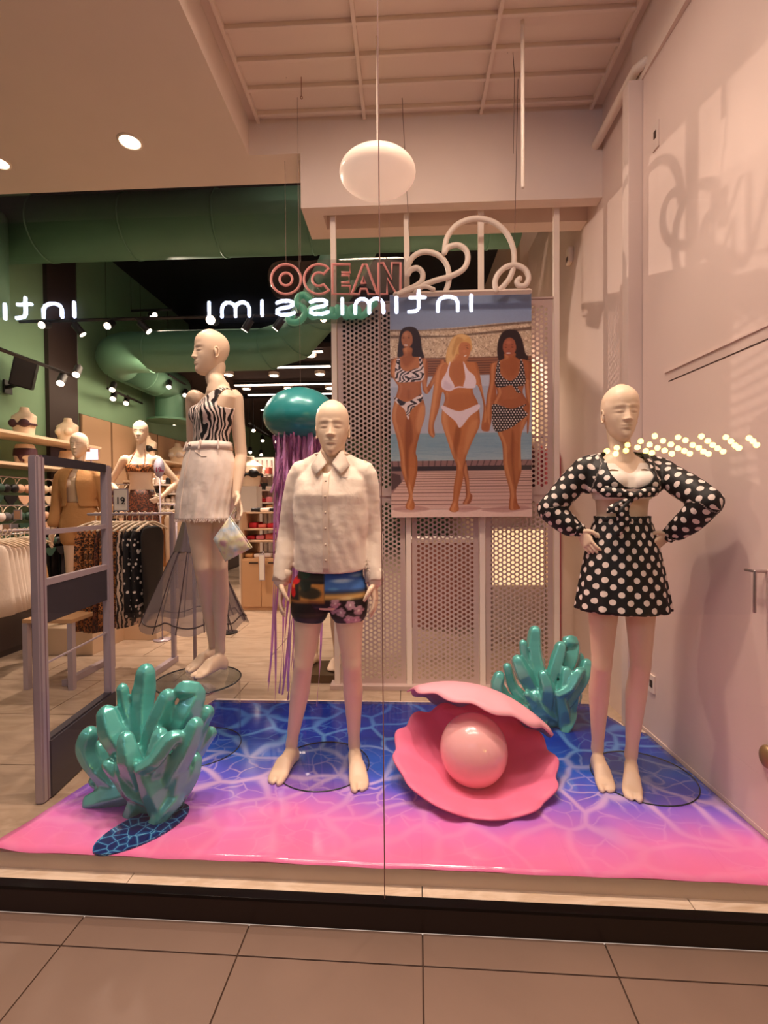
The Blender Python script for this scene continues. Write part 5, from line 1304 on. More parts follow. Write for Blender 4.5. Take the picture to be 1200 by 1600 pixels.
# ================================================================== JELLYFISH
jc = P(470, 655, 3.05)
jf = thing('jellyfish_ornament', 'hanging jellyfish ornament with a teal dome and purple foil tentacles', 'ornament', jc)
bm = BM(); rl = []
for k in range(25):
    a = -1.0 + (PI / 2 + 1.0) * k / 24
    rr = math.cos(a) if a > 0 else math.cos(a) * (1 - .05 * a * a); z = .190 * math.sin(a) if a > 0 else .150 * math.sin(a)
    rl.append([jc + V3(.232 * rr * math.cos(t), .232 * rr * math.sin(t), z + .004) for t in np.linspace(0, 2 * PI, 56, endpoint=False)])
rings(bm, rl); link('dome', bm, mat('teal_balloon', (44, 138, 140), .28, coat=.3, metal=.1), jf, True)
m_foil = mat('purple_foil', (214, 150, 204), .28, metal=.35); random.seed(11)
for k in range(110):
    a = random.uniform(0, 2 * PI); rr = .17 * math.sqrt(random.random()); L_s = random.choice([.45, .6, .8, 1.0]) * random.uniform(.7, 1.0) if k > 12 else random.uniform(1.5, 1.75)
    x, y, z = jc.x + rr * math.cos(a), jc.y + rr * math.sin(a), jc.z - .10; ph = random.random() * 6
    bm = BM(); q = [V3(x + .018 * math.sin(ph + 5 * s) * (s + .2) + (-.10 * s * (k <= 12)) * 1.0, y + .015 * math.cos(ph + 4 * s), z - L_s * s) for s in np.linspace(0, 1, 14)]; wd_ = .008; tw_ = random.random() * PI
    V = [[bm.verts.new(p + V3(wd_ * math.cos(tw_ + i * .5), wd_ * math.sin(tw_ + i * .5), 0) * sg) for sg in (-1, 1)] for i, p in enumerate(q)]
    for u, v_ in zip(V, V[1:]): bm.faces.new((u[0], u[1], v_[1], v_[0]))
    link('tentacle', bm, m_foil, jf)
wire('hanging_wire', [jc + V3(0, 0, .175), V3(jc.x, jc.y, 3.7 if False else ZM)], 'thin wire carrying the teal jellyfish', .0012)
# ================================================================== SECURITY GATE
gA0 = Pz(72, 1248, ZS); gB = Pz(176, 1135, ZS)
ga = Vector((gA0.x, gA0.y, ZS)); gb = Vector((Pz(168, 1120, ZS).x - .0, gA0.y + .62, ZS)); gb = P(172, 1100, gA0.y + .60); gb = V3(gb.x, gA0.y + .60, ZS)
ztop_ = P(66, 712, ga.y).z
gt = thing('security_gate', 'tall security gate with silver uprights and a dark panel inside the left window edge', 'gate', ga)
gd = (gb - ga).normalized(); gn = V3(gd.y, -gd.x, 0)
def gbox(s0, s1, z0, z1, t0, nm_, m, bev=0.):
    b = BM(); vs = []
    for o in (-t0, t0):
        for z in (z0, z1):
            for s in (s0, s1): vs.append(b.verts.new(ga + gd * s + gn * o + V3(0, 0, z - ZS)))
    for f in ((0, 1, 3, 2), (4, 6, 7, 5), (0, 4, 5, 1), (2, 3, 7, 6), (0, 2, 6, 4), (1, 5, 7, 3)): b.faces.new([vs[i] for i in f])
    if bev: bmesh.ops.bevel(b, geom=b.edges[:], offset=bev, segments=2, affect='EDGES')
    return link(nm_, b, m, gt)
LG = (gb - ga).length
u1 = gbox(-.05, .012, ZS, ztop_, .022, 'upright', M['alu'], .008); gbox(-.020, -.014, ZS, ztop_, .0235, 'upright_groove', mat('pink_grey_groove', (150, 120, 134), .4, metal=.5))
u2 = gbox(LG - .03, LG + .03, ZS, ztop_, .022, 'upright', M['alu'], .008)
zz_ = lambda y: P(90, y, ga.y).z
gbox(.012, LG - .03, ztop_ - .04, ztop_ + .004, .018, 'crossbar', M['gatedark'])
gbox(.012, LG - .03, zz_(832) - .012, zz_(832) + .012, .010, 'crossbar', M['alu'])
gbox(.012, LG - .03, zz_(1040), zz_(1040) + .008, .004, 'crossbar', M['alu'])
gbox(.012, LG - .03, zz_(975), zz_(912), .012, 'dark_panel', M['gatedark'], .003)
gbox(.012, LG - .03, zz_(916), zz_(906), .014, 'panel_top_strip', M['alu'])
gbox(-.01, LG + .02, ZS, zz_(1155), .03, 'base_panel', M['gatedark'], .01)
# ================================================================== SIGN ACROSS THE MALL, SEEN IN THE GLASS
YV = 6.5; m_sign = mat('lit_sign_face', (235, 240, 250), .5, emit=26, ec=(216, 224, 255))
def mirror_bm(bm):
    for v in bm.verts: v.co = mirror(v.co)
    return bm
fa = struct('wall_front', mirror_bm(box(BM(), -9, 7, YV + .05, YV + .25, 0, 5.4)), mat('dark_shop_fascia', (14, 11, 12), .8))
def strokes(ch):
    """stroke glyphs: x-height 1, returns list of polylines and advance"""
    if ch == 'i': return [[(0, 0), (0, 1)]], .0
    if ch == 'n': return [[(0, 0), (0, .55), (.08, .82), (.28, .97), (.5, .97), (.70, .82), (.78, .55), (.78, 0)]], .78
    if ch == 't': return [[(.24, 1.42), (.24, .25), (.32, .06), (.5, 0), (.62, 0)], [(0, .97), (.56, .97)]], .6
    if ch == 'm': return [[(0, 0), (0, .55), (.07, .82), (.22, .97), (.36, .97), (.50, .82), (.56, .6), (.56, 0)], [(.56, .6), (.63, .82), (.78, .97), (.92, .97), (1.06, .82), (1.12, .55), (1.12, 0)]], 1.12
    return [[(.74, .86), (.56, .98), (.26, .98), (.10, .86), (.10, .68), (.26, .55), (.58, .46), (.76, .33), (.76, .14), (.60, .01), (.24, .01), (.06, .13)]], .84
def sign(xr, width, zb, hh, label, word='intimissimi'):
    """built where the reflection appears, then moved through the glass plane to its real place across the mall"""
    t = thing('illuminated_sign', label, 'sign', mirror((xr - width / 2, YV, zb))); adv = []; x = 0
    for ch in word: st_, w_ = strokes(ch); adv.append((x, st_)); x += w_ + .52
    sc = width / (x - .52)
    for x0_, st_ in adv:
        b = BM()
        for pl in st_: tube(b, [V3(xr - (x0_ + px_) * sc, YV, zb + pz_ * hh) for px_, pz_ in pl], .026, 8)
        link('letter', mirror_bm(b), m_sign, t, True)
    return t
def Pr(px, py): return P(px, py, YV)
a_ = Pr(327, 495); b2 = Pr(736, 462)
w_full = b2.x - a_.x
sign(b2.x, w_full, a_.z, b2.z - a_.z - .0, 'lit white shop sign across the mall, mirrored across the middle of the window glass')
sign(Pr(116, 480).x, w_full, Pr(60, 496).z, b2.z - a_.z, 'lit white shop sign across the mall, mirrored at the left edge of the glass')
# warm bulbs in the shop across
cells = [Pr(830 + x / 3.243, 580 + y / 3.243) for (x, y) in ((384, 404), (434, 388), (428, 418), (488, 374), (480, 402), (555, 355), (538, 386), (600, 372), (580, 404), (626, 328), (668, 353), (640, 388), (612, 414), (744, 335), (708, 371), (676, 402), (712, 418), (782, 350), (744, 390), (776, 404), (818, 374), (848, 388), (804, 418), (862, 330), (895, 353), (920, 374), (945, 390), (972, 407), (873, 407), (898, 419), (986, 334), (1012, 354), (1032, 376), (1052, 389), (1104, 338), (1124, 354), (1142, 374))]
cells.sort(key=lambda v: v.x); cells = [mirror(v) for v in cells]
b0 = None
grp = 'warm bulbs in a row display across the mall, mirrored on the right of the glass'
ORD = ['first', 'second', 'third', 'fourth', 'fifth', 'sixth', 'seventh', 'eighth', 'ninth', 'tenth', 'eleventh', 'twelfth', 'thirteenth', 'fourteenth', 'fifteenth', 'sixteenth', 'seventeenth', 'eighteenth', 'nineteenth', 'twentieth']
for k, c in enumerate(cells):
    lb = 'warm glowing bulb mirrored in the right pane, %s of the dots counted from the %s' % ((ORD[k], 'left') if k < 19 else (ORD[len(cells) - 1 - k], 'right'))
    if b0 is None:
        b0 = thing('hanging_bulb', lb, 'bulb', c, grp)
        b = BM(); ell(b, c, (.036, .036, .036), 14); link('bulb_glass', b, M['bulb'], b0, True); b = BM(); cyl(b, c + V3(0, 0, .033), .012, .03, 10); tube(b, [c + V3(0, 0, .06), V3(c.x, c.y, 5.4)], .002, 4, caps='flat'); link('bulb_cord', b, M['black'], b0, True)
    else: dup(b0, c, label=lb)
# ================================================================== SHOP INTERIOR
m_fix = mat('pale_shelf', (226, 196, 164), .5)
FX = dict(skin=M['skin'])
def leopard(name, base, dark, sc=55):
    m = mat(name, base, .65); N, L, b = nodes(m); tc = N.new('ShaderNodeTexCoord')
    v = N.new('ShaderNodeTexVoronoi'); v.inputs['Scale'].default_value = sc; L.new(tc.outputs['Object'], v.inputs['Vector'])
    n = N.new('ShaderNodeTexNoise'); n.inputs['Scale'].default_value = sc * 1.3; L.new(tc.outputs['Object'], n.inputs['Vector'])
    d = mth(N, L, 'ADD', v.outputs['Distance'], mth(N, L, 'MULTIPLY_ADD', n.outputs['Fac'], .8, -.4))
    L.new(ramp(N, L, d, [(.0, base), (.24, [c * .7 for c in base]), (.32, dark), (.52, dark), (.6, base)]), b.inputs['Base Color']); return m
m_leo = leopard('leopard_fabric', (196, 122, 66), (40, 24, 18)); m_leod = leopard('dark_leopard_fabric', (120, 62, 34), (34, 20, 18), 60)
m_ochre = mat('ochre_linen', (200, 146, 92), .8, vary=.08, vscale=12, bump=.2)
m_dotf = mat('dotted_dress_fabric', (22, 18, 22), .6); N_, L_, b_ = nodes(m_dotf); tc = N_.new('ShaderNodeTexCoord'); v = N_.new('ShaderNodeTexVoronoi'); v.inputs['Scale'].default_value = 24; L_.new(tc.outputs['Object'], v.inputs['Vector'])
L_.new(ramp(N_, L_, v.outputs['Distance'], [(0, (230, 214, 206)), (.26, (230, 214, 206)), (.32, (22, 18, 22))]), b_.inputs['Base Color'])
m_zig = mat('geometric_dress_fabric', (180, 150, 130), .6); N_, L_, b_ = nodes(m_zig); tc = N_.new('ShaderNodeTexCoord'); wv_ = N_.new('ShaderNodeTexWave'); wv_.inputs['Scale'].default_value = 14; wv_.inputs['Distortion'].default_value = 6; L_.new(tc.outputs['Object'], wv_.inputs['Vector'])
L_.new(ramp(N_, L_, wv_.outputs['Fac'], [(.4, (34, 24, 24)), (.55, (206, 176, 156))]), b_.inputs['Base Color'])
# ---- background mannequins
def shop_mannequin(px_c, y_top, y_chin, Y, yaw, arms, label, female=True, zf=None, k=.97):
    chin = P(px_c, y_chin, Y); N_k = chin - V3(0, 0, .10); C_ = N_k - V3(0, 0, .62)
    zf = chin.z - 1.62 if zf is None else zf
    S = dict(C=C_, N=N_k, yaw=yaw, female=female, ground=zf, k=k, head=dict(chin=chin, yaw=yaw, s=.98, H=.262), arms=[], legs=[])
    Rz_ = Matrix.Rotation(yaw, 3, 'Z')
    for A in arms: S['arms'].append({kk: (C_ + Rz_ @ Vector(vv) if kk in ('sh', 'el', 'wr') else vv) for kk, vv in A.items()})
    for sg in (-1, 1):
        q = Rz_ @ V3(sg * .085, 0, 0); an = V3(C_.x + q.x * 1.2, C_.y + q.y * 1.2 + .02, zf + .10)
        S['legs'].append(dict(hip=C_ + q + V3(0, 0, .03), kn=V3(C_.x + q.x * 1.1, C_.y + q.y * 1.1 - .01, (C_.z + zf) / 2 + .02), an=an, toe=an + Rz_ @ V3(sg * .02, -.17, 0), side=-sg, r=.95, fs=.9))
    t = thing('mannequin', label, 'mannequin', V3(C_.x, C_.y, zf), 'mannequins inside the shop')
    link('body', build_body(S, .010), M['skin'], t, True)
    return t, S
def hips(s): return [dict(sh=(-.17, .0, .55), el=(-.33, .06, .30), wr=(-.18, -.04, .13), hand=dict(d=(.5, -.5, -.3), n=(.8, .5, 0), side=1, curl=.3, s=.9)), dict(sh=(.17, .0, .55), el=(.36, .06, .30), wr=(.20, -.04, .13), hand=dict(d=(-.5, -.5, -.3), n=(-.8, .5, 0), side=-1, curl=.3, s=.9))]
def down(s=0): return [dict(sh=(-.17, 0, .54), el=(-.23, .03, .24), wr=(-.24, -.06, -.02), hand=dict(d=(0, -.2, -1), n=(1, .1, 0), side=1, curl=.3, s=.9)), dict(sh=(.17, 0, .54), el=(.23, .03, .24), wr=(.24, -.06, -.02), hand=dict(d=(0, -.2, -1), n=(-1, .1, 0), side=-1, curl=.3, s=.9))]
tl, SL = shop_mannequin(220, 657, 694, 5.2, R(14), hips(1), 'mannequin in leopard bandeau top and long leopard skirt, hands on hips, in the shop')
C_, N_k = SL['C'], SL['N']
bm = BM(); rings(bm, torso_rings(C_, N_k, R(14), TF, .012, .66, .80, 32)); Rz_ = Matrix.Rotation(R(14), 3, 'Z')
for s_ in (-1, 1): ell(bm, C_ + (N_k - C_) * .735 + Rz_ @ V3(s_ * .066, -.07, 0), (.064, .060, .058), 18)
me = remesh(bm, .008, 3, .5); me = cut(me, lambda c, n: n.z > .8 or n.z < -.8); o = link('bandeau_top', me, m_leo, tl, True); solid(o, .003)
bm = BM(); tube(bm, [C_ + (N_k - C_) * .78 + V3(-.08, -.11, 0), N_k + V3(-.04, -.03, .03), N_k + V3(0, .05, .05), N_k + V3(.06, -.03, .03), C_ + (N_k - C_) * .78 + V3(.09, -.10, 0)], .004, 6, n=3); link('halter_strap', bm, m_leo, tl, True)
me = skirt_mesh([(C_.z + .22 - f * 1.05, .128 + .07 * min(1, f * 2.4) ** .8, .10 + .055 * min(1, f * 2.4) ** .8, .004 + .03 * f) for f in np.linspace(0, 1, 20)], C_.x, C_.y, 11, 96); o = link('long_skirt', me, m_leod, tl, True); solid(o, .004)
tk, SK_ = shop_mannequin(124, 675, 716, 4.7, R(8), down(), 'mannequin in an open ochre shirt and ochre shorts seen through the security gate', k=1.0)
C_, N_k = SK_['C'], SK_['N']
bm = BM(); rings(bm, torso_rings(C_, N_k, R(8), TF, .035, .38, .97, 32))
for A in SK_['arms']: limb(bm, [N_k + (A['sh'] - N_k) * .4, A['sh'] - V3(0, 0, .01), A['el'], A['el'].lerp(A['wr'], .6)], [.05, .068, .062, .060], 3, 16)
me = remesh(bm, .009, 4, .6); me = cut(me, lambda c, n: (n.z < -.75) or (c.y < C_.y and abs(c.x - C_.x) < .03 + .05 * (1 - (c.z - C_.z) / .6))); o = link('open_shirt', me, m_ochre, tk, True); solid(o, .004)
bm = BM(); rings(bm, torso_rings(C_, N_k, R(8), TF, .008, .45, .86, 32)); me = remesh(bm, .009, 3); link('beige_top', me, mat('beige_jersey', (206, 176, 146), .8), tk, True)
bm = BM(); rings(bm, torso_rings(C_, N_k, R(8), TF, .016, .02, .45, 32))
for Lg in SK_['legs']: limb(bm, [Lg['hip'] + V3(0, 0, .04), Lg['hip'].lerp(Lg['kn'], .12), Lg['hip'].lerp(Lg['kn'], .22)], [.11, .105, .10], 3, 16)
me = remesh(bm, .009, 3); me = cut(me, lambda c, n: n.z < -.8 and c.z < C_.z - .2); o = link('ochre_shorts', me, m_ochre, tk, True); solid(o, .004)
# figure hidden behind the shirt mannequin: plain, on a podium
tb, SB = shop_mannequin(506, 700, 744, 3.98, R(-18), down(), 'bare mannequin behind the white shirt mannequin, only its lower legs in view', zf=.16, k=.85)
C_ = SB['C']; me = skirt_mesh([(C_.z + .25 - f * .62, .12 + .05 * f, .10 + .04 * f, .01) for f in np.linspace(0, 1, 8)], C_.x, C_.y, 8, 48); link('short_dress', me, mat('brown_jersey', (120, 84, 60), .8), tb, True)
bm = BM(); box(bm, C_.x - .16, C_.x + .11, C_.y - .24, C_.y + .12, ZS, .16, .008); tag(link('low_podium', bm, mat('brass_podium', (96, 76, 50), .3, metal=.6)), 'low dark brass podium under the bare mannequin at the foot of the screen', 'podium')
for S_, lb in ((SL, 'pale block under the leopard outfit mannequin'), (SK_, 'pale block under the ochre outfit mannequin')):
    c = S_['C']; tag(link('display_block', box(BM(), c.x - .3, c.x + .3, c.y - .3, c.y + .22, ZS, S_['ground'] - .001, .006), m_fix), lb, 'podium')
# ---- clothes rails
def garment(cx_, cy_, zt, L_, w0, w1, d0, m, name='hanging_dress', folds=5, ph=0., seg=28, yaw=0.):
    bm = BM(); rl = []
    for f in (0, .03, .12, .4, .75, 1):
        z = zt - f * L_; w_ = float(np.interp(f, [0, .03, .12, 1], [w0 * .35, w0 * .8, w0, w1])); r_ = []
        for k in range(seg):
            t = 2 * PI * k / seg; q = 1 + .10 * f * math.sin(folds * t + ph)
            x, y = w_ * math.cos(t) * q, d0 * (1 + f * .5) * math.sin(t) * q
            r_.append(V3(cx_ + x * math.cos(yaw) - y * math.sin(yaw), cy_ + x * math.sin(yaw) + y * math.cos(yaw), z))
        rl.append(r_)
    rings(bm, rl); return bm
def hanger(cx_, cy_, zt, yaw, par, m):
    bm = BM(); d = V3(math.cos(yaw), math.sin(yaw), 0); c = V3(cx_, cy_, zt)
    tube(bm, [c - d * .19 + V3(0, 0, -.03), c - d * .1 + V3(0, 0, .01), c + V3(0, 0, .035), c + d * .1 + V3(0, 0, .01), c + d * .19 + V3(0, 0, -.03)], .010, 6, n=2)
    tube(bm, [c + V3(0, 0, .035), c + V3(0, 0, .08)] + [c + V3(0, 0, .10) + d * (.018 * math.cos(a)) + V3(0, 0, .018 * math.sin(a)) for a in np.linspace(-PI / 2, PI, 7)], .0035, 5)
    return link('hanger', bm, m, par, True)
m_hang = mat('cream_hanger', (226, 204, 176), .45)
# rail A: printed dresses, runs away from the camera, from px 140..240
YA = 3.95
def row(label_fn, spec, group, cat='dress', hang=m_hang):
    out = []
    for i, (c, L_, w0, w1, d0, m, lb, yaw) in enumerate(spec):
        t = thing('hanging_dress' if cat == 'dress' else 'hanging_garment', lb, cat, V3(c.x, c.y, c.z - L_), group)
        link('fabric', garment(c.x, c.y, c.z, L_, w0, w1, d0, m, ph=i * 1.7, yaw=yaw), m, t, True); hanger(c.x, c.y, c.z, yaw, t, hang); out.append(t)
    return out
zA = P(190, 822, YA).z
spec = []
xs_ = [150, 158, 166, 174, 182, 190, 198]
for i, x in enumerate(xs_):
    y_ = YA + .04 - .0 * i; c = P(x, 822, y_); spec.append((V3(c.x, y_, zA), .86 - .012 * i * (i > 3), .17, .19, .022, m_leo if i != 3 else m_leod, 'long leopard print dress, %s from the left on the printed dress rail' % ORD[i], R(58) if i == 0 else R(76)))
row(None, spec, 'leopard dresses on the front rail')
c = P(207, 822, YA); row(None, [(V3(c.x, YA, zA), .82, .17, .17, .022, m_zig, 'geometric print dress between the leopard and the dotted dresses', R(76))], 'single dresses on the front rail')
row(None, [(V3(P(x, 822, YA).x, YA, zA), .74, .17, .15, .022, m_dotf, 'black white-dotted dress, %s one on the printed dress rail' % ('left' if x < 220 else 'right'), R(76)) for x in (217, 227)], 'dotted dresses on the front rail')
c = P(238, 822, YA); row(None, [(V3(c.x, YA, zA), .72, .15, .11, .012, M['black'], 'plain black dress at the right end of the printed dress rail', R(82))], 'single dresses on the front rail')
t = thing('clothes_rail', 'low grey rail stand carrying the leopard and dotted dresses', 'rail', V3(P(190, 1000, YA).x, YA, ZS))
xa, xb_ = P(140, 900, YA).x, P(246, 900, YA).x
bm = BM(); tube(bm, [(xa, YA, zA + .10), (xb_, YA, zA + .10)], .012, 8); link('top_bar', bm, M['alu'], t, True)
for x in (xa, xb_):
    link('foot', box(BM(), x - .025, x + .025, YA - .32, YA + .3, ZS, ZS + .05, .004), M['alu'], t)
    link('upright', box(BM(), x - .018, x + .018, YA + .25, YA + .286, ZS + .05, zA + .1, .003), M['alu'], t)
    bm = BM(); tube(bm, [(x, YA + .268, zA + .10), (x, YA, zA + .10)], .012, 8); link('top_arm', bm, M['alu'], t, True)
# price card on the rail
def card(cx_, cy_, z, w_, h_, txt, label, rnd=False, tilt=0., frame=M['alu'], face=(236, 222, 206), col=(30, 26, 30), size=None, nm_='price_card'):
    t = thing(nm_, label, 'sign', V3(cx_, cy_, z))
    if rnd:
        bm = BM(); bmesh.ops.create_cone(bm, cap_ends=True, segments=40, radius1=w_ / 2, radius2=w_ / 2, depth=.01, matrix=Matrix.Translation((cx_, cy_, z + h_ / 2)) @ Matrix.Rotation(PI / 2, 4, 'X') @ Matrix.Scale(h_ / w_, 4, (0, 1, 0))); link('card_face', bm, mat('card_' + nm_, face, .5), t, True)
    else:
        link('card_frame', box(BM(), cx_ - w_ / 2 - .008, cx_ + w_ / 2 + .008, cy_, cy_ + .012, z - .008, z + h_ + .008), frame, t); link('card_face', box(BM(), cx_ - w_ / 2, cx_ + w_ / 2, cy_ - .003, cy_, z, z + h_), mat('card_' + nm_, face, .5), t)
    for k, (s, dx, dz, sz) in enumerate(txt):
        cu = bpy.data.curves.new('t', 'FONT'); cu.body = s; cu.size = sz; cu.extrude = .001; cu.align_x = 'CENTER'; cu.offset = sz * .012
        ob = bpy.data.objects.new('t', cu); COL.objects.link(ob); dg = bpy.context.evaluated_depsgraph_get(); me = bpy.data.meshes.new_from_object(ob.evaluated_get(dg)); bpy.data.objects.remove(ob)
        me.transform(Matrix.Translation((cx_ + dx, cy_ - .007, z + dz)) @ Matrix.Rotation(PI / 2, 4, 'X')); link('printed_text', me, mat('print_%d_%d_%d' % col, col, .5), t)
    return t
c = P(189, 797, 3.80); w_ = P(199, 797, 3.8).x - P(179, 797, 3.8).x; h_ = P(189, 765, 3.8).z - c.z
card(c.x, 3.80, c.z, w_, h_, [('19', 0, h_ * .30, h_ * .48), ('.', w_ * .32, h_ * .30, h_ * .3)], 'framed white price card reading 19 above the printed dress rail')
bm = BM(); tube(bm, [(c.x, 3.81, c.z), (c.x, 3.9, zA + .1)], .004, 6); link('card_stem', bm, M['alu'], bpy.data.objects[[o.name for o in bpy.data.objects if o.name.startswith('price_card')][-1]], True)
c = P(249, 746, 4.9); card(c.x, 4.9, c.z, .11, .20, [('19', -.008, .055, .07), ('.90', .032, .055, .03)], 'round pale price disc reading 19.90 beside the leopard mannequin\'s elbow', True, face=(206, 196, 214), col=(186, 40, 90), nm_='round_price_sign')
bm = BM(); rs_ = [o for o in bpy.data.objects if o.name.startswith('round_price_sign')][-1]; q = off(rs_); cyl(bm, V3(q.x, q.y + .01, ZS), .008, q.z - ZS + .01, 8); cyl(bm, V3(q.x, q.y + .01, ZS), .09, .01, 20); link('stand', bm, M['alu'], rs_, True)
# rail B: white garments at the far left
YB = 3.7; zB_ = P(20, 852, YB).z
sp_ = []
for i in range(9): c = P(-14 + i * 7.5, 852, YB + .0 + i * .06); sp_.append((V3(c.x, YB + i * .06, zB_), .58, .13, .19, .03, m_white_cloth if i < 7 else m_ochre, 'white blouse, %s from the left on the far left rail' % ORD[i] if i < 7 else 'ochre blouse, %s from the right end of the far left rail' % ORD[8 - i], R(75)))
row(None, sp_, 'blouses on the far left rail', 'blouse')
t = thing('clothes_rail', 'rail stand at the far left carrying white blouses', 'rail', V3(P(10, 1000, YB).x, YB + .2, ZS))
a, b = sp_[0][0], sp_[-1][0]; bm = BM(); tube(bm, [a + V3(-.15, -.1, .10), b + V3(.1, .1, .10)], .012, 8); link('top_bar', bm, M['alu'], t, True)
for q in (a + V3(-.12, -.05, 0), b + V3(.06, .06, 0)): bm = BM(); tube(bm, [V3(q.x, q.y, ZS + .002), V3(q.x, q.y, zB_ + .1)], .014, 8, caps='flat'); link('upright', bm, M['alu'], t, True)
# low display table under rail B
YT = 3.55; a = P(34, 965, YT); b = P(112, 965, YT)
t = thing('low_table', 'low grey metal table with a pale top left of the printed dress rail', 'table', V3((a.x + b.x) / 2, YT + .3, ZS)); zt = P(60, 968, YT).z
link('table_top', box(BM(), a.x, b.x, YT, YT + .55, zt - .03, zt, .004), M['wood'], t)
for x in (a.x + .02, b.x - .02):
    for y in (YT + .02, YT + .52): link('leg', box(BM(), x - .02, x + .02, y - .02, y + .02, ZS, zt - .03), M['alu'], t)
# rail C: dark clothes behind the ochre figure, rail D ochre garments
def simple_rail(x0, x1, yy, ytop, n, L_, mats, group, label, cat, yaw=R(70), w_=.15):
    zt_ = P((x0 + x1) / 2, ytop, yy).z; sp = []
    for i in range(n):
        c = P(x0 + (x1 - x0) * (i + .5) / n, ytop, yy); sp.append((V3(c.x, yy + .02 * (i % 3), zt_), L_ * (1 - .04 * (i % 3)), w_, w_ * .95, .02, mats[i % len(mats)], label + ', %s from the left' % ORD[i], yaw))
    row(None, sp, group, cat)
    t = thing('clothes_rail', 'rail stand behind: ' + group.replace('clothes ', ''), 'rail', V3(P((x0 + x1) / 2, 900, yy).x, yy, ZS)); a, b = P(x0 - 3, 800, yy).x, P(x1 + 3, 800, yy).x
    bm = BM(); tube(bm, [(a, yy, zt_ + .1), (b, yy, zt_ + .1)], .012, 8); link('top_bar', bm, M['alu'], t, True)
    for x in (a, b): bm = BM(); tube(bm, [(x, yy, ZS + .002), (x, yy, zt_ + .1)], .013, 8, caps='flat'); link('upright', bm, M['alu'], t, True)
m_dkc = mat('dark_brown_cloth', (44, 32, 32), .8); m_tan = mat('tan_cloth', (186, 132, 82), .8)
simple_rail(60, 135, 5.5, 826, 9, .72, [m_dkc, M['black']], 'dark garments on the rail behind the ochre mannequin', 'dark hanging garment behind ochre mannequin', 'garment')
simple_rail(240, 272, 5.6, 802, 6, .62, [m_tan, m_ochre, m_fix], 'tan garments on the rail right of the leopard skirt', 'tan hanging garment right of the leopard skirt', 'garment')
# ---- sheer grey skirts on a stand behind the zebra mannequin
m_tulle = bpy.data.materials.new('sheer_grey_tulle'); m_tulle.use_nodes = True; nt_ = m_tulle.node_tree; bs = nt_.nodes['Principled BSDF']; bs.inputs['Base Color'].default_value = (*lin((120, 104, 108)), 1); bs.inputs['Alpha'].default_value = .62; bs.inputs['Roughness'].default_value = .5
YU = 3.55
ts = thing('sheer_skirt', 'sheer grey draped skirt with dark piping on a stand behind the zebra top mannequin\'s legs', 'skirt', V3(P(300, 975, YU).x, YU, P(300, 975, YU).z))
zt = P(300, 860, YU).z; zb_ = P(300, 968, YU).z; cx_ = P(303, 900, YU).x; rx1 = P(383, 950, YU).x - cx_
bm = BM(); rl = []
for f in np.linspace(0, 1, 12):
    rl.append([V3(cx_ + (.14 + (rx1 - .14) * f ** .9) * math.cos(t_) * (1 + .05 * f * math.sin(7 * t_)), YU + (.10 + .2 * f) * math.sin(t_), zt + (zb_ - zt) * f - .05 * f * abs(math.sin(3.5 * t_))) for t_ in np.linspace(0, 2 * PI, 72, endpoint=False)])
rings(bm, rl, cap=False); link('sheer_panel', bm, m_tulle, ts, True)
for k in range(12):
    i = k * 6; bm = BM(); tube(bm, [r[i] for r in rl], .004, 6); link('piping', bm, mat('dark_piping', (60, 44, 48), .5), ts, True)
bm = BM(); q = rl[-2] + [rl[-2][0]]; tube(bm, q, .005, 6, caps=None); link('hem_piping', bm, mat('dark_piping'), ts, True)
bm = BM(); cyl(bm, (cx_, YU, ZS), .013, zt - ZS + .25, 12); cyl(bm, (cx_, YU, ZS), .14, .012, 32); link('stand', bm, M['alu'], ts, True)
me = skirt_mesh([(zt + .30 - f * .30, .05 + .09 * f, .05 + .06 * f, .03) for f in np.linspace(0, 1, 8)], cx_, YU, 9, 60); link('metallic_upper', me, mat('pewter_cloth', (128, 110, 108), .35, metal=.5), ts, True)
# ---- left wall shelves with forms
def bust(c, s=1., bra=None, label='', grp='bust forms on the left wall shelves'):
    t = thing('bust_form', label, 'mannequin form', c, grp); bm = BM(); prof = [(0, .105, .085, 0), (.3, .12, .09, -.005), (.55, .14, .10, -.01), (.8, .15, .08, 0), (.92, .10, .06, .01), (1, .055, .05, .01), (1.18, .045, .045, .01)]
    fr = [p[0] for p in prof]; rl = [[Vector(c) + V3((p[1] * se(t_)[0]) * s, (p[2] * se(t_)[1] + p[3]) * s, p[0] * .30 * s) for t_ in np.linspace(0, 2 * PI, 24, endpoint=False)] for p in prof]; rings(bm, rl)
    for sg in (-1, 1): ell(bm, Vector(c) + V3(sg * .065 * s, -.075 * s, .155 * s), (.055 * s, .05 * s, .055 * s), 14)
    link('bust', remesh(bm, .008, 2), M['skin'], t, True)
    if bra is not None:
        bm = BM()
        for sg in (-1, 1): ell(bm, Vector(c) + V3(sg * .065 * s, -.079 * s, .150 * s), (.062 * s, .055 * s, .054 * s), 14)
        tube(bm, [Vector(c) + V3(math.cos(a) * .142 * s, math.sin(a) * .108 * s, .135 * s) for a in np.linspace(-PI * .95, PI * .05, 12)], .016 * s, 8); link('bra', remesh(bm, .008, 2), bra, t, True)
    return t
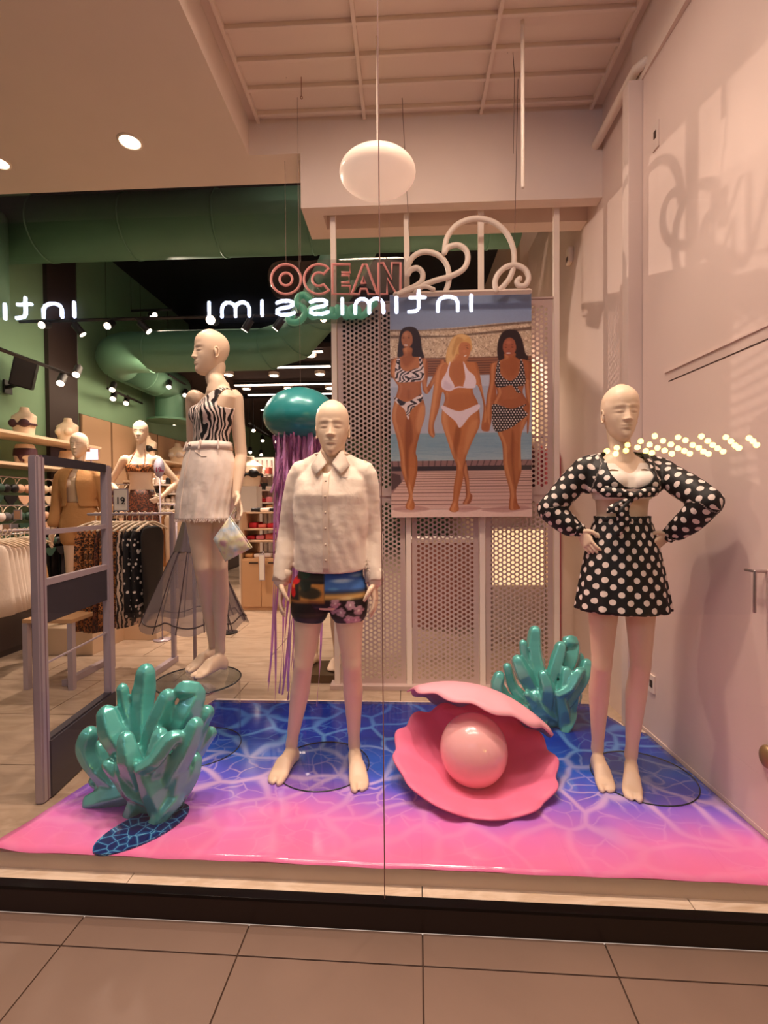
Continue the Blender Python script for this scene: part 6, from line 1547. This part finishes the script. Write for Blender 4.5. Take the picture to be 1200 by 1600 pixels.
def hipform(c, s=1., brief=None, label='', grp='hip forms on the left wall shelves'):
    t = thing('hip_form', label, 'mannequin form', c, grp); bm = BM(); rl = [[Vector(c) + V3(w_ * se(t_)[0] * s, d_ * se(t_)[1] * s + o_ * s, z * s) for t_ in np.linspace(0, 2 * PI, 24, endpoint=False)] for z, w_, d_, o_ in ((.08, .13, .09, .0), (.14, .155, .11, .01), (.22, .145, .10, .01), (.30, .115, .085, 0))]; rings(bm, rl)
    for sg in (-1, 1): tube(bm, [Vector(c) + V3(sg * .072 * s, 0, .005), Vector(c) + V3(sg * .075 * s, 0, .13 * s)], [.062 * s, .074 * s], 16, caps='flat')
    link('hips', remesh(bm, .008, 2), M['skin'], t, True)
    if brief is not None:
        bm = BM(); rings(bm, [[Vector(c) + V3((w_ + .008) * se(t_)[0] * s, (d_ + .008) * se(t_)[1] * s + o_ * s, z * s) for t_ in np.linspace(0, 2 * PI, 24, endpoint=False)] for z, w_, d_, o_ in ((.13, .152, .11, .01), (.22, .145, .10, .01), (.24, .14, .10, .01))]); rings(bm, [[Vector(c) + V3(w_ * math.cos(t_) * s, d_ * math.sin(t_) * s, z * s) for t_ in np.linspace(0, 2 * PI, 16, endpoint=False)] for z, w_, d_ in ((.05, .03, .085), (.15, .12, .118))])
        link('briefs', remesh(bm, .008, 2), brief, t, True)
    return t
m_plum = mat('plum_lace', (74, 40, 46), .7); m_lt = mat('light_lingerie', (226, 206, 196), .6)
def shelf(y0, y1, z, depth, label):
    t = thing('wall_shelf', label, 'shelf', (XW + depth / 2, (y0 + y1) / 2, z - .03))
    link('board', box(BM(), XW + .012, XW + depth, y0, y1, z - .03, z, .003), m_fix, t)
    for y in (y0 + .1, y1 - .1): link('bracket', box(BM(), XW + .012, XW + depth * .8, y - .01, y + .01, z - .07, z - .03), M['white'], t)
zs1, zs2 = 2.22, 1.97
shelf(4.3, 5.9, zs1, .42, 'upper pale wall shelf with bust forms at the far left'); shelf(4.3, 5.9, zs2 - .05, .42, 'lower pale wall shelf with hip forms at the far left')
shelf(7.0, 10.0, 2.20, .42, 'upper pale wall shelf with bust forms left of the leopard mannequin'); shelf(7.0, 10.0, 1.86, .42, 'lower pale wall shelf with hip forms left of the leopard mannequin')
for i, y in enumerate((4.9, 5.55)):
    bust(V3(XW + .24, y, zs1), .85, (m_plum, None)[i], ('bust form in a dark plum bra on the upper shelf at the far left', 'bare bust form at the right end of the upper shelf at the far left')[i])
    hipform(V3(XW + .24, y, zs2 - .05), .72, (m_plum, None)[i], ('hip form in plum briefs on the lower shelf at the far left', 'bare hip form at the right end of the lower shelf at the far left')[i])
for i, y in enumerate((7.3, 8.3, 9.3)):
    bust(V3(XW + .24, y, 2.20), 1.0, (M['black'], m_lt, m_lt)[i], ('bust form in a black bra on the shelf left of the leopard mannequin', 'bust form in a pale bra, middle of the shelf beside the leopard mannequin', 'bust form in a pale bra, far end of the shelf beside the leopard mannequin')[i])
    hipform(V3(XW + .24, y, 1.86), .9, (M['black'], m_lt, M['black'])[i], ('hip form in black briefs on the lower shelf, left one beside the leopard mannequin', 'hip form in pale briefs on the lower shelf beside the leopard mannequin', 'hip form in black briefs, far end of the lower shelf beside the leopard mannequin')[i])
# ---- hanging lingerie on the wall rows
wallr = thing('lingerie_wall_bars', 'rows of chrome bars on the left wall holding hanging lingerie', 'rack', (XW + .2, 6.5, .9))
for z in (1.72, 1.44, 1.16):
    bm = BM(); tube(bm, [(XW + .32, 4.0, z + .06), (XW + .32, 11.5, z + .06)], .008, 6); link('bar', bm, M['chrome'], wallr, True)
cols = [M['black'], m_lt, m_plum, mat('dark_green_lace', (38, 66, 52), .6), m_white_cloth, mat('nude_lace', (206, 160, 130), .6), mat('grey_lace', (90, 84, 86), .6), mat('beige_lace', (206, 180, 150), .6)]
protos = []
names_ = ['black', 'pale', 'plum', 'dark green', 'white', 'nude', 'grey', 'beige']
def bra_set(c, m, lb):
    t = thing('lingerie_set', lb, 'underwear', c, 'lingerie sets hanging along the left wall'); bm = BM()
    for sg in (-1, 1): ell(bm, Vector(c) + V3(0, sg * .05, .10), (.03, .052, .045), 12)
    link('bra_cups', bm, m, t, True)
    bm = BM(); tube(bm, [Vector(c) + V3(-.02, -.10, .11), Vector(c) + V3(0, -.06, .19), Vector(c) + V3(0, 0, .215), Vector(c) + V3(0, .06, .19), Vector(c) + V3(-.02, .10, .11)], .005, 6); link('strap_hanger', bm, m_hang, t, True)
    bm = BM(); vs = [bm.verts.new(Vector(c) + V3(x_, y_, z_)) for x_ in (-.008, .008) for y_, z_ in ((-.085, .03), (.085, .03), (.07, -.01), (.02, -.06), (-.02, -.06), (-.07, -.01))]; bm.faces.new(vs[:6]); bm.faces.new(vs[6:][::-1])
    for k in range(6): bm.faces.new((vs[k], vs[(k + 1) % 6], vs[6 + (k + 1) % 6], vs[6 + k]))
    link('briefs', bm, m, t); return t
random.seed(8); k_ = 0
for z in (1.72, 1.44, 1.16):
    y = 4.1; cnt_ = {}
    while y < 11.4:
        ci = (k_ * 5 + int(z * 10)) % 8; c = V3(XW + .32, y, z - .15)
        cnt_[ci] = cnt_.get(ci, 0) + 1; lb = names_[ci] + ' bra set, %s of its colour from the left, %s row of wall rack' % (ORD[cnt_[ci] - 1], 'upper' if z > 1.6 else 'middle' if z > 1.3 else 'lower')
        pr = [p for p in protos if p[0] == ci]
        if pr: dup(pr[0][1], c, label=lb)
        else: protos.append((ci, bra_set(c, cols[ci], lb)))
        y += .17 if y < 7 else .23; k_ += 1
for i, (x, y) in enumerate(((27, 804), (10, 826))):
    c = P(x, y + 7, 4.2); card(c.x, 4.2, c.z, .055, .075, [], ('small orange and white tag card on the dark lingerie rack, upper one', 'small pink and white tag card on the dark lingerie rack, lower one')[i], face=(226, 170, 140), nm_='tag_card')
    bm = BM(); tube(bm, [(c.x, 4.21, c.z), (XW + .32, 4.4, 1.22)], .004, 5); bpy.data.objects
    link('card_clip', bm, M['alu'], [o for o in bpy.data.objects if o.name.startswith('tag_card')][-1], True)
# dark lower cabinet under rows
t = thing('wall_cabinet', 'long dark cabinet along the foot of the left wall', 'cabinet', (XW + .25, 7.5, ZS)); link('carcass', box(BM(), XW + .012, XW + .45, 3.9, 11.5, ZS, .55, .005), mat('dark_cabinet', (60, 48, 46), .5), t)
for k in range(10): link('drawer_front', box(BM(), XW + .45, XW + .462, 3.92 + k * .756, 3.92 + k * .756 + .74, ZS + .06, .53, .003), mat('dark_cabinet_front', (74, 60, 56), .45), t)
# ---- small lit pink/white sign on the wall shelf
c = P(142, 712, 5.9); card(c.x, 5.9, c.z - .05, .18, .13, [('SLIM', 0, .035, .06)] if False else [], 'small glowing pink and white light box behind the ochre mannequin', nm_='light_box', face=(250, 220, 226))
[m for m in (mat('card_light_box'),)][0].node_tree.nodes['Principled BSDF'].inputs['Emission Strength'].default_value = 2.5; mat('card_light_box').node_tree.nodes['Principled BSDF'].inputs['Emission Color'].default_value = (1, .62, .68, 1)
bm = BM(); cyl(bm, (c.x, 5.905, ZS), .012, c.z - .06 - ZS, 8); link('stand', bm, M['alu'], [o for o in bpy.data.objects if o.name.startswith('light_box')][-1], True)
# ---- right-centre: display tables, cabinets and folded piles behind the jellyfish (px 385-440)
YC = 6.3; a, b = P(378, 880, YC).x, P(438, 880, YC).x
t = thing('drawer_cabinet', 'pale wood drawer cabinet with dark top beneath folded clothes, right of the zebra top mannequin', 'cabinet', V3((a + b) / 2, YC + .3, ZS)); zc = P(400, 873, YC).z
link('carcass', box(BM(), a, b, YC, YC + .8, ZS, zc, .004), M['wood'], t)
for k in range(2): x0_ = a + (b - a) * k / 2; q = link('drawer_front', box(BM(), x0_ + .005, x0_ + (b - a) / 2 - .005, YC - .014, YC, ZS + .05, zc - .02, .003), M['wood'], t); link('handle', box(BM(), x0_ + .1, x0_ + .22, YC - .02, YC - .014, zc - .06, zc - .045), M['black'], q)
for k, (yy_, hh_) in enumerate(((845, 12), (826, 10), (800, 8))):
    zt = P(400, yy_, YC + .15 * k).z; link('shelf_board', box(BM(), a, b, YC + .1 * k, YC + .8, zt - .02, zt, .003), M['panelwood'], t)
link('end_panel', box(BM(), b, b + .02, YC, YC + .8, ZS, P(400, 800, YC).z), M['panelwood'], t); link('end_panel', box(BM(), a - .02, a, YC, YC + .8, ZS, P(400, 800, YC).z), M['panelwood'], t)
def pile(c, w_, d_, h_, m, lb, grp):
    t = thing('folded_garment', lb, 'clothes', c, grp); bm = BM(); box(bm, c.x - w_ / 2, c.x + w_ / 2, c.y - d_ / 2, c.y + d_ / 2, c.z, c.z + h_, min(h_ * .45, .02))
    for v in bm.verts: v.co.z = max(c.z, v.co.z + .008 * noise.noise(v.co * 20))
    link('folded_cloth', bm, m, t, True); return t
fc_ = [mat('red_cloth', (196, 40, 50), .8), mat('coral_cloth', (226, 110, 96), .8), m_lt, mat('pink_cloth', (232, 130, 140), .8), m_ochre, m_white_cloth, M['black']]
fn_ = ['red', 'coral', 'pale', 'pink', 'ochre', 'white', 'black']
random.seed(4)
for lev, (yy_, set_) in enumerate(((873, (4, 5, 2, 5)), (845, (0, 3, 1, 2)), (826, (0, 1, 0, 0)), (800, (6, 5, 6, 4)))):
    yb_ = YC + .22 + .1 * lev; zt = zc if lev == 0 else P(400, yy_, YC + .15 * (lev - 1)).z
    for i, ci in enumerate(set_):
        x = a + (b - a) * (i + .5) / 4; pile(V3(x, yb_, zt), (b - a) / 4 * .86, .3, .05 + .03 * random.random(), fc_[ci], '%s folded garment, %s from the left on the %s of the wood cabinet' % (fn_[ci], ORD[i], ('drawer top', 'lowest shelf', 'middle shelf', 'top shelf')[lev]), 'folded clothes on the wood cabinet')
c = P(411, 905, YC - .05); card(c.x, YC - .1, c.z, .06, .32, [], 'long narrow white tag strip hanging in front of the pale wood cabinet', nm_='tag_strip'); bm = BM(); tube(bm, [(c.x, YC - .09, c.z + .32), (c.x, YC - .0, c.z + .36)], .004, 6); link('strip_string', bm, M['alu'], [o for o in bpy.data.objects if o.name.startswith('tag_strip')][-1], True)
# ---- far white partition with a torso and picture
YD = 9.0; a, b = P(384, 700, YD).x, P(428, 700, YD).x; zt = P(400, 715, YD).z
fp = thing('display_partition', 'pale slatted display partition far back right of the zebra top mannequin', 'partition', V3((a + b) / 2, YD, ZS)); link('panel', box(BM(), a, b, YD, YD + .1, ZS, zt), mat('grey_white_panel', (206, 190, 178), .7), fp)
for k in range(6): x = a + (b - a) * (k + .5) / 6; link('slat', box(BM(), x - .012, x + .012, YD - .012, YD, ZS, zt - .05), M['chrome'], fp)
for k, y in enumerate((742, 766, 785, 800)):
    z = P(400, y, YD).z; link('shelf_board', box(BM(), a + .02, b - .02, YD - .3, YD - .012, z - .02, z), M['white'], fp)
    for i in range(6):
        x = a + .06 + (b - a - .12) * i / 5; ci = (i * 3 + k) % 7; pile(V3(x, YD - .15, z), .075, .2, .07 + .03 * ((i + k) % 3), fc_[ci], '%s folded garment, %s from the left on the %s board of the far partition' % (fn_[ci], ORD[i], ORD[k]), 'folded clothes on the far partition')
cb_ = V3(P(391, 760, YD - .5).x, YD - .5, P(391, 760, YD - .5).z); tag(link('display_column', box(BM(), cb_.x - .16, cb_.x + .16, YD - .66, YD - .34, ZS, cb_.z - .001, .004), mat('grey_white_panel')), 'pale column under the black top bust form at the far partition', 'podium')
bust(cb_, 1.5, M['black'], 'bust form in a black top before the far display partition', 'bust forms in the back of the shop')
t = [o for o in bpy.data.objects if o.name.startswith('bust_form')]
c = P(404, 745, YD - .1); card(c.x, YD - .05, c.z, .13, .13, [], 'small blue picture card on the far display partition', face=(40, 80, 150), nm_='blue_card')
# ---- mid-shop tables with small goods behind the zebra mannequin (px 240-300)
YM2 = 7.0; a, b = P(236, 800, YM2).x, P(300, 800, YM2).x
gt2 = thing('goods_rack', 'white gridded rack crowded with small goods behind the leopard mannequin', 'rack', V3((a + b) / 2, YM2, ZS)); link('back_panel', box(BM(), a, b, YM2, YM2 + .05, ZS, P(260, 742, YM2).z), M['panelwood'], gt2)
for k, y in enumerate((756, 770, 784, 798)):
    z = P(400, y, YM2).z; link('shelf_board', box(BM(), a, b, YM2 - .25, YM2, z - .02, z), M['white'], gt2)
    for i in range(8):
        x = a + .04 + (b - a - .08) * i / 7; ci = (i * 5 + k * 3) % 7; ci = 2 if ci in (0, 1, 3) else ci; pile(V3(x, YM2 - .13, z), .055, .12, .06 + .03 * ((i + k) % 3), fc_[ci], '%s box, %s from the left on the %s board of the crowded rack' % (fn_[ci], ORD[i], ORD[k]), 'small goods on the crowded rack')
# green glowing ring sign
c = P(353, 716, 5.2); bm = BM(); tube(bm, [c + V3(.03 * math.cos(a), 0, .09 * math.sin(a)) for a in np.linspace(0, 2 * PI, 24)], .008, 8, caps=None)
t = thing('neon_ring', 'small green neon ring right behind the denim skirt waist', 'neon light', c)
link('ring_tube', bm, mat('green_neon', (60, 230, 180), .4, emit=5), t, True)
bm = BM(); tube(bm, [V3(c.x, c.y, ZS), c + V3(0, 0, -.09)], .008, 6, caps='flat'); cyl(bm, V3(c.x, c.y, ZS), .1, .01, 20); link('stand', bm, M['black'], t)
# ---- speaker on the wall
c = P(38, 583, 4.9); sp_t = thing('wall_speaker', 'black loudspeaker tilted on a wall bracket at the upper left', 'speaker', c)
Mx = Matrix.Translation(c) @ Matrix.Rotation(R(35), 4, 'Z') @ Matrix.Rotation(R(12), 4, 'Y') @ Matrix.Rotation(R(12), 4, 'X')
link('cabinet', box(BM(), -.10, .10, -.11, .11, -.15, .15, .015, Mx), M['black'], sp_t, 'auto'); link('grille', box(BM(), -.085, .085, -.118, -.112, -.135, .135, .0, Mx), mat('speaker_grille', (44, 38, 38), .7), sp_t)
bm = BM(); tube(bm, [c + V3(-.10, .05, -.10), c + V3(-.22, .05, -.13)], .02, 10); box(bm, c.x - .235, c.x - .215, c.y - .0, c.y + .1, c.z - .2, c.z - .06); link('bracket', bm, M['black'], sp_t)
# ---- lighting tracks and spots
def track(pts, label):
    t = thing('lighting_track', label, 'track', pts[0]); bm = BM(); tube(bm, pts, .018, 4, caps='flat'); link('rail', bm, M['black'], t)
    for p in (pts[0], pts[-1]):
        bm = BM(); tube(bm, [Vector(p), V3(p[0], p[1], 5.0 if p[1] < 9 else 3.55)], .003, 6); link('drop_wire', bm, M['black'], t)
sp0 = None
def tspot(c, aim, label, glow=1., s=1.):
    global sp0
    c = Vector(c); aim = Vector(aim).normalized()
    if sp0 is None:
        sp0 = thing('track_spotlight', label, 'spotlight', c, 'spotlights on the black tracks'); q = V3(0, 0, -1)
        bm = BM(); tube(bm, [c, c + q * .13], .04, 20, caps='flat'); link('housing', bm, M['black'], sp0, 'auto')
        bm = BM(); tube(bm, [c + q * .128, c + q * .134], .034, 20, caps='flat'); link('lens', bm, M['lamp'], sp0)
        bm = BM(); tube(bm, [c + V3(0, 0, 0), c + V3(0, 0, .06)], .008, 8); link('arm', bm, M['black'], sp0)
        sp0.rotation_euler = V3(0, 0, -1).rotation_difference(aim).to_euler()
    else: dup(sp0, c, V3(0, 0, -1).rotation_difference(aim).to_euler(), s, label)
zt1 = P(250, 497, 5.16).z
track([(P(-20, 497, 5.16).x, 5.16, zt1), (P(522, 497, 5.16).x, 5.16, zt1)], 'long black lighting track across the shop just under the mirrored lettering')
for i, (x, aim, s, lb) in enumerate(((77, (.15, -.9, -.35), 1.5, 'brightest spotlight at the left end of the front track'), (118, (.5, .2, -.7), 1, 'spotlight turned sideways beside the brightest left one'), (177, (.1, -.8, -.5), 1, 'round glowing spotlight on the front track above the green duct bend'), (220, (.6, .1, -.6), 1, 'spotlight turned sideways left of the zebra top mannequin\'s head'), (337, (.1, -.9, -.3), 1.3, 'bright spotlight directly above the zebra top mannequin\'s head'), (393, (-.5, .1, -.7), 1, 'narrow spotlight turned away right of the zebra top mannequin\'s head'), (442, (-.6, .1, -.7), 1, 'spotlight turned away under the green script word'), (509, (0, -.9, -.4), 1, 'round glowing spotlight at the left edge of the screen'))):
    tspot((P(x, 503, 5.16).x, 5.16 - .02, zt1 - .05), aim, lb, s=s)
def trk(x0, y0, Y0, x1, y1, Y1, lb):
    a, b = P(x0, y0, Y0), P(x1, y1, Y1); track([a, b], lb)
trk(-10, 542, 4.0, 122, 590, 5.1, 'black lighting track running back along the left wall above the speaker'); trk(168, 607, 6.2, 222, 630, 7.3, 'short black lighting track under the green duct'); trk(263, 585, 7.0, 300, 607, 8.2, 'short black lighting track left of the zebra top mannequin'); trk(264, 640, 8.0, 300, 662, 9.0, 'low far lighting track left of the zebra top mannequin'); trk(388, 660, 9.0, 436, 690, 12, 'far lighting track under the strip lights')
for i, (x, y, Y, lb) in enumerate(((99, 595, 4.9, 'spotlight below the speaker track'), (123, 582, 5.05, 'small spotlight at the right end of the speaker track'), (178, 606, 6.3, 'upper spotlight under the green duct bend'), (179, 620, 6.5, 'lower spotlight under the green duct bend'), (199, 627, 6.9, 'dark spotlight on the short track under the duct'), (265, 602, 7.2, 'spotlight left of the zebra top mannequin\'s shoulder, upper'), (290, 615, 7.8, 'spotlight touching the outline of the zebra top mannequin\'s shoulder'), (273, 659, 8.3, 'low far spotlight left of the zebra top mannequin'), (396, 670, 9.4, 'far spotlight right of the zebra top mannequin\'s elbow, highest'), (410, 686, 10.2, 'far spotlight beneath the jellyfish, left'), (430, 688, 11.0, 'far spotlight beneath the jellyfish, middle'), (391, 704, 10.5, 'far spotlight above the pale partition, left'), (408, 708, 10.8, 'glowing far spotlight above the pale partition'))):
    c = P(x, y, Y); tspot(c + V3(0, 0, .05), (.2, -.6, -.7), lb, s=1.)
    if Y > 9.2: bm = BM(); tube(bm, [c + V3(0, 0, .1), V3(c.x, c.y, 3.56)], .006, 5, caps='flat'); tag(link('spot_rod', bm, M['black']), 'black drop rod holding the ' + lb, 'rod')
tspot((-3.62, 6.83, 4.2), (.8, -.6, -.25), 'spotlight aimed at the window wall from behind the green duct bend', s=1.)
track([(-3.9, 6.83, 4.27), (-3.3, 6.83, 4.27)], 'short black track above the green duct bend')
# ceiling strips and downlights in the deep ceiling
zc_ = 3.55
st0 = None
for i, (x0, x1, y, Y, lb) in enumerate(((456, 504, 550, 6.75, 'short strip light nearest under the black ceiling'), (316, 516, 576, 7.3, 'long strip light level with the zebra top mannequin\'s chin'), (367, 521, 602, 8.3, 'long strip light just above the jellyfish'), (388, 521, 617, 9.0, 'strip light level with the jellyfish top'), (408, 424, 640, 9.8, 'tiny far strip light left of the jellyfish'))):
    a, b = P(x0, y, Y), P(x1, y, Y); t = thing('strip_light', lb, 'ceiling light', (a + b) / 2, 'strip lights in the sales area'); link('diffuser', box(BM(), a.x, b.x, Y - .03, Y + .03, a.z - .012, a.z, 0), M['strip'], t); link('housing', box(BM(), a.x - .01, b.x + .01, Y - .04, Y + .04, a.z, a.z + .04), M['black'], t)
    for x in (a.x + .1, b.x - .1): bm = BM(); tube(bm, [(x, Y, a.z + .04), (x, Y, 3.62 if Y < 9.3 else 3.56)], .003, 5, caps='flat'); link('drop_wire', bm, M['black'], t)
dl0 = None
for i, (x, y, Y, lb) in enumerate(((485, 556, 7.0, 'downlight beneath the nearest strip light'), (357, 586, 7.8, 'downlight by the zebra top mannequin\'s neck'), (428, 587, 7.8, 'downlight above the jellyfish, left'), (500, 585, 7.8, 'downlight above the jellyfish, right'), (385, 608, 8.6, 'downlight by the zebra top mannequin\'s shoulder'), (450, 607, 8.6, 'downlight just over the jellyfish dome'), (515, 607, 8.6, 'downlight beside the shirt mannequin\'s head'))):
    c = Pz(x, y, 3.57)
    if dl0 is None:
        dl0 = thing('round_downlight', lb, 'downlight', c, 'round downlights in the sales area'); bm = BM(); cyl(bm, c, .085, .05, 28); link('can', bm, M['white'], dl0, 'auto'); bm = BM(); cyl(bm, c + V3(0, 0, -.004), .066, .004, 28); link('lens', bm, M['lamp'], dl0)
    else: dup(dl0, c, label=lb)
# ---- behind the screen and at its right side: pink drape, dark panel, bright shelf wall
c0, c1_ = P(868, 700, 4.6), P(925, 700, 4.6)
t = thing('dark_floor_panel', 'narrow black floor-standing panel right of the screen behind the coral', 'panel', V3(P(897, 900, 4.3).x, 4.3, ZS))
link('panel_face', box(BM(), P(888, 900, 4.3).x, P(906, 900, 4.3).x, 4.3, 4.34, ZS, P(890, 843, 4.3).z, .003), M['black'], t); link('panel_frame', box(BM(), P(906, 900, 4.3).x, P(909, 900, 4.3).x, 4.29, 4.35, ZS, P(890, 843, 4.3).z), M['alu'], t)
bm = BM(); prism_xz(bm, [(P(x, y, 4.45).x, P(x, y, 4.45).z) for x, y in ((874, 706), (882, 740), (894, 800), (898, 900), (896, 1040), (880, 1062), (872, 1040), (868, 850))], 4.45, 4.5)
tag(link('pink_drape', bm, mat('pink_drape_cloth', (206, 110, 124), .8)), 'pink draped cloth standing between the screen and the right wall', 'drape')
m_bright = mat('backlit_shelf_panel', (255, 236, 200), .5, emit=1.1, ec=(255, 214, 160))
def lit_shelf(x0, x1, y0, y1, Y, lb):
    a, b = P(x0, y1, Y), P(x1, y0, Y); t = thing('lit_shelf', lb, 'shelf', V3((a.x + b.x) / 2, Y, ZS))
    link('lit_back', box(BM(), a.x, b.x, Y, Y + .02, a.z, b.z), m_bright, t); link('carcass', box(BM(), a.x - .02, b.x + .02, Y + .02, Y + .35, ZS, b.z + .02), mat('grey_white_panel'), t)
lit_shelf(764, 866, 566, 690, 5.2, 'backlit shelf panel glimpsed through the screen holes right of the poster'); lit_shelf(760, 850, 828, 914, 4.9, 'low backlit shelf glimpsed through the screen holes below the poster')
sb = P(700, 900, 4.75)
simple_rail(770, 862, 4.6, 700, 8, .55, [mat('pink_drape_cloth'), mat('pink_cloth'), m_plum], 'pink garments on the rail behind the screen', 'pink hanging garment glimpsed through the screen', 'garment')
bm = BM(); t = thing('service_counter', 'pinkish service counter glimpsed through the lower screen holes', 'counter', V3(P(700, 1000, 5.0).x, 5.0, ZS)); link('counter_front', box(BM(), P(640, 900, 5).x, 1.2, 5.45, 5.5, ZS, 1.05), mat('rose_panel', (176, 120, 110), .6), t); link('counter_top', box(BM(), P(636, 900, 5).x, 1.2, 5.42, 5.9, 1.05, 1.09), M['white'], t)
